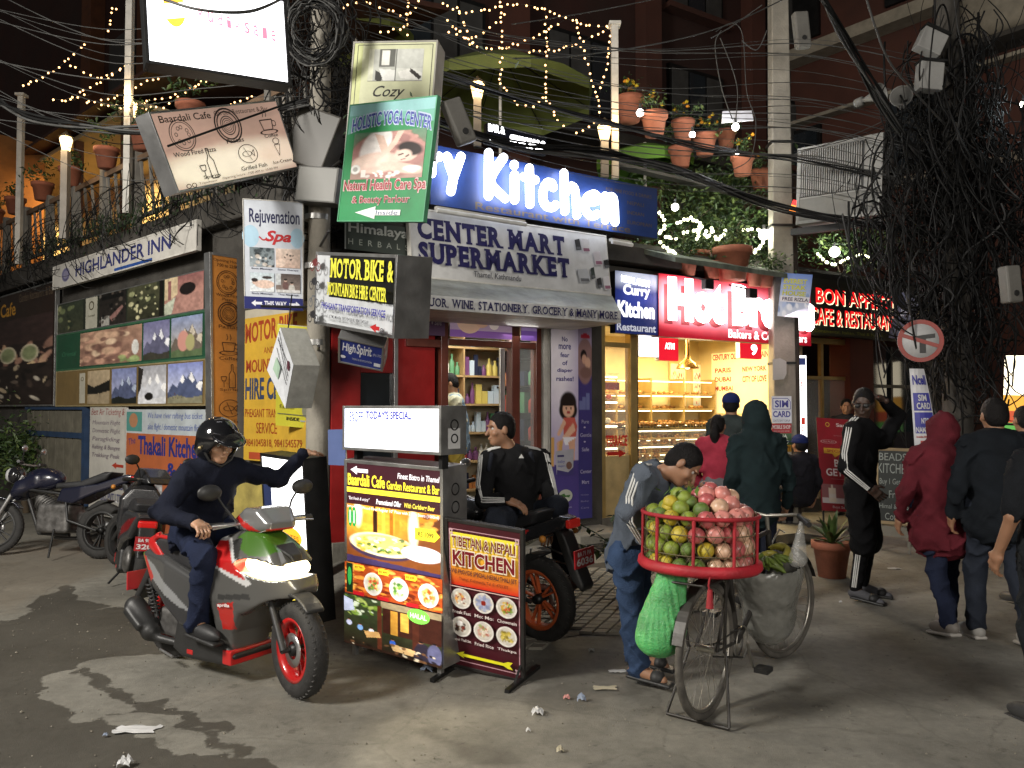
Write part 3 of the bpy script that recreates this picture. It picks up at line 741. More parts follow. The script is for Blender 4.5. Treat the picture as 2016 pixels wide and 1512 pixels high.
# L side wall
wl = thing('side_wall', 'rough dark wall of the lane side carrying the painted advertising boards', 'wall', FL)
Bl = lambda name, lo, hi, m, bevel=.004: MB().box(lo, hi).build(name, m, wl, bevel=bevel)
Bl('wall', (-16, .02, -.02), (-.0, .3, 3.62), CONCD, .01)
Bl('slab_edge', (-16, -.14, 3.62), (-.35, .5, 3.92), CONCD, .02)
Bl('yellow_dado', (-1.45, -.02, 0), (-.06, .015, .95), YELLOWP, .006)
Bl('orange_pier', (-15.5, .35, 3.9), (-11.9, 1.4, 7.2), M('orange_plaster', (.4, .17, .05), .85, var=.25, scale=2, dirt=.3))
Bl('yellow_plinth', (-1.2, -.16, 0), (-.1, -.021, .38), YELLOWP, .03)
# roof terrace floor behind
b = MB(); b.box((-16, .5, 3.56), (-.4, 9, 3.7)); b.build('terrace_slab', CONCD, wl)

# far side of the terrace: the hotel behind
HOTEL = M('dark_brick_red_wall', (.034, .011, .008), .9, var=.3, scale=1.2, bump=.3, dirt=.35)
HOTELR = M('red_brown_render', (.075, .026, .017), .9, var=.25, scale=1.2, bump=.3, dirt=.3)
TRIM = M('pale_trim', (.3, .27, .21), .8, var=.15, dirt=.3)
WINF = M('grey_window_panel', (.05, .05, .048), .6, var=.2, dirt=.3)
hot = thing('hotel_building', 'tall dark red brick hotel rising behind the lit terrace', 'building', Matrix.Translation(RP(0, -5.5, 0)) @ Matrix.Rotation(AR, 4, 'Z'))
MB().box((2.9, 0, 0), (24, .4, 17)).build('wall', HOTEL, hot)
for i, x in enumerate((3.3, 6.4, 9.7, 13.0, 16.3, 19.5)):
 for z in (4.6, 7.6, 10.6):
  w = MB().box((x, -.1, z), (x + 1.7, -.005, z + 1.7)).build('window', DARKM, hot)
  for k in range(3): MB().box((x + .07 + k * .54, -.13, z + .08), (x + .54 + k * .54, -.102, z + 1.6)).build('pane', WINF if (i + k) % 3 else GLASSD, w)
  MB().box((x - .15, -.3, z - .14), (x + 1.85, -.01, z - .02)).build('sill', HOTELR, hot)
MB().box((2.9, -.9, 6.9), (24, -.01, 7.1)).build('ledge', CONCD, hot)
for x in (5.4, 8.8, 12.1, 15.4): MB().box((x, -.35, 3), (x + .45, -.01, 17)).build('pier', HOTELR, hot)
# hotel on the lane side, top left
hl = thing('lane_building', 'dark building with brown piers beyond the terrace at the top left', 'building', Matrix.Translation(LP(0, -4.6, 0)) @ Matrix.Rotation(AL, 4, 'Z'))
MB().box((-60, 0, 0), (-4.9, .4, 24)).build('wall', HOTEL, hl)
for x in (-18, -14.2, -10.5, -7): MB().box((x, -.4, 3), (x + .7, -.01, 16)).build('pier', M('orange_brown_render', (.11, .04, .016), .9, var=.2), hl)
for x in (-16.8, -13, -9.2, -6.9):
 for z in (7.4, 10.4): MB().box((x, -.08, z), (x + 1.7, -.005, z + 1.6)).build('window', WINF, hl)
MB().box((-24, -.8, 6.9), (-4.9, -.01, 7.1)).build('ledge', CONCD, hl)
# lit verandah on the terrace
ve = thing('terrace_verandah', 'warm lit cream verandah room under a dark sloping roof on the terrace', 'building', Matrix.Translation(LP(0, -3.2, 3.7)) @ Matrix.Rotation(AL, 4, 'Z'))
VCR = M('verandah_cream', (.6, .5, .3), .8, var=.1, scale=2)
MB().box((-25, 0, 0), (-7.6, .15, 3.1)).build('wall', VCR, ve)
MB().box((-25, -1.9, 3.1), (-7.2, .2, 3.18)).build('ceiling', VCR, ve)
r = MB(); r.add([(-13.4, -2.3, 3.16), (-1.9, -2.3, 3.16), (-1.9, .4, 3.8), (-13.4, .4, 3.8), (-13.4, -2.3, 3.22), (-1.9, -2.3, 3.22), (-1.9, .4, 3.88), (-13.4, .4, 3.88)], [(0, 3, 2, 1), (4, 5, 6, 7), (0, 1, 5, 4), (1, 2, 6, 5), (2, 3, 7, 6), (3, 0, 4, 7)])
r.build('roof', M('dark_tin_roof', (.06, .025, .018), .7, .1, var=.3), ve)
for x in (-23, -20, -17.5, -15, -12.5, -10, -7.8): MB().box((x, -1.9, 0), (x + .14, -1.76, 3.1)).build('post', M('timber_post', (.12, .05, .025), .7), ve)
for x in (-21.6, -18.4, -14.0, -10.8): MB().box((x, -.03, .9), (x + .9, -.002, 1.7)).build('window', M('amber_window', (.5, .4, .15), .5, emit=.5, ecol=(1, .6, .2)), ve)
lamp('verandah_light', 'AREA', LP(-17, -2.2, 6.6), 150, (1, .66, .28), .5, LP(-17, -2.2, 3)); lamp('verandah_light', 'AREA', LP(-11, -2.2, 6.6), 120, (1, .66, .28), .5, LP(-11, -2.2, 3))

# building across on the right with pale bands
dv = Vector((.624, -.78, 0)).normalized(); rb_at = at(1565, 700, 19.5); rb_at.z = 0
rbm = Matrix.Translation(rb_at) @ Matrix.Rotation(math.atan2(dv.y, dv.x), 4, 'Z')
rb = thing('brick_building', 'red brown building with pale stone bands high above the right side', 'building', rbm)
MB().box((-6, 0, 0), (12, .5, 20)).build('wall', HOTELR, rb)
zb = at(1565, 138, 19.5).z
MB().box((-6, -.5, zb), (12, -.01, zb + .28)).build('band', TRIM, rb); MB().box((-6, -.3, zb - 1.5), (12, -.01, zb - 1.42)).build('band', TRIM, rb)
MB().box((-6, -.25, zb - 3.6), (12, -.01, zb - 3.4)).build('band', M('dim_trim', (.2, .17, .13), .9), rb)
for x in (-4, -.8, 2.4, 5.6):
 w = MB().box((x, -.1, zb - 3.3), (x + 1.6, -.005, zb - 1.6)).build('window', DARKM, rb)
 for k in range(2): MB().box((x + .08 + .76 * k, -.12, zb - 3.2), (x + .76 + .76 * k, -.102, zb - 1.7)).build('pane', GLASSD, w)
 MB().box((x, -.1, zb + .6), (x + 1.6, -.005, zb + 2.3)).build('window', DARKM, rb)
b = thing('concrete_balcony', 'pale rounded concrete balcony at the upper right corner', 'balcony', Matrix.Translation(at(1905, 60, 15.5)) @ Matrix.Rotation(-.9, 4, 'Z'))
q = Body().box((1.6, .6, .35), (1.8, .7, .55), .3, k=0); body_obj(q.mesh(.05), 'parapet', TRIM, b); MB().box((-.3, .1, -.3), (3.4, 1.3, -.205)).build('slab', CONCD, b)

# bon appetit front: pillar, windows
xa = sR(1590); Bx('pillar', (sR(1668), -.06, .1), (sR(1714), .3, 2.72), MAROON, .01)
STONE = M('lit_stone_wall', (.3, .2, .1), .9, var=.5, scale=3, bump=.6, bscale=12)
Bx('wall', (7.08, 1.3, .33), (sR(1668), 1.4, 2.7), STONE)
w = Bx('window_frame', (xa - .05, .02, 2.58), (sR(1668), .09, 2.66), BRASSF)
Bx('window_frame', (sR(1620), .02, .33), (sR(1625), .08, 2.58), BRASSF); Bx('window_frame', (xa - .05, .02, 2.05), (sR(1668), .075, 2.1), BRASSF)
Bx('window_pane', (xa - .05, .04, .33), (sR(1620), .05, 2.05), GLASS, 0); Bx('window_pane', (sR(1625), .04, .33), (sR(1668), .05, 2.05), GLASS, 0)
Bx('window_pane', (sR(1716), .04, .9), (sR(1812), .05, 2.6), GLASSD, 0); Bx('wall', (sR(1714), .02, .1), (sR(1812), .1, .9), CONCD)
Bx('window_frame', (sR(1755), .0, .9), (sR(1759), .07, 2.6), DARKM); Bx('window_frame', (sR(1716), .0, 1.95), (sR(1812), .06, 2.0), DARKM)
Bx('facade_band', (7.2, -.02, 2.72), (11.6, .1, 3.34), CREAM, .006)
Bx('wall', (sR(1812), -.04, .0), (11.6, .3, 3.36), CONCD)
lamp('bistro_light', 'AREA', RP(8.1, -1.0, 2.6), 10, (1, .62, .25), .3, RP(8.1, -1.2, 0))
# pent roof over the bakery
pr = MB(); xl, xr = sR(1290, .4), sR(1545, .4)
pr.add([(xl, -.75, 3.3), (xr, -.75, 3.28), (xr, -.1, 3.5), (xl, -.1, 3.52), (xl, -.75, 3.36), (xr, -.75, 3.34), (xr, -.1, 3.56), (xl, -.1, 3.58)], [(0, 3, 2, 1), (4, 5, 6, 7), (0, 1, 5, 4), (1, 2, 6, 5), (2, 3, 7, 6), (3, 0, 4, 7)])
pr.build('canopy_roof', M('mossy_tin', (.13, .15, .12), .8, .1, var=.5, scale=6, bump=.5, dirt=.5), bld)
MB().box((-.2, 0, 3.56), (11.6, 8, 3.66)).build('terrace_floor', CONCD, bld)
SERIF = {'C': ((), (.86,)), 'E': ((.12,), (.12,)), 'N': ((.1,), (.1, .9)), 'T': ((.5,), ()), 'R': ((.12, .92), (.1,)), 'M': ((.08, .92), (.1, .9)), 'A': ((.06, .94), ()), 'S': ((), ()), 'U': ((), (.1, .9)),
   'P': ((.14,), (.1,)), 'K': ((.12, .9), (.12, .85)), 'L': ((.14,), (.14,)), 'I': ((.5,), (.5,)), 'Q': ((), ()), 'O': ((), ()), 'W': ((), (.07, .5, .93)), 'Y': ((.5,), (.08, .92)), 'G': ((), ()), 'B': ((.05,), (.05,)), 'V': ((), (.1, .9)), 'H': ((.1, .9), (.1, .9)), 'D': ((.05,), (.05,))}
def slab_text(S, t, x0, y0, x1, y1, c, bold=.035, slant=0.):
 """heavy slab serif capitals built glyph by glyph"""
 gl = []; tot = 0
 for ch in t:
  if ch == ' ': gl.append((ch, .42)); tot += .42; continue
  v, f, asp = text_mesh(ch, bold)
  if ch in ',.': w = .22
  elif ch == '&': w = .85
  else: w = asp * .98
  gl.append((ch, w)); tot += w + .13
 x = x0; k = (x1 - x0) / tot; h = y1 - y0
 for ch, w in gl:
  if ch == ' ': x += w * k; continue
  dy = slant * (x - x0) / (x1 - x0)
  if ch in ',.': S.text(ch, x, y1 - h * (.18 if ch == '.' else .14) - dy, x + w * k * .7, y1 + (h * .12 if ch == ',' else 0) - dy, c, bold=bold)
  else: S.text(ch, x, y0 - dy, x + w * k, y1 - dy, c, bold=bold)
  a = min(.2 / max(w, .25), .34) * w * k; sh = h * .1
  if ch in SERIF:
   for q in SERIF[ch][0]:
    cx = x + q * w * k; S.rect(cx - a, y1 - sh - dy, cx + a, y1 - dy + .001, c)
   for q in SERIF[ch][1]:
    cx = x + q * w * k; S.rect(cx - a, y0 - dy - .001, cx + a, y0 + sh - dy, c)
   if ch in 'TEC':
    for cx in ((x + a * .3, x + w * k - a * .3) if ch == 'T' else (x + w * k - a * .3,)): S.rect(cx - a * .3, y0 - dy, cx + a * .3, y0 + h * .3 - dy, c)
    if ch == 'E': S.rect(x + w * k - a * .6, y1 - h * .3 - dy, x + w * k, y1 - dy, c)
  x += (w + .13) * k
def sub(S, x0, y0, x1, y1): return lambda x, y: (x0 + (x1 - x0) * x, y0 + (y1 - y0) * y)
def food(kind, n=44):
 """a plate seen from above or at a slant"""
 I = Img(n, n, '#4a1613' if kind != 'pizza' else '#c76a1d')
 I.ell(.5, .5, .5, .5, '#e9e4dc', .1); I.ell(.5, .5, .42, .42, '#cfc9bd', .1)
 P = dict(eggs=(['#f4f0e0', '#e8a23a', '#b4482c', '#d8c49a', '#7c2a1a'], 26), momo=(['#7f86a8', '#a8aec8', '#5b6390', '#c8ccda'], 40), noodle=(['#d9a83f', '#7c9a35', '#c94a22', '#e7cf78', '#4c7a2a'], 50),
    thali=(['#4a1a12', '#7a2a18', '#2c1a12', '#8a5a3a'], 30), rice=(['#e7dccb', '#d49a8a', '#8fae62', '#c9b28c', '#b56a5a'], 50), soup=(['#c9b34a', '#a8922e', '#dcc96a', '#8a7a28'], 50),
    salad=(['#3f7a24', '#86b04a', '#d8e08a', '#f2eedc'], 40), pizza=(['#e8c668', '#d98a2c', '#b5541c', '#f3e3a0'], 40))[kind]
 if kind == 'momo':
  for i in range(9):
   a = 2 * PI * i / 9; I.ell(.5 + .27 * math.cos(a), .5 + .27 * math.sin(a), .15, .09, '#8d94b5' if i % 2 else '#a9afcb', .3, a)
  I.ell(.5, .5, .12, .12, '#8e2316', .2)
 else:
  I.blobs(P[1], P[0], .25, .25, .75, .75, .03, .1)
  if kind == 'thali': I.ell(.42, .34, .16, .14, '#ece9e4', .3)
 return I.noise(.2, 3)
def plate(S, cx, cy, r, kind, lit=None, n=44, rz=None):
 """round picture of a dish: the painted grid cut to a disc"""
 I = food(kind, n); y = S._y(); rx = r; rz = rz or r * S.W / S.H
 V = []; Fc = []; cols = []; K, A = 14, 28
 for i in range(K + 1):
  for j in range(A):
   a = 2 * PI * j / A; q = i / K; V.append(((cx + rx * q * math.cos(a)) * S.W, y, (1 - cy - rz * q * math.sin(a)) * S.H))
   yy = min(n - 1, int((.5 + .5 * q * math.sin(a)) * n)); xx = min(n - 1, int((.5 + .5 * q * math.cos(a)) * n)); cols.append(tuple(I.a[yy, xx]) + (1,))
 for i in range(K):
  for j in range(A): Fc.append((i * A + j, i * A + (j + 1) % A, (i + 1) * A + (j + 1) % A, (i + 1) * A + j)[::-1])
 me = mesh_np('dish_picture', np.array(V), np.array(Fc)); me.materials.append(MA('painted_%.2f' % (S.lit if lit is None else lit), .45, S.lit if lit is None else lit))
 ca = me.color_attributes.new('Col', 'FLOAT_COLOR', 'POINT'); ca.data.foreach_set('color', np.array(cols).ravel())
 o = bpy.data.objects.new('dish_picture', me); COL.objects.link(o); o.parent = S.o
def mountain(w=56, h=44, sky=('#2a4a9a', '#8fa8d8'), rock='#2a3560', snow='#e6e8f2', low='#3c3a2a'):
 I = Img(w, h).grad(*sky); x = np.linspace(0, 1, w)
 I.poly([(0, .75), (.15, .5), (.28, .6), (.45, .28), (.55, .4), (.68, .22), (.85, .5), (1, .42), (1, 1), (0, 1)], rock)
 I.poly([(.36, .45), (.45, .28), (.5, .42), (.44, .5)], snow); I.poly([(.6, .4), (.68, .22), (.78, .45), (.7, .5), (.66, .42)], snow); I.poly([(.8, .6), (.9, .46), (1, .5), (.95, .7)], snow)
 I.poly([(0, .85), (.3, .78), (.6, .86), (1, .8), (1, 1), (0, 1)], low); return I.noise(.25, 3)
def figure(I, x, y, s, skin, cloth, hair='#1a1210'):
 I.ell(x, y + s * .9, s * .42, s * .75, cloth, .2); I.ell(x, y, s * .22, s * .27, skin, .2); I.ell(x, y - s * .12, s * .24, s * .18, hair, .3); return I
def sideL(u, off=0): return sL(u, off)
def signL(u0, u1, v0t, v0b, off, name, label, cat='sign', **k):
 """a board lying flat on the lane side wall between two columns of view"""
 a, b = sL(u0, off), sL(u1, off); zt = onL(u0, v0t, off).z; zb = onL(u0, v0b, off).z
 return Sign(FL @ Matrix.Translation((a, -off, zb)), b - a, zt - zb, name, label, cat, **k)
def signR(u0, u1, zt, zb, off, name, label, cat='sign', tilt=0., **k):
 a, b = sR(u0, off), sR(u1, off)
 return Sign(FR @ Matrix.Translation((a, -off, zb)) @ Matrix.Rotation(tilt, 4, 'X'), b - a, zt - zb, name, label, cat, **k)
def signP(TL, TR, BL, name, label, cat='sign', **k):
 """a board hung in the open: each corner is (u, v, distance)"""
 m, W, H = frame3(at(*TL), at(*TR), at(*BL)); return Sign(m, W, H, name, label, cat, **k)
def arrow(S, x0, x1, y, h, c, left=True, tail=False, outline=None):
 w = x1 - x0; hd = w * .38
 p = [(x0, y), (x0 + hd, y - h), (x0 + hd, y - h * .42), (x1, y - h * .42)] + ([(x1 - w * .08, y)] if tail else []) + [(x1, y + h * .42), (x0 + hd, y + h * .42), (x0 + hd, y + h)]
 if not left: p = [(x0 + x1 - a, b) for a, b in p][::-1]
 S.poly(p, c)

S = signL(100, 383, 528, 572, .2, 'inn_sign', 'long white inn sign with blue capitals above the photo boards', back=STEEL, depth=.05, frame=WHITEP, fw=.015)
S.rect(0, 0, 1, 1, '#c9c6bf'); S.ell(.115, .5, .035, .3, '#8d8aa5'); S.ring(.115, .5, .03, .26, .3, '#6a6890')
S.text('HIGHLANDER INN', .2, .18, .86, .72, '#33386e', bold=.02); S.rect(.5, .84, .75, .98, '#2c4f96'); S.done()
def rowimg_room(k):
 I = Img(60, 44, '#2c2a18')
 if k == 0:
  I.grad('#2c3a22', '#3a3f22'); I.blobs(25, ['#6a7a2c', '#20301a', '#8a8a3a'], 0, .1, .6, .9, .03, .1)
 elif k == 1:
  I.grad('#1c1712', '#2a201a'); I.rect(.1, .1, .9, .2, '#0c0a08'); I.rect(.1, .7, .4, 1, '#a8a498'); I.poly([(.4, .75), (.85, .45), (.9, .52), (.5, .9)], '#8e4a3a'); I.blobs(20, ['#5a4a3a', '#0c0a08', '#6a6258'], 0, 0, 1, .9, .02, .08)
 elif k == 2:
  I.grad('#4a4c24', '#2c2c16'); I.blobs(40, ['#9aa050', '#2a3018', '#d0c878', '#16180c'], 0, 0, 1, .95, .02, .09); I.rect(.9, 0, 1, 1, '#140f0a')
 else:
  I.grad('#8a2218', '#c07038'); I.rect(0, 0, .35, .6, '#c9a860'); I.rect(.1, .1, .18, .6, '#8a2a1a'); I.poly([(0, .7), (.4, .45), (1, .5), (1, 1), (0, 1)], '#a85a3a'); I.ell(.6, .38, .2, .16, '#1c1210'); I.poly([(.0, .7), (.3, .55), (.2, 1), (0, 1)], '#b8c0a0')
 return I.noise(.3, 3)
S = signL(110, 405, 601, 660, .07, 'photo_board', 'top photo board of hotel rooms under the inn sign', back=DARKM, depth=.04, frame=STEEL, fw=.012)
S.rect(0, 0, 1, 1, '#262c22'); S.pic(.0, .03, .22, .97, rowimg_room(0)); S.rect(.24, .0, .33, .98, '#b8b6a6'); S.ring(.285, .28, .02, .14, .3, '#55503c'); S.text('hotel', .26, .55, .31, .62, '#55503c')
S.pic(.345, .02, .535, .97, rowimg_room(1)); S.pic(.545, .02, .765, .97, rowimg_room(2)); S.pic(.775, .02, .985, .98, rowimg_room(3)); S.done()
S = signL(110, 405, 661, 731, .07, 'photo_board', 'middle green edged photo board with an orange interior and snowy peaks', back=DARKM, depth=.04, frame=M('green_edge', (.03, .1, .05), .6), fw=.02)
S.rect(0, 0, 1, 1, '#1f4a34'); I = Img(80, 46).grad('#a8682c', '#8a4a20'); I.blobs(50, ['#d09048', '#7a3c18', '#c87830', '#e0b070'], 0, 0, .8, 1, .02, .12); I.ell(.9, .6, .05, .2, '#d8d8d0'); I.blobs(14, ['#7a9a28', '#a0b83c'], .7, .8, 1, 1, .03, .07)
S.pic(.2, .06, .64, .93, I.noise(.3, 4)); S.pic(.65, .06, .805, .93, mountain(40, 40, ('#4a4a90', '#9a98c8'), '#4a4a78'))
I = mountain(40, 40, ('#5a78b8', '#c8b890'), '#6a5a48', '#c8b898', '#4a6a28'); I.ell(.4, .6, .18, .25, '#c85a28'); I.ell(.62, .65, .14, .2, '#a8a038'); S.pic(.815, .06, .98, .93, I); S.text('Oriental', .05, .5, .17, .62, '#3e7a5a', shear=.2); S.done()
S = signL(110, 405, 732, 800, .07, 'photo_board', 'bottom brown photo board with a lake, two mountains and a trekking group', back=DARKM, depth=.04, frame=M('brown_edge', (.25, .2, .1), .6), fw=.015)
S.rect(0, 0, 1, 1, '#75613c'); S.rect(.2, .1, .245, .92, '#b8b4a4'); S.ring(.222, .26, .012, .06, .4, '#77705a')
I = Img(44, 40).grad('#b89858', '#8a7038'); I.poly([(0, .4), (.3, .5), (.6, .42), (1, .3), (1, .62), (0, .75)], '#1c1a14'); I.rect(.55, .55, .6, .8, '#201c14'); I.rect(0, .7, 1, 1, '#a88c50', .7); S.pic(.265, .06, .43, .94, I.noise(.2, 3))
S.pic(.445, .06, .61, .94, mountain(44, 40, ('#3a5ab0', '#9aa0d0'), '#28407a', '#9ab0d8', '#20241c')); I = mountain(44, 40, ('#9a9ca8', '#e8e8ec'), '#c8ccd8', '#ffffff', '#d8dae0'); I.poly([(0, 0), (.2, .1), (.1, .6), (0, .8)], '#2a2420'); I.ell(.4, .8, .15, .1, '#1c1814'); S.pic(.622, .05, .79, .95, I)
I = mountain(44, 40, ('#1c50c8', '#c8d0e8'), '#1c3c78', '#f0f0f4', '#8a8458'); I.blobs(9, ['#2a2a20', '#6a3a20'], .1, .75, .9, .88, .01, .03); S.pic(.8, .05, .985, .95, I); S.done()
def cafe_big(lit, w=70, h=110):
 I = Img(w, h, '#2a1410')
 I.rect(0, 0, 1, .3, '#3a1a12'); I.blobs(40, ['#d08a28', '#8a4a18', '#e8b848', '#b86a20'], 0, .3, 1, .55, .02, .08, asp=.6)
 for x in (.25, .5, .75): I.ell(x, .42, .1, .1, '#d8c890', .1); I.ell(x, .42, .08, .08, '#8a9a48', .3)
 I.rect(0, .55, 1, 1, '#2c1c14'); I.blobs(50, ['#c8a868', '#4a3424', '#1c120c', '#78604a', '#d8c8a8'], 0, .56, 1, 1, .01, .06, asp=.6); return I.noise(.3, 4)
S = signL(-60, 106, 603, 800, .08, 'cafe_board', 'brown cafe board with food pictures at the far left of the lane wall', back=DARKM, depth=.05, frame=STEEL, fw=.02)
S.rect(0, 0, 1, 1, '#2a1a12'); S.text('Cafe', .4, .08, .58, .2, '#c89028', bold=.02); S.text('Garden Restaurant & Bar', .62, .03, .98, .1, '#6a5a48'); S.text('Baardali', .02, .08, .36, .2, '#c89028', bold=.02); S.pic(.02, .24, .98, .98, cafe_big(0)); S.done()
S = signL(250, 405, 806, 853, .05, 'painted_notice', 'white hand painted notice with blue italics above the orange kitchen board', back=WHITEP, depth=.03)
S.rect(0, 0, 1, 1, '#b4bcc0'); S.rect(0, .1, .22, .9, '#4f8b84'); S.ell(.1, .45, .06, .3, '#a87a5a'); S.text('We have river rafting bus ticket', .3, .12, .97, .42, '#5a6aa8', shear=.2); S.text('also flight / domestic mountain flights', .3, .55, .98, .88, '#5a6aa8', shear=.2); S.done()
S = signL(250, 406, 852, 1064, .06, 'kitchen_board', 'orange kitchen and bar board with dark blue letters low on the lane wall', back=WHITEP, depth=.04)
S.rect(0, 0, 1, 1, '#b0613a'); S.text('The', .03, .04, .13, .1, '#2a2c78', rot=.15); S.text('Thakali Kitchen', .17, .02, .96, .19, '#26307c', bold=.03); S.text('& Bar', .55, .24, .95, .36, '#26307c', bold=.03)
I = Img(56, 48, '#8a8a88'); I.grad('#a8a8a8', '#5a5654'); I.ell(.45, .35, .2, .3, '#1c2440'); I.ell(.8, .2, .08, .1, '#1c1c24'); I.rect(0, .7, 1, 1, '#2c2824'); I.blobs(14, ['#d0d0d0', '#3a3c48'], 0, 0, 1, .7, .02, .08); S.pic(.03, .42, .5, .84, I.noise(.3, 3)); plate(S, .73, .55, .14, 'thali', n=32); S.done()
S = signL(178, 249, 800, 1010, .05, 'painted_notice', 'narrow white hand painted travel notice with red and blue lines beside the orange board', back=WHITEP, depth=.03)
S.rect(0, 0, 1, 1, '#b9b6ae'); S.text('Best Air Ticketing &', .04, .02, .96, .1, '#8a3a3a', shear=.2)
for i, t in enumerate(('Mountain Flight', 'Domestic Flight', 'Paragliding', 'Rafting & Bungee', 'Trekking Peak')): S.text(t, .08, .13 + .075 * i, .85, .18 + .075 * i, '#6a5a6a', shear=.2)
arrow(S, .65, .95, .53, .03, '#a83a28'); S.text('LAKE TRAVELS', .1, .66, .95, .74, '#4a4c78', bold=.01); S.text('& TOURS PVT.LTD.', .1, .78, .95, .86, '#4a4c78', bold=.01); S.done()
# gate with a blue frame further along
g = thing('lattice_gate', 'dim blue framed gate behind the parked motorcycles on the lane side', 'gate', FL @ Matrix.Translation((sL(57), -.04, .25)))
gw = sL(176) - sL(57); BLUEF = M('blue_frame', (.02, .045, .1), .5, dirt=.3)
MB().box((gw - .1, -.02, 0), (gw, .05, 1.45)).box((0, -.02, 1.36), (gw - .1, .05, 1.45)).build('frame', BLUEF, g)
for i in range(7): MB().box((.06 + i * (gw - .2) / 7, 0, 0), (.06 + (i + .82) * (gw - .2) / 7, .03, 1.34)).build('panel', M('gate_panel', (.13, .12, .09), .7, dirt=.5), g)
MB().box((.02, -.03, .95), (gw - .12, -.003, 1.03)).build('rail', BLUEF, g)

# tall orange sign and yellow hire board near the corner
S = signP((413, 497, 8.25), (477, 507, 8.55), (419, 868, 8.24), 'menu_sign', 'tall narrow orange sign with line drawings of pizza, pasta, coffee and spirits', back=ALUM, depth=.1, frame=ALUM, fw=.022)
S.rect(0, 0, 1, 1, '#c4803a'); OD = '#4a2c18'
S.text('Opening Hours', .1, .025, .95, .045, OD); S.text('7:00 to 22:00', .2, .05, .85, .068, OD)
def pizza_icon(S, cx, cy, r, c):
 k = S.W / S.H; S.ring(cx, cy, r, r * k, .06, c); S.ring(cx, cy, r * .85, r * .85 * k, .05, c)
 for i in range(8):
  a = i * 2.4; S.ring(cx + r * .5 * math.cos(a), cy + r * .5 * k * math.sin(a), r * .13, r * .13 * k, .3, c, 10)
def pasta_icon(S, cx, cy, r, c):
 k = S.W / S.H
 for q in (1, .82, .55, .42, .3, .18): S.ring(cx + r * .04 * q, cy, r * q, r * q * k, .1, c)
def cup_icon(S, cx, cy, r, c):
 k = S.W / S.H; S.line([(cx - r * .6, cy - r * .2 * k), (cx - r * .45, cy + r * .5 * k), (cx + r * .45, cy + r * .5 * k), (cx + r * .6, cy - r * .2 * k), (cx - r * .6, cy - r * .2 * k)], r * S.W * .08, c); S.ring(cx + r * .7, cy + r * .1 * k, r * .22, r * .22 * k, .25, c, 12); S.ring(cx, cy + r * .65 * k, r * .9, r * .18 * k, .2, c)
 for q in (-.2, .1): S.line([(cx + r * q, cy - r * .4 * k), (cx + r * (q + .1), cy - r * .6 * k), (cx + r * q, cy - r * .9 * k)], r * S.W * .06, c)
def bottle_icon(S, cx, cy, r, c):
 k = S.W / S.H; x = cx + .25 * r
 S.line([(x - r * .08, cy - r * k), (x - r * .08, cy - r * .5 * k), (x - r * .28, cy - r * .2 * k), (x - r * .28, cy + r * .9 * k), (x + r * .28, cy + r * .9 * k), (x + r * .28, cy - r * .2 * k), (x + r * .08, cy - r * .5 * k), (x + r * .08, cy - r * k), (x - r * .08, cy - r * k)], r * S.W * .07, c)
 S.line([(cx - r * .75, cy), (cx - r * .65, cy + r * .35 * k), (cx - r * .35, cy + r * .35 * k), (cx - r * .25, cy), (cx - r * .75, cy)], r * S.W * .06, c); S.line([(cx - r * .5, cy + r * .35 * k), (cx - r * .5, cy + r * .85 * k)], r * S.W * .06, c)
def fish_icon(S, cx, cy, r, c):
 k = S.W / S.H; S.ring(cx, cy, r, r * .72 * k, .07, c); S.ring(cx - r * .1, cy, r * .5, r * .22 * k, .15, c); S.line([(cx + r * .35, cy), (cx + r * .65, cy - r * .25 * k), (cx + r * .6, cy + r * .25 * k), (cx + r * .35, cy)], r * S.W * .06, c); S.line([(cx - r * .3, cy - r * .5 * k), (cx + r * .2, cy + r * .5 * k)], r * S.W * .05, c)
for i, (fn, t) in enumerate(((pizza_icon, 'Wood Fired Pizza'), (pasta_icon, 'Pastas'), (cup_icon, 'Coffee'), (bottle_icon, 'Spirits'), (fish_icon, 'Grilled Fish'))):
 cy = .15 + i * .17; fn(S, .52, cy, .34, OD)
 if i == 0: S.text('Wood Fired', .15, cy + .062, .9, cy + .078, OD); S.text('Pizza', .35, cy + .085, .68, cy + .1, OD)
 else: S.text(t, .22, cy + .062, .82, cy + .08, OD)
S.done()
S = signL(481, 603, 612, 905, .06, 'hire_board', 'faded yellow hand painted motor bike hire board by the corner', back=WHITEP, depth=.03)
S.rect(0, 0, 1, 1, '#b9b2a0'); S.rect(0, .055, 1, 1, '#c9a136'); RD, BD = '#9a3c1e', '#33405e'
S.text('MOTOR BIKE', -.08 + .09, .09, .86, .225, RD, bold=.03, slant=.03); S.text('AND', .33, .26, .5, .3, RD); S.text('MOUNTAIN', .03, .335, .7, .42, RD, bold=.02); S.text('HIRE CENTER', .02, .455, .98, .6, BD, bold=.03)
S.text('PHEASANT TRANSPORTATION', .02, .66, .98, .715, RD); S.text('SERVICE', .22, .75, .56, .82, RD); S.text('9841045818, 9841545579', .04, .86, .95, .915, RD, slant=.01); S.rect(.1, .945, .85, .99, '#a8482a'); S.done()
S = signP((478, 391, 6.95), (597, 398, 7.0), (488, 607, 7.2), 'spa_sign', 'white spa sign with four massage photos and a blue strip pointing both ways', back=WHITEP, depth=.03, frame=WHITEP, fw=.006)
S.rect(0, 0, 1, 1, '#c6ccd6'); S.ell(.12, .33, .14, .1, '#a8c8dc'); S.ell(.9, .33, .12, .09, '#a8c8dc'); S.rect(0, .22, 0.02, .45, '#c6ccd6')
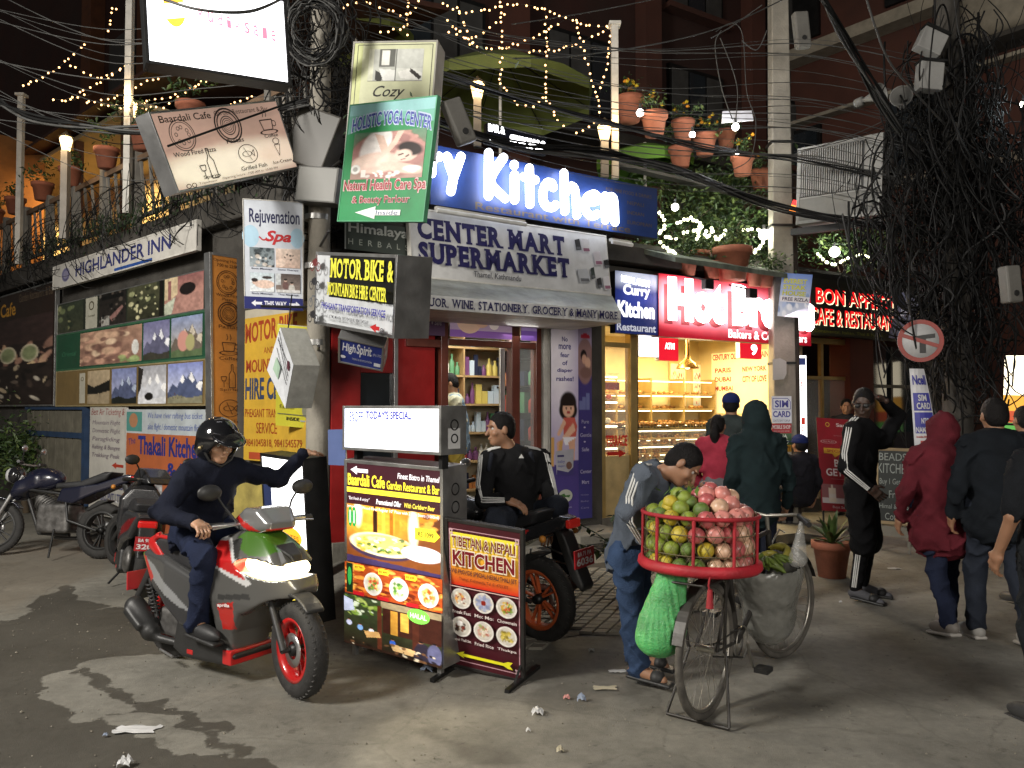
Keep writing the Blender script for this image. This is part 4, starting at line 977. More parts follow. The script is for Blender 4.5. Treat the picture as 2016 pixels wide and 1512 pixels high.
S.text('Rejuvenation', .1, .08, .94, .245, '#22264e', bold=.015); S.text('Spa', .36, .27, .8, .4, '#b8262c', bold=.03, shear=.3); S.line([(.26, .33), (.32, .36), (.42, .35)], .012, '#b8262c')
def massage(k):
 I = Img(48, 38, '#8a98a0')
 if k == 0: I.grad('#5a7078', '#8a9aa4'); I.blobs(30, ['#1c2428', '#3a5058', '#c8b8a8', '#e0e0e0', '#28343c'], 0, 0, 1, 1, .03, .12)
 elif k == 1: I.grad('#d8b8a0', '#c09478'); I.blobs(5, ['#2a2420'], .3, .3, .8, .7, .04, .06); I.ell(.2, .75, .2, .2, '#d8b49a')
 elif k == 2: I.grad('#a8c0cc', '#d8e0e4'); I.ell(.6, .6, .4, .22, '#d8ac90'); I.ell(.22, .5, .12, .14, '#c89878'); I.ell(.2, .4, .13, .1, '#2a1c18'); I.ell(.7, .25, .2, .08, '#3a2c28')
 else: I.grad('#4a3c38', '#8a7468'); I.rect(.0, 0, .2, .6, '#b8c0c4'); figure(I, .4, .35, .3, '#c09074', '#6a3c34'); figure(I, .65, .5, .3, '#c09074', '#b8b4ac'); I.rect(0, .85, 1, 1, '#c8c8c8')
 return I.noise(.25, 3)
for k, (x, y, t) in enumerate(((.1, .43, 'Foot Massage'), (.54, .43, 'Stone Therapy'), (.1, .66, 'Body Massage'), (.54, .66, 'Thai Massage'))):
 S.pic(x, y, x + .41, y + .175, massage(k), name='massage_photo'); S.text(t, x + .03, y + .185, x + .38, y + .205, '#2a2e50', bold=.01)
S.rect(0, .885, 1, 1, '#23296a'); S.text('THIS WAY', .34, .92, .72, .97, '#e4e6ee', bold=.03); arrow(S, .12, .31, .945, .03, '#e4e6ee', True, True); arrow(S, .76, .95, .945, .03, '#e4e6ee', False, True); S.done()
S = signP((546, 638, 7.25), (620, 645, 7.24), (552, 838, 7.5), 'yellow_spa_sign', 'bright yellow spa sign half hidden behind a tilted box sign', back=WHITEP, depth=.03)
S.rect(0, 0, 1, 1, '#cfc93c'); S.text('SPA', .66, .05, .95, .14, '#d88a3a', bold=.02); S.text('DETOX', .3, .3, .95, .36, '#3a2c48'); S.rect(.62, .46, .98, .5, '#6a1c38'); S.ell(.8, .62, .1, .02, '#a8a4a0'); S.ell(.75, .68, .08, .02, '#a8a4a0'); S.ell(.82, .82, .1, .07, '#8a8a7a'); S.text('facial', .1, .78, .5, .82, '#8a8430'); S.rect(.05, .87, .95, .88, '#6a6a50'); S.text('INSIDE', .3, .9, .65, .935, '#2c2c20', bold=.02); arrow(S, .68, .95, .93, .018, '#a8acb0', False); S.done()
# tilted box sign
def tilted_box():
 A = [at(552, 644, 6.72), at(526, 728, 6.78), at(562, 804, 6.66), at(578, 718, 6.55)]
 e = Vector((.19, .13, .0)); t = thing('tilted_box_sign', 'grey box sign hanging on its corner in front of the yellow boards', 'sign', Matrix.Translation(A[1]))
 V = [a - A[1] for a in A] + [a - A[1] + e for a in A]
 b = MB(); b.add(V, [(4, 5, 6, 7), (0, 4, 7, 3), (3, 7, 6, 2), (2, 6, 5, 1), (1, 5, 4, 0)], M('grey_sheet', (.34, .34, .31), .6, dirt=.5)); b.build('casing', None, t, bevel=.004)
 n = (V[3] - V[0]).cross(V[1] - V[0]).normalized(); n = -n if n.dot(CAMP - A[1]) < 0 else n
 c = sum((V[i] for i in range(4)), Vector()) / 4
 MB().add([v + n * .002 for v in V[:4]], [(0, 1, 2, 3)]).build('face', M('grey_white_print', (.55, .57, .6), .5, dirt=.2), t)
 MB().add([c + (v - c) * .28 + (V[1] - c) * .3 + n * .004 for v in V[:4]], [(0, 1, 2, 3)]).build('printed_panel', M('pale_green_print', (.3, .42, .32), .5), t)
 p = c + (V[3] - c) * .6 + n * .005; ax = (V[0] - V[3]).normalized() * .035; ay = (V[2] - V[3]).normalized() * .035
 MB().add([p + ax * math.cos(q) + ay * math.sin(q) for q in [i * PI / 8 for i in range(16)]], [tuple(range(16))]).build('emblem', M('dark_maroon_print', (.08, .02, .03), .5), t)
 m = MB()
 for a, b_ in ((.1, .5), (.3, .3), (.25, .6), (.5, .7)): m.bar(V[0] * (1 - a) + V[1] * a * .5 + c * a * .5 + n * .006, V[3] * (1 - b_) + V[2] * b_ + (c - V[2]) * .25 + n * .006, .004, .002)
 m.build('linework', DARKM, t)
 MB().tube([V[0] + e * .3, V[0] + e * .3 + Vector((0, .1, .3))], .006).build('hanger', RUBBER, t)
tilted_box()

# motor bike box and smaller box below
S = signP((624, 497, 6.7), (783, 503, 5.73), (620, 636, 6.8), 'hire_box_sign', 'white box sign with yellow letters on black and small motorcycle drawings', back=M('dark_grey_sheet', (.12, .125, .12), .5, .2, dirt=.5), depth=.3, frame=ALUM, fw=.02)
S.rect(0, 0, 1, 1, '#c8ccd0'); S.rect(.19, .03, .99, .6, '#0c0c0c')
slab_text(S, 'MOTOR BIKE &', .205, .07, 1.0, .33, '#e6e24a', bold=.03); slab_text(S, 'MOUNTAIN BIKE HIRE CENTER', .2, .4, .99, .57, '#e6e24a', bold=.03)
S.text('PHEASANT TRANSPORTATION SERVICE', .2, .67, .985, .76, '#33309a', bold=.02); S.text('Thamel, KTM, Mobile: 9851045818, 9841545569', .2, .83, .8, .88, '#3a3a42', bold=.005)
S.poly([(.82, .9), (.89, .85), (.89, .88), (.93, .88), (.93, .93), (.89, .93), (.89, .96)], '#b8282a'); S.ring(.955, .92, .02, .03, .4, '#5a5a60')
def moto_icon(S, cx, cy, r, c, road=False):
 k = S.W / S.H
 for q in (-.55, .55): S.ring(cx + q * r, cy + .35 * r * k, r * .38, r * .38 * k, .25, c, 14)
 if not road: S.poly([(cx - .5 * r, cy - .15 * r * k), (cx + .1 * r, cy - .35 * r * k), (cx + .35 * r, cy - .2 * r * k), (cx + .2 * r, cy + .3 * r * k), (cx - .3 * r, cy + .3 * r * k)], c)
 S.line([(cx - .55 * r, cy + .35 * r * k), (cx - .2 * r, cy - .2 * r * k), (cx + .3 * r, cy - .2 * r * k), (cx + .55 * r, cy + .35 * r * k)], r * S.W * .12, c); S.line([(cx + .25 * r, cy - .6 * r * k), (cx + .45 * r, cy + .2 * r * k)], r * S.W * .1, c)
moto_icon(S, .1, .14, .08, '#6a2c2c'); moto_icon(S, .1, .4, .08, '#2c2c30'); moto_icon(S, .1, .64, .08, '#5a5e64', True); moto_icon(S, .1, .86, .08, '#2c2c30')
S.done()
y = .15
m = MB(); m.add([(S.W + .002, .1, .13), (S.W + .002, .17, .22), (S.W + .002, .22, .4), (S.W + .002, .17, .42), (S.W + .002, .12, .3)], [(0, 1, 2, 3, 4)]); m.build('torn_sticker', M('torn_paper', (.4, .4, .4), .7), S.o)
S = signP((667, 664, 6.4), (756, 683, 6.42), (667, 712, 6.64), 'small_box_sign', 'small blue box sign with white brush letters under the hire box', back=ALUM, depth=.16, frame=ALUM, fw=.014)
S.rect(0, 0, 1, 1, '#2b3a8a'); S.text('High', .08, .16, .38, .58, '#e6e8f0', bold=.025, shear=.15); S.text('Spirit', .4, .1, .74, .62, '#e6e8f0', bold=.025, shear=.15); S.text('(P) LTD.', .77, .35, .97, .48, '#d8dae8'); S.text('TREKS & EXPEDITION', .3, .7, .75, .78, '#c8ccdc'); S.rect(.8, .72, .95, .86, '#e6e8f0'); S.ell(.1, .72, .06, .06, '#e6e8f0'); S.done()
for z in (.06, .17):
 MB().cbox((S.W + .003, .08, z), (.002, .05, .045)).build('side_emblem', M('pale_sticker', (.5, .5, .5), .6), S.o)

# leaning signs up on the cable pole
S = signP((690, 207, 6.5), (862, 188, 5.99), (665, 436, 6.56), 'yoga_sign', 'green yoga and spa sign with a massage photo and a white arrow reading Inside', back=WHITEP, depth=.035, frame=M('green_metal', (.08, .3, .16), .5), fw=.008)
S.rect(0, 0, 1, 1, '#2f8a55'); S.rect(0, 0, 1, .1, '#8fc3c4')
S.poly([(0, .1), (1, .1), (1, .2), (.5, .14), (0, .26)], '#6fb0a0')
S.outlined('HOLISTIC YOGA CENTER', .06, .13, .97, .24, '#3a4a9c', '#b9c6e0', .02, .05, arc=.06, slant=-.03)
I = Img(90, 84, '#2f8a55'); I.grad('#3a8a5c', '#b07a66')
I.ell(.5, .5, .52, .5, '#a8574a', .1); I.blobs(30, ['#b8604c', '#9a4a40', '#c07058'], .45, .05, 1, .5, .04, .1)
I.ell(.3, .35, .18, .38, '#dcd4d0', .2, .2); I.ell(.42, .2, .12, .25, '#e4ddd8', .2, .1); I.poly([(.3, .05), (.42, .1), (.55, .5), (.45, .55)], '#d8a98c'); I.poly([(.62, .0), (.7, .02), (.62, .28), (.5, .5), (.44, .46), (.56, .22)], '#d8a98c')
I.ell(.35, .66, .34, .22, '#deb098', .2, -.1); I.ell(.3, .62, .25, .13, '#e8c0a8', .5, -.1); I.ell(.7, .78, .3, .1, '#dcaa90', .3, .3); I.ell(.76, .5, .15, .16, '#deb096', .15, .5); I.ell(.8, .4, .18, .13, '#2a1a1c', .3, .6); I.ell(.72, .53, .11, .12, '#e0b49c', .3, .5)
I.line([(.66, .52), (.71, .5)], .012, '#3a2420'); I.line([(.76, .56), (.79, .53)], .012, '#3a2420'); I.line([(.7, .62), (.75, .6)], .01, '#9a4a42'); I.ell(.85, .8, .12, .06, '#dfe2e2', .3)
I.ell(.07, .78, .07, .1, '#e8e8e4', .2); I.ell(.07, .78, .035, .05, '#a8a8a0', .3); I.rect(.16, .8, .22, .95, '#e6e2d8'); I.blobs(14, ['#ece8e0', '#d8d2c8'], .22, .84, .9, .96, .02, .045); I.rect(0, .0, 1, .02, '#2f8a55')
S.pic(.1, .25, .93, .645, I.noise(.12, 5), name='massage_photo')
S.outlined('Natural Health Care Spa', .04, .655, .98, .76, '#a02c3c', '#d8b8b8', .01, .04); S.outlined('& Beauty Parlour', .16, .79, .82, .86, '#a02c3c', '#c8b0b0', .0, .03)
S.poly([(.21, .925), (.45, .875), (.45, .905), (.74, .905), (.74, .95), (.45, .95), (.45, .98)], '#e6eae8'); S.text('Inside', .46, .909, .71, .946, '#2c3878'); S.done()
S = signP((697, 83, 6.85), (862, 80, 6.71), (680, 300, 6.84), 'guest_house_sign', 'cream box sign in black script with a bedroom photo behind the yoga sign', back=M('dull_box_side', (.16, .15, .13), .7, dirt=.5), depth=.22, frame=M('grey_box_edge', (.3, .29, .26), .6, .3), fw=.012)
S.rect(0, 0, 1, 1, '#c8cba8'); S.rect(.0, 0, .12, 1, '#c2c890'); S.line([(.06, .03), (.95, .03), (.95, .97), (.06, .97), (.06, .03)], .006, '#3a3a30')
I = Img(70, 40, '#c8ccc0'); I.rect(0, 0, .5, 1, '#aeb2a6'); I.rect(.2, .0, .48, .55, '#5a5c54'); I.rect(.24, .05, .38, .5, '#d8d8cc'); I.poly([(.15, .65), (.3, .8), (.25, 1), (.15, .95)], '#2c2c28'); I.poly([(.2, .6), (.5, .65), (.5, 1), (.3, 1)], '#d8dad4'); I.rect(.5, 0, .51, 1, '#2a2a26'); I.rect(.52, .0, 1, .6, '#b8bcb2'); I.poly([(.55, .7), (.8, .6), (1, .75), (.95, .95), (.6, .9)], '#dcdcd4'); I.poly([(.78, .6), (.98, .85), (.94, .95), (.76, .7)], '#2c2620'); I.rect(0, .0, .1, 1, '#c8cba8'); I.rect(.0, .97, 1, 1, '#2a2a26')
S.pic(.2, .07, .85, .36, I.noise(.12, 4), name='room_photo'); S.text('Cozy', .28, .4, .66, .53, '#1c1c18', bold=.008, shear=.45); S.text('Guest House', .1, .58, .98, .73, '#1c1c18', bold=.008, shear=.45); S.done()
S = signP((292, 222, 5.8), (543, 197, 6.88), (350, 379, 5.98), 'cafe_light_box', 'tilted pink light box of the cafe with line drawings of food', back=M('green_grey_sheet', (.22, .27, .24), .5, .3, dirt=.4), depth=.16, frame=ALUM, fw=.012, lit=.36)
I = Img(60, 40).grad('#b89888', '#c09a88'); I.ell(.25, .78, .32, .2, '#fff4d8', .9); I.ell(.62, .74, .42, .22, '#fff2da', .9); I.ell(.85, .72, .2, .15, '#f8e0c8', .9)
S.pic(0, 0, 1, 1, I, lit=.6); DK = '#241a18'
S.text('Baardali Cafe', .05, .05, .42, .14, DK, bold=.01, slant=-.01, lit=0); S.text('Garden Restaurant & Bar', .45, .06, .9, .125, '#6a5048', lit=0, slant=-.01)
pizza_icon(S, .17, .32, .09, DK); pasta_icon(S, .52, .27, .105, DK); cup_icon(S, .84, .3, .09, DK); bottle_icon(S, .27, .73, .09, DK); fish_icon(S, .6, .68, .08, DK)
S.line([(.84, .62), (.86, .78), (.89, .62), (.84, .62)], .006, DK); S.ring(.865, .57, .03, .045, .2, DK)
S.text('Wood Fired Pizza', .05, .52, .36, .58, DK, bold=.01, lit=0); S.text('Pastas', .46, .45, .6, .51, DK, bold=.01, lit=0); S.text('Coffee', .78, .46, .9, .51, DK, bold=.01, lit=0); S.text('Spirits', .2, .86, .33, .92, DK, bold=.01, lit=0); S.text('Grilled Fish', .5, .84, .72, .895, DK, bold=.01, lit=0); S.text('Ice-Cream', .78, .84, .95, .885, DK, bold=.01, lit=0)
S.ring(.075, .955, .018, .03, .3, DK); S.ring(.115, .955, .018, .03, .3, DK); S.text('Tripadvisor', .15, .935, .29, .97, DK, lit=0); S.text('Opening hours : 7:00 AM to 10:00 PM', .33, .925, .8, .965, DK, lit=0)
S.done(); MB().tube([(-.02, -.1, .33), (1.5, -.12, .56)], .009).build('stay_rod', DARKM, S.o)
S = signP((279, -60, 5.2), (562, 0, 5.7), (289, 123, 5.2), 'white_light_box', 'large overexposed white light box at the top left with traces of red lettering', back=DARKM, depth=.14, frame=DARKM, fw=.016, lit=3.2)
S.rect(.02, .02, .98, .98, (.95, .95, 1.)); S.ell(.2, .36, .075, .2, '#e8b040', lit=1.3); S.poly([(.1, .34), (.28, .26), (.3, .42), (.12, .5)], '#ffffff', lit=3.2); S.line([(.13, .22), (.16, .17), (.2, .155), (.25, .18), (.28, .24)], .008, '#b8404a'); S.line([(.12, .52), (.15, .6), (.2, .63), (.26, .56)], .006, '#a83a4a')
for i, t in enumerate('Rudiksale'): 
 x = .36 + .064 * i; S.text(t, x, .3 + .012 * i, x + .035, .43 + .012 * i, '#e07088', bold=.01, lit=1.5)
S.done()
S = signP((594, 205, 7.0), (672, 232, 6.9), (588, 322, 7.0), 'blank_box', 'blank grey metal box among the cables behind the yoga sign', cat='box', back=CONCD, depth=.2, frame=CONCD, fw=.01); S.rect(0, 0, 1, 1, '#34322c'); S.done()
S = signP((588, 325, 6.9), (668, 330, 6.8), (590, 395, 6.9), 'meter_box', 'grey meter box on the cable pole under the blank box', cat='box', back=M('meter_grey', (.06, .06, .055), .6, dirt=.5), depth=.2); S.rect(.04, .04, .96, .96, '#45453e'); S.done()

zt = onR(848, 284, .38).z; zb = onR(848, 402, .38).z
S = signR(846, 1296, zt, zb, .38, 'curry_kitchen_sign', 'big blue restaurant sign with glowing white tube letters', back=DARKM, depth=.12)
S.rect(0, 0, 1, 1, '#27407c')
GOLD = '#6a5a44'
S.text('Restaurant with Terrace', .17, .84, .86, .97, GOLD, bold=.01)
for i, t in enumerate(('FOR FINE FOOD & DRINKS', 'NEPALI', 'INDIAN', 'EUROPEAN')): S.text(t, (.74 if i == 0 else .845), .16 + .19 * i, .97 if i in (0, 3) else .93, .23 + .19 * i, GOLD, bold=.005)
S.done()
NEON = M('neon_white', (1, 1, 1), .4, emit=9., ecol=(.86, .9, 1.0), bump=0, var=0)
def kpt(x, y, off=.47):   # zoomed pixel of the neon study -> the plane of the letters
 p = onR(930 + x / 5.305, 220 + y / 5.305, off); return FR.inverted() @ p
KS = [[(170, 430), (168, 880)], [(325, 480), (190, 720), (340, 905)], [(440, 660), (440, 920)], [(437, 553), (437, 560)], [(595, 590), (600, 965)], [(540, 680), (655, 712)],
   [(845, 790), (825, 745), (775, 745), (740, 830), (740, 930), (780, 990), (830, 1000), (868, 975)], [(955, 640), (965, 1040)], [(968, 850), (1020, 780), (1065, 800), (1080, 900), (1090, 1080)],
   [(1180, 940), (1300, 935), (1300, 880), (1255, 860), (1195, 900), (1175, 980), (1200, 1060), (1260, 1090), (1300, 1070)], [(1385, 880), (1390, 1130)], [(1392, 960), (1430, 890), (1470, 900), (1485, 1000), (1490, 1155)]]
b = bpy.data.objects['curry_kitchen_sign']; inv = b.matrix_local.inverted() @ FR
for ks in KS:
 m = MB(); pts = [inv @ kpt(*q) for q in ks]
 if len(pts) > 2:
  fine = []
  for i in range(len(pts) - 1):
   p0, p1, p2, p3 = pts[max(i - 1, 0)], pts[i], pts[i + 1], pts[min(i + 2, len(pts) - 1)]
   for t in (0, .25, .5, .75): fine.append(.5 * ((2 * p1) + (p2 - p0) * t + (2 * p0 - 5 * p1 + 4 * p2 - p3) * t * t + (3 * p1 - p0 - 3 * p2 + p3) * t ** 3))
  pts = fine + [pts[-1]]
 r = .046
 m.tube(pts, r, n=10); m.sphere(pts[0], r, n=10); m.sphere(pts[-1], r, n=10); m.build('neon_letter', NEON, b)
for ks in ([(-430, 500), (-425, 640)], [(-430, 560), (-400, 470), (-350, 470)], [(-265, 470), (-205, 650)], [(-120, 470), (-200, 700), (-225, 830)]):
 m = MB(); pts = [inv @ kpt(*q) for q in ks]; m.tube(pts, .046, n=10); m.sphere(pts[0], .046); m.sphere(pts[-1], .046); m.build('neon_letter', NEON, b)
# small glowing sign above it
a_, c_ = sR(955, .4), sR(1074, .4); zt2 = onR(955, 243, .4).z; zb2 = onR(955, 283, .4).z
S = Sign(FR @ Matrix.Translation((a_, -.42, zb2)), c_ - a_, zt2 - zb2, 'small_neon_sign', 'small black sign with blurred glowing white letters above the blue sign', 'sign', back=DARKM, depth=.06)
S.rect(0, 0, 1, 1, '#0a0c1c'); S.text('BAR &', .03, .0, .3, .38, '#ffffff', bold=.05, lit=6.); S.text('SPECIALS', .38, .3, .98, .82, '#ffffff', bold=.08, lit=8.); S.text('OPEN 7-10', .36, .62, .98, .9, '#ffffff', bold=.05, lit=7.) if False else None
for x in (.06, .16, .24): S.ell(x, .75, .02, .06, '#ffffff', lit=5.)
S.done()
# supermarket sign, its hood and the lettered valance
ztop = onR(835, 408, .38).z - .02
zlow = onR(815, 545, .47).z
a0, a1 = sR(812, .5), sR(1207, .5)
hgt = math.hypot(ztop - zlow, .09)
S = Sign(FR @ Matrix.Translation((a0, -.47, zlow)) @ Matrix.Rotation(-math.atan2(.09, ztop - zlow), 4, 'X'), a1 - a0, hgt, 'supermarket_sign', 'wide white supermarket sign with heavy dark blue capitals', 'sign', back=WHITEP, depth=.06, frame=WHITEP, fw=.012)
S.rect(0, 0, 1, 1, '#c9c9c8'); NAVY = '#1e1a50'
slab_text(S, 'CENTER MART', .035, .13, .76, .44, NAVY, .05); slab_text(S, 'SUPERMARKET', .03, .49, .77, .8, NAVY, .05); S.text('Thamel, Kathmandu', .27, .85, .5, .95, '#2c2c38', bold=.01, shear=.15)
for (x, y, w, h, c1) in ((.8, .14, .035, .2, '#3c3c3e'), (.835, .12, .05, .24, '#d9d8da'), (.9, .3, .05, .25, '#d4cfd4'), (.955, .42, .035, .15, '#2c2c2e'), (.8, .62, .07, .24, '#b9bcc0'), (.875, .58, .025, .2, '#3c4440'), (.905, .74, .03, .18, '#3a3a3c'), (.94, .7, .045, .24, '#d8d6da')):
 S.poly([(x, y + .03), (x + w * .8, y), (x + w, y + h * .9), (x + w * .15, y + h)], c1); S.poly([(x + w * .2, y + h * .7), (x + w * .85, y + h * .66), (x + w * .95, y + h * .86), (x + w * .22, y + h * .92)], '#9a6a80' if c1.startswith('#d') else '#6a6c70')
S.done()
hood = thing('shop_hood', 'grey metal hood between the supermarket sign and its lettered valance', 'awning', FR)
b0, b1 = sR(790, .95), sR(1222, .95); zv1 = onR(815, 578, .95).z; zv0 = onR(815, 606, .95).z
m = MB(); m.add([(b0, -.47, zlow), (a1 + .02, -.47, zlow), (b1, -.95, zv1), (b0, -.95, zv1), (b0, -.47, zlow - .012), (a1 + .02, -.47, zlow - .012), (b1, -.95, zv1 - .012), (b0, -.95, zv1 - .012)], [(0, 1, 2, 3), (4, 7, 6, 5), (1, 5, 6, 2), (0, 3, 7, 4)]); m.build('hood_sheet', M('grey_green_tin', (.3, .31, .27), .5, .3, var=.2, dirt=.5), hood)
MB().box((b0, -.94, zv0 - .0), (b1, -.02, zv0 + .012)).build('soffit', WHITEP, hood)
MB().add([(b1, -.95, zv0), (b1, -.95, zv1), (a1 + .02, -.47, zlow), (b1, -.3, zv0)], [(0, 3, 2, 1)]).build('end_sheet', M('grey_green_tin', (.3, .31, .27)), hood)
S = Sign(FR @ Matrix.Translation((b0, -.957, zv0)), b1 - b0, zv1 - zv0, 'shop_valance', 'white strip under the hood listing liquor, wine and groceries in navy', 'sign', back=WHITEP, depth=.006)
S.rect(0, 0, 1, 1, '#cfcfce'); slab_text(S, 'LIQUOR, WINE, STATIONERY, GROCERY & MANY MORE....', .055, .2, .995, .82, NAVY, .02); S.done()
zh = onR(680, 432, .3).z; zl = onR(680, 490, .3).z
S = signR(676, 815, zh, zl, .3, 'herbals_sign', 'dark green herbals sign half hidden behind the yoga sign', back=DARKM, depth=.08)
S.rect(0, 0, 1, 1, '#3f4742'); S.rect(0, 0, .02, 1, '#b8bcb8'); S.text('Himalaya', .05, .06, .9, .5, '#c2c6c0', bold=.02); S.text('HERBALS', .05, .62, .9, .82, '#aeb4ac', space=2.2); S.done()
for u0, u1, v in ((860, 1035, 414), (1205, 1245, 476)):
 p = FR.inverted() @ onR(u0, v, .6); q = FR.inverted() @ onR(u1, v + (u1 - u0) * .16, .6)
 t = thing('tube_lamp', 'unlit white tube lamp ' + ('under the glowing blue sign' if u0 < 900 else 'at the right end of the supermarket sign'), 'lamp', FR @ Matrix.Translation(p)); q = q - p
 MB().tube([(0, 0, 0), q], .022, n=10).build('tube', M('tube_white', (.7, .7, .68), .4), t); MB().bar((0, .03, .03), q + Vector((0, .03, .03)), .05, .03).build('batten', WHITEP, t)

# second curry kitchen sign, bakery sign, bistro sign
z1 = onR(1216, 533, .28).z; z0 = onR(1212, 655, .28).z
S = signR(1212, 1296, z1, z0, .28, 'blue_restaurant_sign', 'small dark blue restaurant sign in white brush letters beside the red bakery sign', back=DARKM, depth=.1)
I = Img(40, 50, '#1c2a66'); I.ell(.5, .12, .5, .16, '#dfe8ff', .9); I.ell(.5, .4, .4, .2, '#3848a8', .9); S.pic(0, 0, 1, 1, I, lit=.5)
S.text('HIMALAYAN', .14, .06, .8, .17, '#ffffff', bold=.04, lit=6., slant=-.05); S.text('Curry', .18, .2, .82, .42, '#f4f6ff', bold=.05, lit=1.2); S.text('Kitchen', .05, .47, .92, .74, '#f4f6ff', bold=.05, lit=1.2); S.text('Restaurant', .03, .83, .95, .96, '#c8ccd8', bold=.03, lit=.5); S.done()
z1 = onR(1298, 538, .3).z; z0 = onR(1298, 662, .3).z
S = signR(1298, 1598, z1, z0, .3, 'bakery_sign', 'red bakery sign with huge glowing white letters', back=M('dark_red', (.15, .01, .015), .5), depth=.14)
I = Img(90, 40, '#b01228'); I.ell(.35, .45, .45, .35, '#ff9aa8', .9, al=.7); I.ell(.75, .5, .3, .3, '#ff8a9a', .9, al=.6); S.pic(0, 0, 1, 1, I, lit=.42)  # pink ellipses paint the glow of the letters onto the red face
HOT = M('glowing_white_letter', (1, 1, 1), .4, emit=8., ecol=(1, .93, .92), bump=0, var=0)
v, f, _ = text_mesh('Hot Breads', .075)
for dy, mt in ((-.1, HOT),):
 x0_, x1_ = .02 * S.W, .985 * S.W; P = [(x0_ + (x1_ - x0_) * a, dy, S.H * (.24 + .7 * b_)) for a, b_ in v]
 m = MB(); m.add(P, f, mt); n = len(P); 
 m.build('glowing_letters', mt, S.o)
S.text('Hot Breads', .03, .16, .99, .8, '#7a0c1a', bold=.07); S.text('Bakers & Confectioners', .42, .8, .97, .95, '#f4ecec', bold=.03, lit=1.0); S.done()
for u, v_ in ((1392, 560), (1478, 578)):
 p = onR(u, v_, .65); t = thing('sign_floodlight', 'small black floodlight hanging before the red sign, ' + ('the left one' if u < 1400 else 'the one nearer the concrete pole'), 'lamp', Matrix.Translation(p) @ Matrix.Rotation(AR, 4, 'Z'), group='floodlights over the bakery sign')
 MB().box((-.07, -.05, -.06), (.07, .03, .06)).build('housing', DARKM, t, bevel=.01); MB().bar((0, 0, .05), (0, .5, .2), .02).build('arm', DARKM, t)
z1 = onR(1597, 546, .3).z; z0 = onR(1597, 658, .3).z
S = signR(1599, 1772, z1, z0, .3, 'bistro_sign', 'dark sign with glowing red capitals over the brown doorway', back=DARKM, depth=.12)
S.rect(0, 0, 1, 1, '#34362c'); S.rect(0, .87, 1, .99, '#33331c')
for dx, dy, c, l in ((.008, .015, '#fff0c0', 2.2), (0, 0, '#e0181c', 1.6)):
 S.text('BON APPÉTIT', .05 + dx, .1 + dy, .96 + dx, .44 + dy, c, bold=.03, lit=l); S.text('CAFE & RESTAURANT', .0 + dx, .52 + dy, .985 + dx, .82 + dy, c, bold=.02, lit=l * .8)
S.text('Continental, Italian, Thai & Nepali', .03, .9, .8, .97, '#7a7a28', lit=.1); S.done()
lamp('bakery_sign_glow', 'AREA', RP(sR(1440), .9, 2.9), 8, (1, .75, .75), .6, RP(sR(1440), 2.5, 0))

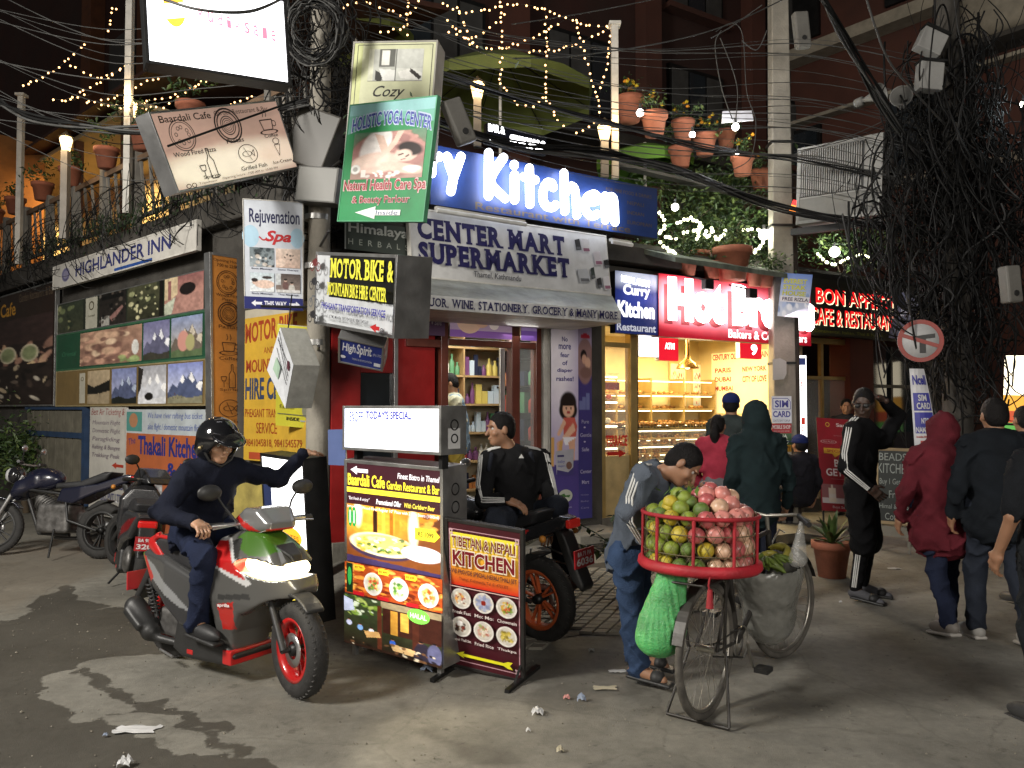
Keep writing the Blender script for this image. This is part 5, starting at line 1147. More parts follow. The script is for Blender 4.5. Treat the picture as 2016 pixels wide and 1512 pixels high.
# banner on the shop pillar
def paint_diaper(S):
 I = Img(60, 150).grad('#c8bcd8', '#a89ab8'); I.ell(.3, .15, .5, .3, '#efe8f2', .9)
 I.ell(.62, .435, .33, .055, '#221814', .15); I.ell(.62, .40, .3, .06, '#221814', .2); I.ell(.63, .43, .21, .042, '#dcae92', .15); I.rect(.44, .385, .82, .41, '#221814'); I.ell(.55, .425, .03, .006, '#1c1210', .4); I.ell(.72, .425, .03, .006, '#1c1210', .4); I.ell(.63, .447, .07, .006, '#a83a3a', .4)
 I.poly([(.45, .47), (.85, .47), (.95, .52), (.9, .575), (.45, .575)], '#c25a4e'); I.poly([(.45, .48), (.55, .5), (.3, .57), (.2, .56)], '#dcae92'); I.poly([(.8, .5), (.9, .54), (.5, .59), (.42, .57)], '#dcae92')
 I.poly([(.42, .575), (.92, .57), (.8, .61), (.5, .61)], '#e8e4ea'); I.poly([(.2, .6), (.45, .58), (.35, .68), (.25, .7)], '#d0a084'); I.poly([(.62, .6), (.88, .58), (.84, .7), (.72, .7)], '#d0a084'); I.poly([(.0, .57), (.12, .57), (.1, .72), (0, .72)], '#c89a5a'); I.poly([(.3, .59), (.42, .59), (.35, .72), (.25, .72)], '#c89a5a')
 I.poly([(0, .72), (1, .69), (1, 1), (0, 1)], '#463a78')
 S.pic(0, 0, .66, 1, I, lit=.06, name='printed_photo')
 J = Img(40, 150).grad('#463a78', '#33306a'); J.rect(0, 0, 1, .13, '#9a8aa4'); J.ell(.5, .18, .6, .12, '#8a6a68', .1); J.ell(.4, .15, .22, .03, '#1c1414', .2); J.ell(.45, .17, .17, .025, '#c89a84', .3); J.ell(.7, .19, .2, .03, '#d0a48c', .3); J.ell(.55, .24, .4, .03, '#7a5a54', .3); J.poly([(.2, .045), (.5, .03), (.85, .045), (.85, .06), (.2, .06)], '#a82838')
 for x, y0 in ((.18, .39), (.4, .365), (.68, .35)): J.rect(x - .1, y0, x + .14, .435, '#6a70a0')
 S.pic(.66, 0, 1, 1, J, lit=.06, name='printed_photo')
 for i, t in enumerate(('No', 'more', 'fear', 'of', 'diaper', 'rashes!')):
  w = (.14, .3, .22, .13, .38, .42)[i]; cx = .33; S.text(t, cx - w / 2, .055 + i * .041, cx + w / 2, .08 + i * .041, '#463c8c', bold=.02)
 S.poly([(.1, .645), (.54, .635), (.52, .77), (.12, .765)], '#b0b0ba'); S.rect(.14, .665, .3, .675, '#3c3a6a'); S.text('baby', .15, .69, .32, .71, '#5a62a8'); S.text('diapers', .15, .715, .33, .73, '#5a62a8'); S.ell(.42, .72, .07, .02, '#7a5a50'); S.poly([(.12, .765), (.13, .74), (.4, .755), (.52, .73), (.52, .77)], '#443c78')
 S.ell(.33, .875, .17, .033, '#b8bcb0'); S.poly([(.2, .87), (.3, .862), (.33, .873), (.45, .87), (.42, .885), (.34, .88), (.25, .89)], '#3c6a34'); S.text('Soft & Gentle', .2, .93, .48, .938, '#b8b4cc')
 for t, y in (('Pure', .485), ('Gentle', .555), ('Safe', .63), ('Center', .745), ('Mart', .8)): S.text(t, .69 if len(t) > 5 else .73, y, .97 if len(t) > 5 else .91, y + .02, '#aaa6c8', bold=.015)
 for y in (.525, .6): S.ell(.8, y, .025, .0045, '#c8c4dc')
 for t, y in (('Himalaya', .872), ('Baby', .905), ('Care', .938)): S.text(t, .7, y, .9, y + .01, '#8a86ac')
zb_ = .36; zt_ = onR(1088, 640, .1).z
banner(sR(1087, .1), sR(1167, .1), zb_, zt_, 'diaper_banner', 'tall purple banner of a toddler reading No more fear of diaper rashes', paint_diaper, 'banner', y=-.08)
bpy.context.view_layer.update()
S = signP((680, 905, 5.18), (872, 922, 4.71), (683, 1262, 5.24), 'cafe_menu_box', 'tall lit cafe menu box with pizza photos standing on the street', 'sign', back=M('dark_sheet_metal', (.07, .075, .075), .45, .5, dirt=.4), depth=.22, frame=STEEL, fw=.018, lit=.95)
menu_box = S
S.rect(0, 0, 1, 1, '#34101a', lit=.8)
YL = '#f4e23c'
S.poly([(.06, .05), (.13, .028), (.13, .042), (.25, .042), (.25, .062), (.13, .062), (.13, .075)], '#f2f0f6')
S.text('Finest Bistro in Thamel', .56, .045, .97, .075, '#f2eef2', bold=.01, shear=.15); S.text('Baardali Cafe', .03, .07, .43, .135, YL, bold=.025); S.text('Garden Restaurant & Bar', .45, .09, .97, .135, YL, bold=.015)
S.rect(0, .145, 1, .172, YL); S.text('Serves Nepali - Indian - Chinese - Continental', .04, .151, .9, .164, '#7a7a20')
S.text('"Eat fresh & enjoy"', .04, .195, .27, .218, '#efe8ee', shear=.2); S.text('Promotional Offer', .34, .193, .6, .222, '#f6f2f4', bold=.02, shear=.2); S.text('With Carlsberg Beer', .63, .195, .93, .228, '#f0d850', bold=.02, shear=.2)
I = Img(110, 110).grad('#4a2414', '#8a4a1c')
I.blobs(50, ['#c87820', '#5a2810', '#e8a040', '#3a1a10'], 0, 0, 1, .45, .02, .09); I.poly([(0, .45), (1, .3), (1, 1), (0, 1)], '#7a421c'); I.ell(.33, .25, .4, .3, '#ffb038', .9, al=.8)
for x, c in ((.33, '#2c1408'), (.42, '#e8b840'), (.5, '#a86818'), (.56, '#c88a28')): I.rect(x - .02, .08, x + .02, .5, c); I.rect(x - .008, 0, x + .008, .1, c)
I.ell(.15, .15, .045, .22, '#fff6cc', .5); I.ell(.72, .3, .05, .3, '#fff6cc', .5)
I.ell(.4, .68, .34, .2, '#3a2c4a', .1); I.ell(.4, .63, .34, .19, '#fff2c0', .1, .05); I.ell(.4, .62, .3, .16, '#f4d870', .2); I.blobs(60, ['#5a8a2c', '#fff8d8', '#d89a30', '#2c5a1c', '#f8e8a0'], .14, .5, .66, .76, .012, .035)
I.ell(.8, .68, .2, .13, '#f4ecf0', .1); I.poly([(0, .88), (1, .95), (1, 1), (0, 1)], '#3c305a')
S.pic(0, .235, 1, .55, I.noise(.15, 5)); S.text('Introducing Wood Fired Regular 10" Pizza with 2 Can Beers (1000ml)', .03, .24, .97, .262, '#efe4ea', bold=.01)
for x in (.06, .105): S.ell(x, .305, .024, .055, '#1c8a3c'); S.rect(x - .01, .27, x + .01, .34, '#a8e0b0')
S.poly([(.74, .315), (.93, .315), (.98, .345), (.93, .375), (.74, .375)], '#f0dc30'); S.text('RS 1099', .77, .332, .92, .357, '#3a2c10', bold=.02)
I = Img(110, 50, '#a8481c').blobs(120, ['#d8742c', '#8a2c14', '#e89a3c', '#5a1c10', '#f0b858'], 0, 0, 1, 1, .02, .06)
S.pic(0, .555, 1, .725, I.noise(.2, 4)); S.rect(.02, .56, .09, .72, '#142c18'); S.ell(.055, .63, .022, .05, '#38a850')
for x, k in ((.31, 'noodle'), (.58, 'salad'), (.87, 'pizza')): plate(S, x, .65, .1, k, n=40, rz=.062)
for x, t in ((.14, 'RS 799'), (.4, 'RS 999'), (.68, 'RS 699')): S.poly([(x - .03, .56), (x + .07, .56), (x + .09, .575), (x + .07, .59), (x - .03, .59)], '#f0c830'); S.text(t, x - .02, .569, x + .06, .581, '#5a2c10', bold=.02)
for x in (.1, .36, .66): S.rect(x, .705, x + .12, .725, '#b81c24')
I = Img(110, 96).grad('#3c4a2c', '#241812'); I.blobs(60, ['#7a9a38', '#2c4420', '#a8b860', '#dce8c8'], 0, 0, .42, .4, .01, .05); I.rect(.4, 0, 1, .12, '#9a8a6a'); I.rect(.42, .12, 1, .6, '#3a1c14'); I.rect(.5, .15, .57, .6, '#c89038'); I.rect(.6, .15, .68, .5, '#d8a848'); I.rect(.36, .1, .41, 1, '#5a2c1c'); I.rect(.72, .1, .78, .9, '#4a2418'); I.poly([(0, .05), (.1, .1), (.12, .3), (0, .35)], '#c0c8e0')
for x, y, c in ((.06, .5, '#c8cce8'), (.18, .55, '#8ab8f0'), (.3, .58, '#e8ecf4'), (.52, .7, '#3a6ad0'), (.8, .62, '#38344a'), (.93, .6, '#6a6a88')): figure(I, x, y, .1 if x > .7 else .07, '#a87858', c)
I.ell(.82, .85, .09, .22, '#2a2430'); I.ell(.93, .8, .07, .2, '#5a5a78'); I.poly([(.22, .66), (.38, .62), (.4, .72), (.25, .78)], '#d8a868'); I.poly([(.5, .78), (.75, .8), (.72, .92), (.52, .9)], '#d8b078'); I.rect(.0, .95, 1, 1, '#2c1c14'); I.blobs(30, ['#1c120c', '#6a4a30', '#e0d0b0'], .05, .8, .95, .98, .01, .03)
S.pic(0, .73, 1, 1, I.noise(.2, 4)); S.ell(.78, .765, .11, .038, '#7ad850'); S.text('HALAL', .7, .752, .86, .778, '#e8ffe0', bold=.03)
S.done()
g0 = menu_box.o.matrix_world
for lx in (.05, S.W - .05):
 for ly in (.03, .19):
  top = g0 @ Vector((lx, ly, 0)); MB().bar(Vector((lx, ly, .01)), g0.inverted() @ Vector((top.x, top.y, .005)), .03, .03).build('leg', STEEL, S.o)
for z in (.95, 1.06): MB().torus((S.W + .003, .11, z), .035, .006, mat=Matrix.Rotation(PI / 2, 4, 'Z'), n=16, k=5).build('side_emblem', DARKM, S.o)
S = signP((677, 800, 5.16), (869, 800, 4.56), (677, 884, 5.16), 'special_box', 'white light box reading Todays Special on top of the cafe menu box', 'sign', back=M('dark_sheet_metal', (.07, .075, .075)), depth=.2, frame=STEEL, fw=.014, lit=2.6)
I = Img(60, 24).grad('#c8d4ff', '#ffffff', vert=False); I.ell(.75, .6, .7, .8, '#ffffff', .9); S.pic(0, 0, 1, 1, I, lit=1.5)
S.text("TODAY'S SPECIAL", .25, .1, .72, .29, '#1626a8', bold=.035, lit=.2); S.rect(.25, .32, .72, .33, '#8a98d8', lit=.6)
S.text('15%OFF', .05, .12, .22, .36, '#3a4aa0', bold=.01, lit=.25, shear=.1); S.text('IN', .1, .45, .14, .54, '#6a78c0', lit=.5, shear=.1); S.text('Regular', .04, .6, .17, .72, '#5a68b0', lit=.4, shear=.2); S.text('menu', .07, .78, .15, .85, '#7a88d0', lit=.6, shear=.2); S.done()
MB().cbox((S.W + .003, .1, .09), (.002, .05, .06)).build('sticker', M('pale_sticker', (.5, .5, .5)), S.o)
for z, r in ((.09, .025), (.17, .03)): MB().torus((S.W + .008, .1, z), r, .004, mat=Matrix.Rotation(PI / 2, 4, 'Z'), n=14, k=5).build('side_emblem', DARKM, S.o)
for lx in (.06, S.W - .06): MB().box((lx - .015, .05, -.09), (lx + .015, .1, .01)).build('foot', DARKM, S.o)
S = signP((646, 846, 5.4), (680, 845, 5.2), (646, 915, 5.4), 'side_notice', 'small blue notice strip sticking out behind the lit menu box', 'sign', back=WHITEP, depth=.01); S.rect(0, 0, 1, 1, '#5a6a98'); S.done()
# tibetan and nepali board
S = signP((877, 1020, 4.69), (1030, 1045, 4.5), (885, 1308, 4.93), 'kitchen_stand_board', 'maroon and yellow kitchen board with six dishes on folding iron feet', 'sign', back=M('board_back', (.25, .22, .17), .7), depth=.02, frame=M('chipped_black_frame', (.03, .028, .026), .5, .4, var=.4, dirt=.3), fw=.016)
S.rect(0, 0, 1, 1, '#46101c'); tb = S
I = Img(20, 60).grad('#f4e848', '#d8281c'); S.pic(.06, .08, .94, .43, I, lit=.04)
WT = '#e8dcd8'
S.line([(.05, .06), (.05, .95), (.95, .95), (.95, .06), (.05, .06)], .006, '#c89aa4')
for cx, cy in ((.05, .06), (.95, .06), (.05, .95), (.95, .95)):
 sx = 1 if cx < .5 else -1; sy = 1 if cy < .5 else -1
 for q in ((0, 0, .05, .008), (0, 0, .012, .035), (.03, .0, .042, .03), (0, .025, .05, .033)):
  S.rect(min(cx + sx * q[0], cx + sx * q[2]), min(cy + sy * q[1], cy + sy * q[3]), max(cx + sx * q[0], cx + sx * q[2]), max(cy + sy * q[1], cy + sy * q[3]), '#d8b4bc')
S.outlined('TIBETAN & NEPALI', .09, .1, .91, .165, '#7a1420', '#f8e8c8', .01, .04); S.outlined('KITCHEN', .1, .19, .9, .29, '#7a1420', '#f8e8d0', .03, .05)
S.text('WE PROVIDE SPECIAL NEPALI THALI SET', .08, .315, .93, .345, '#4a2438', bold=.012); S.text('Thamel, Kathmandu, Tel: 01-4701303', .18, .365, .82, .388, '#5a1a1a')
S.rect(.05, .43, .95, .436, '#e8c8c0')
for i, (k, t) in enumerate((('eggs', 'Break Fast'), ('momo', 'Mo: Mo:'), ('noodle', 'Chowmein'), ('thali', 'Nepali Thali Set'), ('rice', 'Fried Rice'), ('soup', 'Thukpa'))):
 x = .2 + .3 * (i % 3); y = .51 + .19 * (i // 3); plate(S, x, y, .135, k, n=40, lit=.03); S.text(t, x - .12, y + .082, x + .13, y + .105, WT, bold=.015)
S.poly([(.12, .89), (.24, .865), (.22, .882), (.76, .882), (.82, .868), (.88, .868), (.84, .892), (.88, .916), (.82, .916), (.76, .902), (.22, .902), (.24, .915)], '#f0ea28'); S.done()
gm = tb.o.matrix_world; gi = gm.inverted()
for lx in (.008, tb.W - .008):
 p = gm @ Vector((lx, .01, 0)); d = (gm.to_3x3() @ Vector((0, 1, 0))); d.z = 0; d.normalize()
 MB().bar(Vector((lx, .01, .02)), gi @ Vector((p.x, p.y, .03)), .022, .022).build('leg', DARKM, tb.o)
 MB().bar(gi @ Vector((p.x - d.x * .24, p.y - d.y * .24, .012)), gi @ Vector((p.x + d.x * .24, p.y + d.y * .24, .012)), .028, .022).build('foot', DARKM, tb.o)
 MB().bar(gi @ Vector((p.x - d.x * .13, p.y - d.y * .13, .02)), gi @ Vector((p.x, p.y, .13)), .014, .008).build('brace', DARKM, tb.o)
# lit box leaning by the corner, its top under the rider's hand
S = signP((514, 893, 6.25), (598, 905, 5.62), (533, 1185, 6.3), 'leaning_light_box', 'glaring white light box in a black case behind the scooter', 'sign', back=DARKM, depth=.17, frame=DARKM, fw=.02, lit=3.)
S.rect(0, 0, 1, 1, (1, 1, 1)); S.rect(.3, .55, 1, 1, '#f4dc50', lit=1.0); S.ell(.62, .5, .25, .06, '#e8a828', lit=1.); S.text('RATES', .45, .49, .8, .52, '#8a5a10', bold=.02, lit=.5); S.rect(0, .15, .22, .7, '#28345a', lit=.2); S.text('NUWA', .02, .4, .2, .44, '#c8ccd8', lit=.5); S.done()
p = S.o.matrix_world
for lx in (.05, S.W - .05):
 q = p @ Vector((lx, .08, 0)); MB().bar(Vector((lx, .08, .0)), p.inverted() @ Vector((q.x, q.y, .0)), .03, .03).build('leg', DARKM, S.o)
# beer stand
S = signP((1607, 822, 10.5), (1712, 829, 10.5), (1592, 1003, 10.15), 'beer_stand', 'red leaning beer poster stand reading Buy 2 Get 1 Free beside the pot plant', 'sign', back=DARKM, depth=.02, frame=None)
S.rect(0, 0, 1, 1, '#8e1524'); S.text('San Miguel', .36, .05, .95, .1, '#d8ccc8', bold=.02); S.ring(.2, .07, .04, .025, .3, '#c8a838'); S.text('www.sanmiguel.com', .3, .18, .9, .2, '#a86a70'); S.ring(.2, .26, .15, .022, .1, '#c89a9a'); S.text('PALE PILSEN', .1, .25, .3, .27, '#c89a9a'); S.ell(.62, .27, .13, .025, '#4a1a20'); S.text('Ruby', .55, .258, .7, .285, '#e0d8d8')
S.poly([(.1, .33), (.8, .33), (.8, .39), (.4, .39), (.3, .43), (.25, .39), (.1, .39)], '#c89a2c'); S.text('SPECIAL OFFER', .16, .345, .76, .375, '#8e1524', bold=.01); S.text('BUY 2', .28, .45, .72, .53, '#e4dcdc', bold=.02); S.text('GET 1 FREE', .12, .55, .95, .63, '#e4dcdc', bold=.02); S.rect(.2, .66, .9, .664, '#a86a70')
I = Img(60, 24, '#8e1524'); I.rect(0, .7, 1, 1, '#c8c0c0')
for x, c in ((.2, '#d8c8a8'), (.5, '#6a3a1c'), (.7, '#7a4a24')): I.rect(x - .07, .2 if x < .3 else .35, x + .07, .9, c); I.rect(x - .07, .5, x + .07, .72, '#d8d0c0'); I.rect(x - .02, .05, x + .02, .4, '#d8ccb0' if x > .3 else c)
S.pic(.02, .72, .98, .92, I); S.text('Best Served Chilled', .2, .945, .8, .97, '#c8b8b8'); S.done()
g0 = S.o.matrix_world
for lx in (.03, S.W - .03):
 q = g0 @ Vector((lx, .02, 0)); z = walk_z(q.x, q.y); MB().bar(Vector((lx, .02, .02)), g0.inverted() @ Vector((q.x, q.y, z + .01)), .02, .02).build('leg', DARKM, S.o); MB().bar(g0.inverted() @ Vector((q.x, q.y - .22, z + .012)), g0.inverted() @ Vector((q.x, q.y + .2, z + .012)), .03, .02).build('foot', DARKM, S.o)
# chalk board
S = signP((1725, 882, 8.9), (1800, 885, 8.7), (1722, 1028, 8.9), 'chalkboard', 'chalk menu board in a wooden frame behind the tall man', 'sign', back=M('board_wood', (.2, .13, .07), .7), depth=.03, frame=M('pale_wood', (.3, .22, .12), .7, dirt=.3), fw=.025)
S.rect(0, 0, 1, 1, '#1c2220'); 
for t, x0_, y0_, x1_, y1_ in (('BEADS', .08, .06, .8, .16), ('KITCHEN', .05, .2, .92, .33), ('Buy 1 Get One', .1, .4, .92, .5), ('Free', .35, .56, .7, .66), ('Himal & Nepal', .1, .74, .95, .82), ('Coffee', .25, .86, .75, .95)): S.text(t, x0_, y0_, x1_, y1_, '#8a908c')
S.done(); MB().box((.0, -.02, -.14), (S.W, .05, -.03)).build('base', CONC, S.o)
for lx in (.05, S.W - .05):
 q = S.o.matrix_world @ Vector((lx, .015, 0)); MB().bar(Vector((lx, .015, .0)), S.o.matrix_world.inverted() @ Vector((q.x, q.y, walk_z(q.x, q.y))), .03, .03).build('leg', CONC, S.o)

NB = Vector((1.025, 4.2, 0)); FB = Vector((1.80, 5.234, 0)); hd = (FB - NB).normalized()
bm_ = Matrix.Translation(NB) @ Matrix.Rotation(math.atan2(hd.y, hd.x), 4, 'Z')
bike = thing('bicycle', 'old black bicycle loaded with a fruit basket and bananas', 'bicycle', bm_)
TYRE = M('dusty_tyre', (.075, .068, .058), .9, var=.4, scale=14, bump=.4, bscale=120, dirt=.3); RIMM = M('dull_chrome', (.38, .36, .32), .35, .85, var=.3, dirt=.35); BFR = M('worn_black_enamel', (.03, .027, .024), .45, .3, var=.4, dirt=.3)
def bike_wheel(cx):
 n0 = len(bike.children)
 w = MB().torus((cx, 0, .352), .336, .021, n=56, k=8).build('tyre', TYRE, bike)
 m = MB(); m.torus((cx, 0, .352), .312, .011, n=48, k=6); m.build('rim', RIMM, w)
 m = MB().tube([(cx, -.05, .352), (cx, .05, .352)], .02, n=10); m.build('hub', RIMM, w)
 m = MB()
 for i in range(32):
  a = 2 * PI * i / 32; b_ = a + (.55 if i % 4 < 2 else -.55); sy = .03 if i % 2 else -.03
  m.tube([(cx + .02 * math.cos(b_), sy, .352 + .02 * math.sin(b_)), (cx + .31 * math.cos(a), 0, .352 + .31 * math.sin(a))], .0014, n=4, cap=False)
 m.build('spokes', RIMM, w)
 m = MB()
 pts = [(cx + .372 * math.cos(a), 0, .352 + .372 * math.sin(a)) for a in [R_(20 + 9 * k) for k in range(17)]]
 for p, q in zip(pts, pts[1:]): m.bar(p, q, .055, .004, up=(0, 1, 0)) if False else m.add([(p[0], -.028, p[2]), (p[0], .028, p[2]), (q[0], .028, q[2]), (q[0], -.028, q[2])], [(0, 1, 2, 3)])
 m.build('mudguard', BFR, bike)
bike_wheel(0); k_ = set(bike.children); bike_wheel(1.25)
for o in set(bike.children) - k_: o.matrix_local = Matrix.Translation((1.25, 0, 0)) @ Matrix.Rotation(R_(-15), 4, 'Z') @ Matrix.Translation((-1.25, 0, 0))
fr_ = MB()
bb = (.44, 0, .29); st = (.3, 0, .82); ht = (.98, 0, .85); hb = (1.02, 0, .62)
for a, b_, r in ((bb, st, .016), (st, ht, .015), (bb, hb, .017), (ht, hb, .02)): fr_.tube([a, b_], r)
for s in (-1, 1):
 fr_.tube([(.32, s * .02, .76), (0, s * .06, .352)], .009); fr_.tube([bb, (0, s * .06, .352)], .009); fr_.tube([(1.03, s * .045, .7), (1.08, s * .05, .6), (1.25, s * .055, .352)], .013)
fr_.build('frame', BFR, bike)
MB().tube([(.98, 0, .85), (.96, 0, .95)], .013).tube([(.93, -.27, .94), (.95, -.18, .97), (.96, 0, .95), (.95, .18, .97), (.93, .27, .94)], .011).build('handlebar', RIMM, bike)
for s in (-1, 1): MB().tube([(.95, s * .2, .965), (.85, s * .29, .93)], .017).build('grip', BLACK, bike)
q = Body().ell((.26, 0, .9), (.13, .09, .035)).ell((.36, 0, .89), (.09, .03, .025)); body_obj(q.mesh(.012), 'saddle', M('cracked_leather', (.03, .02, .015), .6, bump=.4), bike)
ch = MB().torus(bb, .085, .006, n=24, k=5)
ch.tube([(.44, -.03, .375), (0, -.04, .385)], .005).tube([(.44, -.03, .205), (0, -.04, .32)], .005); ch.build('chain', BFR, bike)
MB().torus((.44, -.03, .29), .09, .004, n=20, k=5).build('chain_wheel', RIMM, bike)
for s, a in ((-1, -1.2), (1, 1.9)):
 e = Vector((.44 + .16 * math.cos(a), s * .09, .29 + .16 * math.sin(a))); c = MB().tube([(.44, s * .06, .29), (e.x, s * .07, e.z)], .009).build('crank', RIMM, bike); MB().cbox((e.x, s * .13, e.z), (.045, .04, .013)).build('pedal', BLACK, c)
MB().tube([(.02, -.1, .35), (-.12, -.17, .02)], .009).tube([(.02, .1, .35), (-.12, .17, .02)], .009).tube([(-.12, -.17, .015), (-.12, .17, .015)], .009).build('stand', BFR, bike)
cr = MB()
for s in (-1, 1): cr.tube([(0, s * .1, .35), (-.04, s * .13, .74)], .009); cr.tube([(-.3, s * .12, .745), (.3, s * .12, .745)], .01)
for x in (-.28, -.1, .1, .28): cr.tube([(x, -.12, .745), (x, .12, .745)], .007)
cr.build('carrier', BFR, bike)
MB().tube([(1.02, 0, .75), (1.1, -.03, .85), (1.12, -.06, .83)], .006).build('brake_rod', RIMM, bike)
# basket
bc = Vector((.06 * 1.0, -.02, 0)); Bw = NB + Vector((-.04, -.03, 0)); RB = .287
ROPE = M('red_rope', (.32, .012, .02), .7, var=.3, bump=.5, bscale=200); NET = M('net_string', (.12, .1, .05), .8)
bk = thing('fruit_basket', 'round wire fruit basket bound in red rope on the bicycle carrier', 'basket', Matrix.Translation(Bw + Vector((0, 0, .785))) @ Matrix.Rotation(.0, 4, 'Z'))
bk.rotation_euler = (R_(-1), R_(1.5), 0)
m = MB().lathe([(.001, 0), (RB + .02, 0), (RB + .035, .02), (RB + .03, .05), (RB + .005, .055)], None, 40); m.build('red_tray', M('red_cloth_band', (.36, .012, .022), .6, var=.25, bump=.4), bk)
HB = .285
MB().torus((0, 0, HB), RB + .012, .011, n=48, k=7, mat=Matrix.Rotation(PI / 2, 4, 'X')).build('rim', ROPE, bk)
for z in (.1, .2):
 MB().torus((0, 0, z), RB + .004, .0025, n=40, k=4, mat=Matrix.Rotation(PI / 2, 4, 'X')).build('wire_ring', NET, bk)
for i in range(9):
 a = 2 * PI * (i + .27) / 9; MB().tube([((RB + .008) * math.cos(a), (RB + .008) * math.sin(a), z) for z in (.03, .12, .22, HB)], [.009, .008, .009, .01], n=7).build('strap', ROPE, bk)
m = MB()
for i in range(30):
 for d in (1, -1):
  a = 2 * PI * i / 30; m.tube([((RB - .002) * math.cos(a + d * k * .105), (RB - .002) * math.sin(a + d * k * .105), .04 + k * .045) for k in range(7)], .0014, n=3, cap=False)
m.build('net', NET, bk)
MB().tube([(-.02, -RB - .02, .02), (-.03, -RB - .03, -.03), (-.02, -RB - .02, -.06)], .005).tube([(-.02, -RB - .02, -.05), (-.02, -RB - .02, -.14)], [.012, .02]).build('tassel', ROPE, bk)
GRN = [M('orange_green', (.2, .26, .035), .4, var=.25, scale=30, bump=.3, bscale=300), M('orange_yellow', (.42, .33, .03), .4, var=.25, scale=25, bump=.3, bscale=300), M('orange_dark', (.1, .16, .03), .45, var=.3, scale=30, bump=.3, bscale=300)]
PNK = [M('pomegranate_pink', (.52, .2, .17), .35, var=.3, scale=22), M('pomegranate_pale', (.56, .36, .24), .35, var=.3, scale=22), M('pomegranate_red', (.42, .1, .1), .35, var=.35, scale=22)]
def fruit_proto(nm, mt, r):
 m = MB().sphere((0, 0, 0), r, n=14, k=10, sc=(1, 1, .93))
 if nm == 'pomegranate': m.lathe([(r * .16, r * .88), (r * .1, r * .95), (r * .14, r * 1.0)], None, 8)
 o = m.build(nm, mt); return o
protos = {}
fl = {}
def place_fruit(p, green, mi, r=.0375):
 r = .0435 if green else .0465
 nm = 'orange' if green else 'pomegranate'; mt = (GRN if green else PNK)[mi]
 k = (nm, mi)
 if k not in protos:
  o = fruit_proto(nm, mt, r); protos[k] = o
 else: o = protos[k].copy(); COL.objects.link(o)
 o.location = p; o.rotation_euler = (random.uniform(-.6, .6), random.uniform(-.6, .6), random.uniform(0, 6)); s = random.uniform(.93, 1.06); o.scale = (s, s, s)
 tag(o, ('green and yellow orange heaped in the left half of the red basket' if green else 'pink pomegranate heaped in the right half of the red basket'), 'orange' if green else 'pomegranate', 'oranges in the basket' if green else 'pomegranates in the basket')
def split_at(x, y, z): return x < -.02 + .03 * math.sin(z * 30) + .1 * y
zb_ = .785
for k in range(4):
 n = 17; z = zb_ + .048 + k * .079
 for i in range(n):
  a = 2 * PI * (i + .5 * (k % 2)) / n + random.uniform(-.02, .02)
  if math.sin(a) > .55: continue
  x, y = (RB - .05) * math.cos(a), (RB - .05) * math.sin(a)
  g = split_at(x, y, z); place_fruit(Bw + Vector((x, y, z + random.uniform(-.004, .004))), g, random.choice((0, 1, 1, 2) if g else (0, 0, 1, 2)))
for k, (rr, z, n) in enumerate(((.17, 1.10, 11), (.08, 1.125, 5))):
 for i in range(n):
  a = 2 * PI * (i + random.uniform(-.15, .15)) / n; x, y = rr * math.cos(a), rr * math.sin(a); g = split_at(x, y, z)
  place_fruit(Bw + Vector((x, y, z + (.0 if g else .022) + random.uniform(-.008, .012))), g, random.choice((0, 0, 1, 2) if g else (0, 0, 1, 2)))
for p, g, mi in (((.03, -.04, 1.175), False, 0), ((.11, -.05, 1.175), False, 0), ((.07, .04, 1.19), False, 2), ((.17, .0, 1.155), False, 1), ((-.09, -.05, 1.16), True, 0), ((-.16, -.06, 1.135), True, 1), ((-.1, .03, 1.165), True, 0)): place_fruit(Bw + Vector(p), g, mi, .04)
m = MB().lathe([(.001, .02), (RB - .09, .02), (RB - .09, .3), (.001, .3)], None, 24); m.build('inner_sack', M('jute', (.12, .1, .06), .9), bk)
# leaves among the oranges
lf = MB()
for i in range(22):
 p = Vector((random.uniform(-.2, .02), random.uniform(-.1, .15), random.uniform(.34, .39))); d = Vector((random.uniform(-1, 1), random.uniform(-1, 1), random.uniform(.0, .8))).normalized() * .06; w = d.cross(Vector((0, 0, 1))).normalized() * .014
 lf.add([p, p + d * .5 + w, p + d, p + d * .5 - w], [(0, 1, 2, 3)])
lf.build('leaves', M('fruit_leaf', (.1, .2, .03), .6), bk, kind='stuff')
# green net bag
gb = thing('green_net_bag', 'bright green net bag hanging under the basket behind the wheel', 'bag', Matrix.Translation(Bw + Vector((-.215, -.12, .75))))
q = Body(); q.ecap((.05, 0, .03), (.0, 0, -.2), (.075, .04), (.11, .07), k=.05); q.ell((-.02, 0, -.3), (.12, .09, .095), k=.08)
V, F_ = q.mesh(.01, .003, 40); an = np.arctan2(V[:, 1], V[:, 0] + .02); V[:, :2] *= (1 + .075 * np.sin(an * 19 + V[:, 2] * 4) * np.clip((V[:, 2] + .36) / .2, 0, 1.2))[:, None]
GB = M('green_net', (.07, .34, .1), .45, var=.3, scale=10, bump=.8, bscale=90, trans=.0, spec=.6); GB.node_tree.nodes['Principled BSDF'].inputs['Subsurface Weight'].default_value = .3
body_obj((V, F_), 'net_sack', GB, gb)
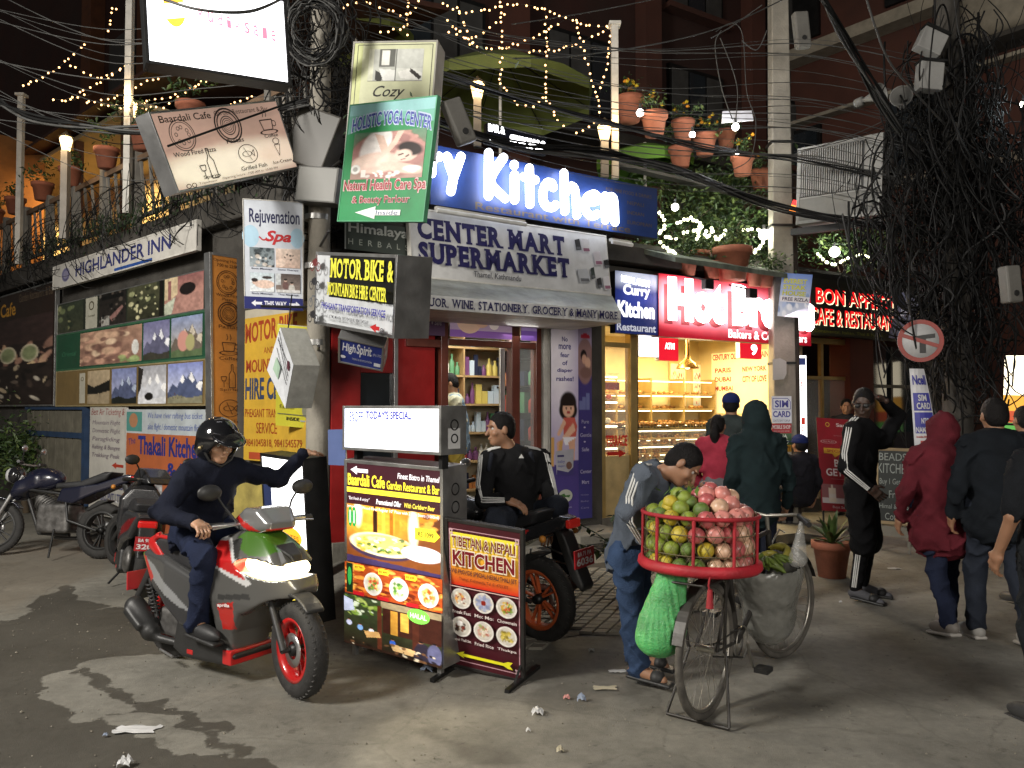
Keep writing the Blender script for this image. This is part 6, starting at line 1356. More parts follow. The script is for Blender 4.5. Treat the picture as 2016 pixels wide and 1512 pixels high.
# bananas in a wrapped basket before the front wheel
bs = thing('banana_basket', 'sagging basket wrapped in clear plastic at the front of the bicycle', 'basket', bm_ @ Matrix.Translation((.83, -.05, .42)))
q = Body(); q.ecap((0, 0, -.1), (0, 0, .2), (.16, .13), (.26, .2), k=.05); q.ell((.02, 0, -.06), (.2, .14, .12), k=.05); q.ecap((0, 0, .14), (0, 0, .3), (.2, .15), (.26, .2), op='s', k=.02)
V, F_ = q.mesh(.013, .006, 30); PL = M('cloudy_plastic', (.2, .2, .18), .18, var=.3, scale=8, bump=.8, bscale=25, spec=.8, alpha=.82, dirt=.3); body_obj((V, F_), 'plastic_wrap', PL, bs)
def banana(M4, s, mt):
 m = MB(); pts = [(.075 * math.cos(a), 0, .075 * math.sin(a)) for a in np.linspace(.2, 2.2, 8)]
 m.tube([M4 @ (Vector(p) * s) for p in pts], [.004 * s, .011 * s, .0145 * s, .0155 * s, .015 * s, .013 * s, .009 * s, .004 * s], n=6); return m
BAN = [M('banana_green', (.12, .17, .03), .5, var=.3, scale=20), M('banana_yellow', (.34, .3, .05), .5, var=.3, scale=20)]
for cl in range(5):
 cx, cy_ = ((-.1, -.06), (.05, -.08), (.13, .04), (-.03, .07), (.1, -.02))[cl]
 bn = thing('banana_bunch', ('leftmost dark green', 'front green', 'yellowish far right', 'rear dark', 'topmost yellow')[cl] + ' bunch of bananas in the plastic wrapped basket', 'bananas', bs.matrix_world @ Matrix.Translation((cx, cy_, .2 + (.05 if cl == 4 else 0))))
 for i in range(8):
  M4 = Matrix.Rotation(i * .22 - .8 + cl, 4, 'Z') @ Matrix.Translation((0, 0, .01 * (i % 3))) @ Matrix.Rotation(-.9 + .1 * i, 4, 'X'); banana(M4, 1.25, None).build('banana', BAN[1 if cl in (2, 4) else 0], bn)
pb = thing('plastic_bag', 'thin clear plastic bag hanging from the bicycle handlebar', 'bag', bm_ @ Matrix.Translation((.86, -.24, .84)))
q = Body().ecap((0, 0, .1), (.0, .02, -.12), (.02, .01), (.09, .05), k=.03); body_obj(q.mesh(.01, .005, 40), 'film', M('clear_film', (.55, .55, .52), .15, alpha=.3, spec=.9, bump=.8, bscale=30), pb)

RED = M('red_gloss', (.42, .012, .012), .3, coat=.5, var=.12); GLB = M('black_gloss', (.012, .012, .014), .2, coat=.6, var=.2); GREYP = M('grey_gloss', (.16, .165, .17), .28, .4, coat=.4, var=.15); GRN_P = M('green_gloss', (.1, .3, .02), .3, coat=.4)
SEATM = M('seat_vinyl', (.02, .02, .022), .5, var=.2, bump=.3, bscale=150); TY2 = M('tyre_rubber', (.022, .021, .02), .75, var=.4, scale=20, bump=.5, bscale=150); SILV = M('silver_metal', (.5, .5, .5), .3, .9, var=.15, dirt=.2); ENG = M('engine_alloy', (.16, .155, .15), .5, .7, var=.4, scale=15, dirt=.5)
def scooter_wheel(par, c, R, w, rimmat, nsp=5, yaw=0., name='wheel'):
 M4 = Matrix.Translation(c) @ Matrix.Rotation(yaw, 4, 'Z') @ Matrix.Rotation(PI / 2, 4, 'X')
 r0 = R - w * 1.55
 prof = [(r0, -w * .8), (r0 + w * .5, -w * .98), (R - w * .45, -w * .9), (R - w * .12, -w * .55), (R, 0), (R - w * .12, w * .55), (R - w * .45, w * .9), (r0 + w * .5, w * .98), (r0, w * .8)]
 o = MB().lathe(prof, None, 44, M4).build(name, TY2, par)
 m = MB()
 for i in range(44):
  a = 2 * PI * i / 44
  for s in (-1, 1):
   T = M4 @ Matrix.Rotation(a, 4, 'Z') @ Matrix.Translation((R - w * .2, 0, s * w * .42)) @ Matrix.Rotation(s * .7, 4, 'X'); m.box((-.004, -.003, -w * .34), (w * .1, .003, w * .34), None, T)
 m.build('tread', M('tread_rubber', (.05, .048, .045), .85), o, kind='stuff')
 MB().lathe([(r0 - .022, -w * .72), (r0 + .004, -w * .85), (r0 + .004, w * .85), (r0 - .022, w * .72), (r0 - .03, 0), (r0 - .022, -w * .72)], None, 36, M4).build('rim', rimmat, o)
 for i in range(nsp):
  m = MB(); a = 2 * PI * i / nsp
  for d in (-.2, .2):
   T = M4 @ Matrix.Rotation(a + d * .55, 4, 'Z'); m.box((.028, -.007, -w * .25), (r0 - .012, .007, w * .25), None, T @ Matrix.Rotation(d * .25, 4, 'Z'))
  m.build('spoke', rimmat, o, bevel=.003)
 MB().lathe([(.001, -w * .9), (.03, -w * .9), (.038, -w * .3), (.038, w * .3), (.03, w * .9), (.001, w * .9)], None, 16, M4).build('hub', DARKM, o)
 MB().lathe([(.05, w * .62), (.095, w * .62), (.095, w * .7), (.05, w * .7)], None, 24, M4).build('brake_disc', SILV, o)
 return o
def inpoly(x, z, pts):
 m = np.zeros(x.shape, bool); n = len(pts)
 for i in range(n):
  (x1, y1), (x2, y2) = pts[i], pts[(i + 1) % n]
  if y1 != y2: m ^= ((z > min(y1, y2)) & (z <= max(y1, y2)) & (x < (z - y1) * (x2 - x1) / (y2 - y1) + x1))
 return m
def build_scooter(mw, label, name='scooter', hl_on=True, pal=0):
 t = thing(name, label, 'scooter', mw)
 rimm = RED if pal == 0 else BLACK
 scooter_wheel(t, Vector((0, 0, .262)), .262, .062, rimm)
 steer = Matrix.Translation((1.0, 0, 0)) @ Matrix.Rotation(R_(-15 if pal == 0 else 24), 4, 'Z') @ Matrix.Translation((-1.0, 0, 0))
 def st(o): o.matrix_local = steer; return o
 fw = scooter_wheel(t, Vector((1.25, 0, .268)), .268, .06, rimm); st(fw)
 m = MB()
 for s in (-1, 1): m.tube([(.98, s * .085, .62), (1.1, s * .085, .46), (1.235, s * .085, .27)], [.02, .019, .024])
 m.tube([(.98, -.09, .62), (.98, .09, .62)], .02); m.tube([(1.235, -.1, .27), (1.235, .1, .27)], .016); st(m.build('fork', BLACK, t))
 st(MB().tube([(1.0, -.087, .58), (1.06, -.087, .5)], .024).build('fork_tube', SILV, t))
 q = Body(); 
 q.slab([(1.25 + .315 * math.cos(a), .268 + .315 * math.sin(a)) for a in np.linspace(R_(52), R_(140), 9)] + [(1.25 + .295 * math.cos(a), .268 + .295 * math.sin(a)) for a in np.linspace(R_(140), R_(52), 9)], .058, .008); st(body_obj(q.mesh(.009), 'mudguard', BLACK, t))
 # front apron and nose
 nose = [(.60, .84), (.72, .885), (.85, .92), (.96, .885), (1.08, .80), (1.19, .68), (1.245, .60), (1.22, .545), (1.12, .50), (.96, .455), (.86, .42), (.78, .30), (.755, .17), (.66, .15), (.62, .2), (.6, .4), (.585, .65)]
 wf = lambda x, z: np.clip(.2 * np.sqrt(np.clip(1 - ((x - .70) / .60) ** 2, .02, 1)) * np.clip(1.12 - .9 * np.maximum(z - .70, 0) / .25, .35, 1) * np.clip(.62 + (z - .15) * 1.1, .5, 1), .02, .3)
 q = Body().slab(nose, wf, .03); q.ell((1.13, 0, .26), (.33, .3, .31), op='s', k=.02)
 q.ell((1.0, 0, .70), (.225, .3, .058), rotm(0, .12, 0), op='s', k=.006)
 redp = [(.60, .83), (.70, .835), (.93, .635), (.70, .69), (.66, .70)]; whitep = [(.585, .86), (.715, .85), (.97, .615), (.93, .60), (.69, .675), (.63, .69)]
 greenp = [(.80, .81), (.76, .86), (.86, .94), (1.0, .90), (1.12, .82), (1.04, .775), (.92, .77)]
 red2 = [(.68, .47), (.83, .50), (.8, .33), (.70, .32)]; blk = [(.70, .53), (.95, .56), (.96, .53), (.7, .5)]
 dark = [(.72, .83), (.80, .86), (.86, .74), (.95, .63), (.9, .64)]
 def cf(V):
  x, y, z = V[:, 0], V[:, 1], V[:, 2]; c = np.zeros((len(V), 3)); base = (.075, .074, .07) if pal == 0 else (.02, .02, .022); c[:] = base
  side = np.abs(y) > .05
  if pal == 0:
   c[inpoly(x, z, greenp)] = (.045, .12, .012); c[inpoly(x, z, dark)] = (.02, .02, .02)
   c[inpoly(x, z, whitep) & side] = (.5, .5, .5); c[inpoly(x, z, redp) & side] = (.42, .012, .012)
   c[inpoly(x, z, red2) & side] = (.42, .02, .015); c[inpoly(x, z, blk) & side] = (.03, .03, .03)
   c[(x < .6)] = (.02, .02, .02)
  else: c[inpoly(x, z, redp) & side] = (.02, .02, .022)
  return c
 PM = MA('painted_plastic', .26, 0, 0, .5, .06); PM.node_tree.nodes['Principled BSDF'].inputs['Coat Weight'].default_value = .5
 body_obj(q.mesh(.008), 'front_apron', PM, t, cf)
 # headlamp
 q = Body().ell((.985, 0, .70), (.2, .172, .066), rotm(0, .12, 0), k=0)
 body_obj(q.mesh(.009), 'headlight', (M('headlight_on', (1, .95, .8), .3, emit=7, ecol=(1, .80, .42), bump=0, var=0) if hl_on else M('lamp_glass', (.4, .4, .4), .1, bump=0)), t)
 q = Body().slab([(.94, .80), (1.08, .785), (1.16, .735), (1.14, .78), (1.04, .83)], lambda x, z: np.clip(.10 - (x - .95) * .3, .03, .2), .01); body_obj(q.mesh(.008), 'lamp_cowl', BLACK, t)
 # floor, under body, engine
 q = Body().slab([(.24, .30), (.20, .13), (.30, .085), (.74, .10), (.80, .17), (.72, .225), (.5, .235), (.42, .33), (.3, .4)], .165, .03); body_obj(q.mesh(.01), 'footboard', BLACK, t)
 MB().box((.70, -.168, .115), (.78, .168, .2)).build('side_accent', RED, t, bevel=.008); MB().box((.36, -.169, .12), (.42, .169, .15)).build('side_accent', RED, t, bevel=.006)
 q = Body().slab([(-.24, .67), (-.16, .70), (.1, .69), (.35, .62), (.5, .58), (.52, .42), (.45, .28), (.3, .28), (.1, .40), (-.06, .46)], lambda x, z: np.clip(.10 + (x + .24) * .22, .06, .185), .035)
 q.ell((0, 0, .2), (.3, .14, .3), op='s', k=.03)
 sil = [(-.21, .665), (-.02, .62), (.43, .385), (.3, .4), (-.05, .53)]; gr2 = [(-.24, .67), (-.2, .68), (-.06, .47), (-.1, .45)]; rd2 = [(-.2, .665), (-.15, .66), (-.02, .54), (-.07, .5)]
 def cf2(V):
  x, y, z = V[:, 0], V[:, 1], V[:, 2]; c = np.zeros((len(V), 3)); c[:] = (.03, .03, .032)
  if pal == 0:
   c[z > .55 - (x * .35)] = (.055, .055, .055); c[inpoly(x, z, sil)] = (.22, .225, .23); c[inpoly(x, z, rd2)] = (.4, .02, .015); c[inpoly(x, z, gr2)] = (.12, .32, .03)
  else: c[inpoly(x, z, sil)] = (.16, .008, .01)
  return c
 body_obj(q.mesh(.009), 'rear_body', PM, t, cf2)
 q = Body().slab([(-.13, .77), (-.02, .805), (.14, .80), (.26, .745), (.42, .735), (.56, .70), (.57, .635), (.4, .60), (.1, .66), (-.1, .70)], lambda x, z: np.clip(.145 - np.abs(x - .25) * .07, .07, .2), .035); body_obj(q.mesh(.01), 'seat', SEATM, t)
 if pal == 0:
  q = Body()
  for s in (-1, 1):
   P = [(-.12, .78), (-.03, .822), (.12, .818), (-.1, .74), (-.03, .7), (.1, .63)]
   q.ecap((-.13, s * .075, .75), (-.02, s * .115, .80), (.02, .03), (.02, .03), k=.01); q.ecap((-.02, s * .118, .80), (.13, s * .12, .795), (.015, .02), (.012, .012), k=.01); q.ecap((-.1, s * .105, .75), (.12, s * .142, .63), (.024, .05), (.015, .015), side=(0, 1, 0), k=.01)
  q.ecap((-.135, -.08, .75), (-.135, .08, .75), (.03, .03), (.03, .03), k=.02); body_obj(q.mesh(.008), 'seat_trim', RED, t)
 q = Body().cap((-.19, -.165, .335), (-.02, -.165, .2), .066, .056, k=.02).cap((-.05, -.165, .17), (.2, -.1, .14), .028, .02); q.box((-.11, -.17, .28), (.10, .078, .03), .02, rotm(0, .55, 0), k=.02); body_obj(q.mesh(.009), 'exhaust', BLACK, t)
 q = Body().box((.12, 0, .25), (.17, .1, .09), .03).ell((.02, .1, .26), (.14, .05, .12)); body_obj(q.mesh(.01), 'engine', ENG, t)
 m = MB().tube([(-.02, -.12, .28), (-.1, -.12, .52)], .014)
 for k in range(8): m.torus((-.02 - .08 * k / 8 - .01, -.12, .32 + .18 * k / 8), .026, .006, n=12, k=5, mat=Matrix.Rotation(PI / 2, 4, 'X'))
 m.build('shock_absorber', BLACK, t)
 q = Body().slab([(-.2, .6), (-.13, .58), (-.33, .34), (-.39, .33)], .07, .01); body_obj(q.mesh(.01), 'rear_mudguard', BLACK, t)
 MB().tube([(.08, -.16, .1), (.24, -.18, .085)], .008).build('kick_lever', SILV, t)
 # bars and dash
 q = Body().slab([(.62, .90), (.66, .955), (.80, 1.03), (.92, 1.03), (1.03, .955), (1.02, .91), (.92, .885), (.72, .88)], lambda x, z: np.clip(.145 - .25 * np.maximum(x - .82, 0), .05, .2), .035)
 ln = [(.66, .975), (.74, .985), (.96, .9), (1.03, .925), (1.03, .9), (.93, .87)]
 def cf3(V):
  x, y, z = V[:, 0], V[:, 1], V[:, 2]; c = np.zeros((len(V), 3)); c[:] = (.13, .13, .13) if pal == 0 else (.02, .02, .022)
  if pal == 0: c[inpoly(x, z, ln)] = (.42, .015, .012); c[z < .9] = (.03, .03, .03); c[(x < .68)] = (.03, .03, .03)
  return c
 st(body_obj(q.mesh(.008), 'dash_cover', PM, t, cf3))
 st(MB().tube([(.72, -.32, .925), (.76, -.12, .93), (.76, .12, .93), (.72, .32, .925)], .012).build('handlebar', SILV, t))
 for s in (-1, 1):
  st(MB().tube([(.715, s * .22, .925), (.72, s * .35, .925)], .018).build('grip', BLACK, t)); st(MB().tube([(.78, s * .16, .93), (.80, s * .32, .92)], .006).build('brake_lever', SILV, t))
  st(MB().tube([(.76, s * .16, .94), (.70, s * .22, 1.04), (.70, s * .26, 1.10)], .007).build('mirror_stem', BLACK, t))
  q = Body().ell((.69, s * .30, 1.12), (.025, .075, .05), k=0); st(body_obj(q.mesh(.008), 'mirror', BLACK, t))
 q = Body().box((-.19, 0, .60), (.03, .08, .035), .015); body_obj(q.mesh(.009), 'tail_light', M('tail_red', (.5, .01, .01), .2, emit=.5 if pal else .1, ecol=(1, .05, .03)), t)
 S = Sign(Matrix.Identity(4), .2, .14, 'x', 'x', parent=None) if False else None
 plate = MB().box((-.40, -.1, .40), (-.39, .1, .52), None).build('number_plate', M('plate_red', (.4, .015, .02), .5), t)
 v, f, _ = text_mesh('3206', .03); MB().add([(-.4015, .085 - .17 * a, .415 + .045 * b_) for a, b_ in v], f).build('lettering', M('plate_white', (.7, .65, .65), .5), plate)
 v, f, _ = text_mesh('BA 98 PA', .03); MB().add([(-.4015, .075 - .15 * a, .475 + .03 * b_) for a, b_ in v], f).build('lettering', M('plate_white', (.7, .65, .65), .5), plate)
 if pal == 0:
  for s in (-1,):
   v, f, _ = text_mesh('aprilia', .03); MB().add([(.70 + .11 * a, -.205, .455 + .025 * b_ + .01 * a) for a, b_ in v], f).build('lettering', M('plate_white', (.7, .65, .65), .5), t)
 MB().tube([(.3, .12, .12), (.2, .22, .01)], .01).build('side_stand', BLACK, t)
 return t
rC = Vector((-2.207, 5.212, 0)); fC = Vector((-1.156, 4.532, 0)); sh = (fC - rC).normalized()
scm = Matrix.Translation(rC) @ Matrix.Rotation(math.atan2(sh.y, sh.x), 4, 'Z')
sc_main = build_scooter(scm, 'grey, red and green scooter with its headlight on and a rider')
HLW = scm @ Vector((1.3, 0, .68)); lamp('headlight_beam', 'SPOT', HLW, 60, (1, .86, .6), .05, scm @ Vector((4.0, -.2, -.1)), 80, blend=.8)
lamp('headlight_spill', 'POINT', scm @ Vector((1.3, -.2, .70)), 1.6, (1, .85, .55), .05)
# parked scooter seen from behind
p0 = ground(268, 1160); 
pm = Matrix.Translation(p0) @ Matrix.Rotation(R_(119), 4, 'Z') @ Matrix.Rotation(R_(7), 4, 'X')
build_scooter(pm, 'black and red parked scooter with a red number plate', hl_on=False, pal=1)
def build_motorbike(mw, label, col, rimcol, yawf=0., deco=True):
 t = thing('motorcycle', label, 'motorcycle', mw); P = M('bike_paint_%.2f_%.2f' % (col[0], col[2]), col, .25, coat=.5, var=.15)
 scooter_wheel(t, Vector((0, 0, .3)), .30, .06, rimcol)
 fw = scooter_wheel(t, Vector((1.3, 0, .3)), .30, .048, rimcol); S4 = Matrix.Translation((1.1, 0, 0)) @ Matrix.Rotation(yawf, 4, 'Z') @ Matrix.Translation((-1.1, 0, 0)); fw.matrix_local = S4
 def st(o): o.matrix_local = S4; return o
 m = MB()
 for s in (-1, 1): m.tube([(1.04, s * .09, .88), (1.3, s * .09, .3)], [.02, .026])
 st(m.build('fork', SILV, t))
 q = Body().slab([(1.3 + .34 * math.cos(a), .3 + .34 * math.sin(a)) for a in np.linspace(R_(30), R_(140), 9)] + [(1.3 + .32 * math.cos(a), .3 + .32 * math.sin(a)) for a in np.linspace(R_(140), R_(30), 9)], .06, .008); st(body_obj(q.mesh(.011), 'mudguard', P, t))
 q = Body().ell((.78, 0, .84), (.24, .14, .13), k=.05).box((.9, 0, .78), (.15, .15, .08), .04, rotm(0, .35, 0), k=.04).ell((1.0, 0, .72), (.16, .17, .1), rotm(0, .6, 0), k=.04); body_obj(q.mesh(.011), 'tank', P, t)
 q = Body().slab([(-.12, .93), (-.02, .93), (.25, .83), (.55, .80), (.56, .74), (.25, .74), (-.05, .84)], .12, .03); body_obj(q.mesh(.011), 'seat', SEATM, t)
 q = Body().slab([(-.34, .9), (-.25, .91), (.05, .80), (.45, .74), (.5, .6), (.3, .58), (.05, .70), (-.28, .82)], lambda x, z: np.clip(.05 + (x + .34) * .18, .04, .15), .02)
 pn = [(-.1, .8), (.12, .8), (.3, .66), (.2, .64)]
 def cf(V):
  x, z = V[:, 0], V[:, 2]; c = np.zeros((len(V), 3)); c[:] = col
  if not deco: return c
  c[inpoly(x, z, [(-.02, .80), (.34, .75), (.28, .70), (.02, .75)])] = (.5, .02, .02); c[inpoly(x, z, [(.0, .765), (.31, .73), (.26, .66), (.05, .72)])] = (.5, .5, .48); c[inpoly(x, z, [(.02, .74), (.29, .705), (.2, .62), (.07, .68)])] = (.08, .25, .04); return c
 body_obj(q.mesh(.01), 'tail', MA('painted_plastic'), t, cf)
 q = Body().box((.55, 0, .42), (.2, .12, .16), .04).cap((.62, 0, .5), (.78, 0, .62), .09, .07, k=.04).cap((.4, -.12, .42), (.5, -.12, .42), .1, .1, k=.02); body_obj(q.mesh(.012), 'engine', ENG, t)
 m = MB()
 for i in range(7): m.lathe([(.11, -.006), (.12, 0), (.11, .006)], None, 14, Matrix.Translation((.62 + i * .022, 0, .5 + i * .018)) @ Matrix.Rotation(R_(50), 4, 'Y'))
 m.build('cooling_fins', ENG, t)
 fr2 = MB()
 for s in (-1, 1): fr2.tube([(1.06, 0, .85), (.85, s * .12, .72), (.4, s * .13, .68), (.35, s * .12, .4), (0, s * .1, .3)], .016)
 fr2.tube([(1.06, 0, .82), (.9, 0, .5), (.78, 0, .25), (.4, 0, .24)], .02); fr2.build('frame', BLACK, t)
 MB().tube([(.7, -.15, .2), (.3, -.16, .2), (.0, -.17, .3), (-.2, -.18, .42)], [.02, .025, .045, .05]).build('exhaust', M('dull_exhaust', (.12, .12, .12), .4, .8), t)
 q = Body().slab([(-.1, .63), (.05, .62), (.2, .52), (.16, .5), (0, .58)], .07, .01).slab([(-.28, .8), (-.2, .82), (-.33, .5), (-.42, .42), (-.44, .46)], .06, .01); body_obj(q.mesh(.011), 'rear_mudguard', BLACK, t)
 m = MB()
 for s in (-1,):
  for z in (.36, .44, .52): m.tube([(.2, s * .14, z + .04), (-.12, s * .17, z)], .006)
  m.tube([(.2, s * .14, .6), (.24, s * .14, .3), (-.05, s * .17, .28), (-.18, s * .17, .42), (-.12, s * .16, .58), (.1, s * .14, .64)], .007)
 m.build('sari_guard', SILV, t)
 st(MB().tube([(1.0, -.34, 1.02), (1.04, -.15, 1.0), (1.05, .15, 1.0), (1.0, .34, 1.02)], .012).build('handlebar', SILV, t))
 for s in (-1, 1):
  st(MB().tube([(1.01, s * .22, 1.015), (1.0, s * .36, 1.02)], .018).build('grip', BLACK, t)); st(MB().tube([(1.04, s * .17, 1.02), (1.0, s * .24, 1.15)], .006).build('mirror_stem', BLACK, t)); st(body_obj(Body().ell((.99, s * .26, 1.17), (.02, .06, .04), k=0).mesh(.009), 'mirror', SILV, t))
  MB().tube([(-.2, s * .06, .78), (-.2, s * .15, .77)], .006).build('indicator_stem', BLACK, t); MB().sphere((-.2, s * .17, .77), .025, None, 8, 6).build('indicator', M('amber_lens', (.5, .2, .03), .3), t)
 st(body_obj(Body().ell((1.14, 0, .88), (.09, .11, .1), k=0).mesh(.011), 'headlamp', GLB, t)); st(body_obj(Body().ell((1.2, 0, .88), (.05, .085, .08), k=0).mesh(.011), 'lamp_lens', M('lamp_glass', (.4, .4, .4), .1, bump=0), t))
 body_obj(Body().box((-.33, 0, .86), (.02, .06, .03), .01).mesh(.009), 'tail_light', M('tail_red', (.5, .01, .01)), t)
 plate = MB().box((-.415, -.1, .58), (-.405, .1, .70)).build('number_plate', M('plate_red', (.4, .015, .02)), t)
 v, f, _ = text_mesh('6036', .03); MB().add([(-.4165, .085 - .17 * a, .595 + .05 * b_) for a, b_ in v], f).build('lettering', M('plate_white', (.7, .65, .65)), plate); v, f, _ = text_mesh('BA 71 PA', .02); MB().add([(-.4165, .07 - .14 * a, .655 + .03 * b_) for a, b_ in v], f).build('lettering', M('plate_white', (.7, .65, .65)), plate)
 MB().tube([(.5, .12, .3), (.42, .25, .01)], .011).build('side_stand', BLACK, t)
 return t
# the tracksuit man's motorcycle: rear wheel at (1092,1268), heading back to the left
r2 = ground(1068, 1262); r2.z = .0
mb2 = build_motorbike(Matrix.Translation(r2) @ Matrix.Rotation(R_(136), 4, 'Z') @ Matrix.Rotation(R_(-4), 4, 'X'), 'black motorcycle with orange rims and a red number plate behind the street boards', (.02, .02, .022), M('orange_rim', (.5, .1, .03), .4))
g1 = ground(196, 1100)
build_motorbike(Matrix.Translation(g1) @ Matrix.Rotation(R_(170), 4, 'Z') @ Matrix.Rotation(R_(8), 4, 'X'), 'dark blue motorcycle parked at the far left by the bush', (.008, .009, .022), BLACK, R_(20), False)
def skin_m(k):
 c = {'light': (.42, .24, .15), 'mid': (.27, .14, .08), 'dark': (.05, .028, .02)}[k]
 m = M('skin_' + k, c, .5, var=.08, scale=12, bump=.15, bscale=200); m.node_tree.nodes['Principled BSDF'].inputs['Subsurface Weight'].default_value = .08; return m
def cloth(name, c, rough=.85): return M('cloth_' + name, c, rough, var=.22, scale=9, bump=.6, bscale=130, spec=.12)
A_ = lambda v: np.array(v, float)
def unit(v): v = A_(v); return v / (np.linalg.norm(v) + 1e-9)
def standing(H=1.7, yaw=0., lean=0., stride=0., arms=None, sw=1.):
 """joints of an upright figure whose front points along +y before the turn"""
 s = H / 1.7; J = {}
 def P(x, y, z): return A_((x * s, y * s, z * s))
 J['pel'] = P(0, 0, .93); J['che'] = P(0, lean * .4, 1.38); J['head'] = P(0, .03 + lean * .55, 1.58)
 for k, sg in (('R', 1), ('L', -1)):
  J['s' + k] = P(sg * .175 * sw, lean * .4 - .01, 1.37); J['e' + k] = P(sg * .235 * sw, lean * .3 - .04, 1.09); J['w' + k] = P(sg * .24 * sw, lean * .2 + .05, .86)
  J['h' + k] = P(sg * .09, 0, .9); f = stride * sg
  J['k' + k] = P(sg * .1, .04 + f * .18, .49); J['a' + k] = P(sg * .105, -.02 + f * .3 - max(0, -f) * .1, .08 + max(0, -f) * .10); J['t' + k] = J['a' + k] + P(sg * .02, .16, -.055 - max(0, -f) * .06)
 if arms: J.update({k: P(*v) for k, v in arms.items()})
 J['hf'] = A_((0, 1, 0)); c, sn = math.cos(yaw), math.sin(yaw)
 return {k: A_((v[0] * c - v[1] * sn, v[0] * sn + v[1] * c, v[2])) for k, v in J.items()}
def head_body(q, hc, hf, up, s, nk=None):
 hf = unit(hf); up = unit(A_(up) - hf * (A_(up) @ hf)); sd = np.cross(hf, up); Rm = np.stack([sd, hf, up], 1)
 L = lambda x, y, z: hc + s * (x * sd + y * hf + z * up)
 q.ell(L(0, -.012, .025), A_((.074, .094, .098)) * s, Rm, k=.0); q.ell(L(0, .022, -.045), A_((.056, .062, .066)) * s, Rm, k=.035 * s); q.ell(L(0, .058, -.088), A_((.026, .022, .02)) * s, Rm, k=.03 * s)
 for g in (-1, 1):
  q.ell(L(g * .03, .078, .012), A_((.02, .014, .012)) * s, Rm, k=.012 * s, op='s'); q.ell(L(g * .03, .083, .032), A_((.024, .01, .007)) * s, Rm, k=.012 * s); q.ell(L(g * .042, .058, -.022), A_((.022, .02, .018)) * s, Rm, k=.02 * s)
  q.ell(L(g * .079, -.008, -.005), A_((.010, .02, .032)) * s, Rm, k=.008 * s)
 q.cap(L(0, .086, .012), L(0, .107, -.026), .007 * s, .013 * s, k=.012 * s); q.ell(L(0, .088, -.052), A_((.024, .012, .006)) * s, Rm, k=.004 * s); q.ell(L(0, .086, -.063), A_((.02, .012, .007)) * s, Rm, k=.004 * s)
 if nk is not None: q.cap(L(0, -.02, -.06), nk, .052 * s, .06 * s, k=.03 * s)
 return L, Rm
def hand_body(w, d, n, t, s=1., curl=.5, spread=1.):
 """palm and five bent fingers; w wrist, d along the hand, n out of the palm, t towards the thumb"""
 d = unit(d); n = unit(A_(n) - d * (A_(n) @ d)); t = unit(A_(t) - d * (A_(t) @ d) - n * (A_(t) @ n)); q = Body()
 Rm = np.stack([t, d, n], 1)
 q.box(w + d * .045 * s, A_((.038, .045, .014)) * s, .012 * s, Rm, k=.01); q.cap(w - d * .03, w + d * .02 * s, .026 * s, .03 * s, k=.02)
 for i, (x, L1) in enumerate(((.030, .078), (.010, .086), (-.011, .08), (-.031, .062))):
  p = w + d * .085 * s + t * x * s; a = .25 + curl * .5; dd = d * math.cos(a) + n * math.sin(a) + t * (x * 3 * spread)
  p1 = p + unit(dd) * L1 * .45 * s; a2 = a + curl * 1.1; d2 = d * math.cos(a2) + n * math.sin(a2); p2 = p1 + unit(d2) * L1 * .32 * s; a3 = a2 + curl * .9; d3 = d * math.cos(a3) + n * math.sin(a3); p3 = p2 + unit(d3) * L1 * .25 * s
  q.cap(p - d * .01, p1, .0092 * s, .0085 * s, k=.006); q.cap(p1, p2, .0085 * s, .0078 * s, k=.003); q.cap(p2, p3, .0078 * s, .0066 * s, k=.003)
 p = w + d * .022 * s + t * .032 * s; p1 = p + unit(t * .75 + d * .6 + n * .25) * .036 * s; p2 = p1 + unit(t * .25 + d * .9 + n * .4) * .028 * s
 q.cap(p, p1, .014 * s, .0105 * s, k=.01); q.cap(p1, p2, .0105 * s, .0085 * s, k=.004); return q.mesh(.0052)
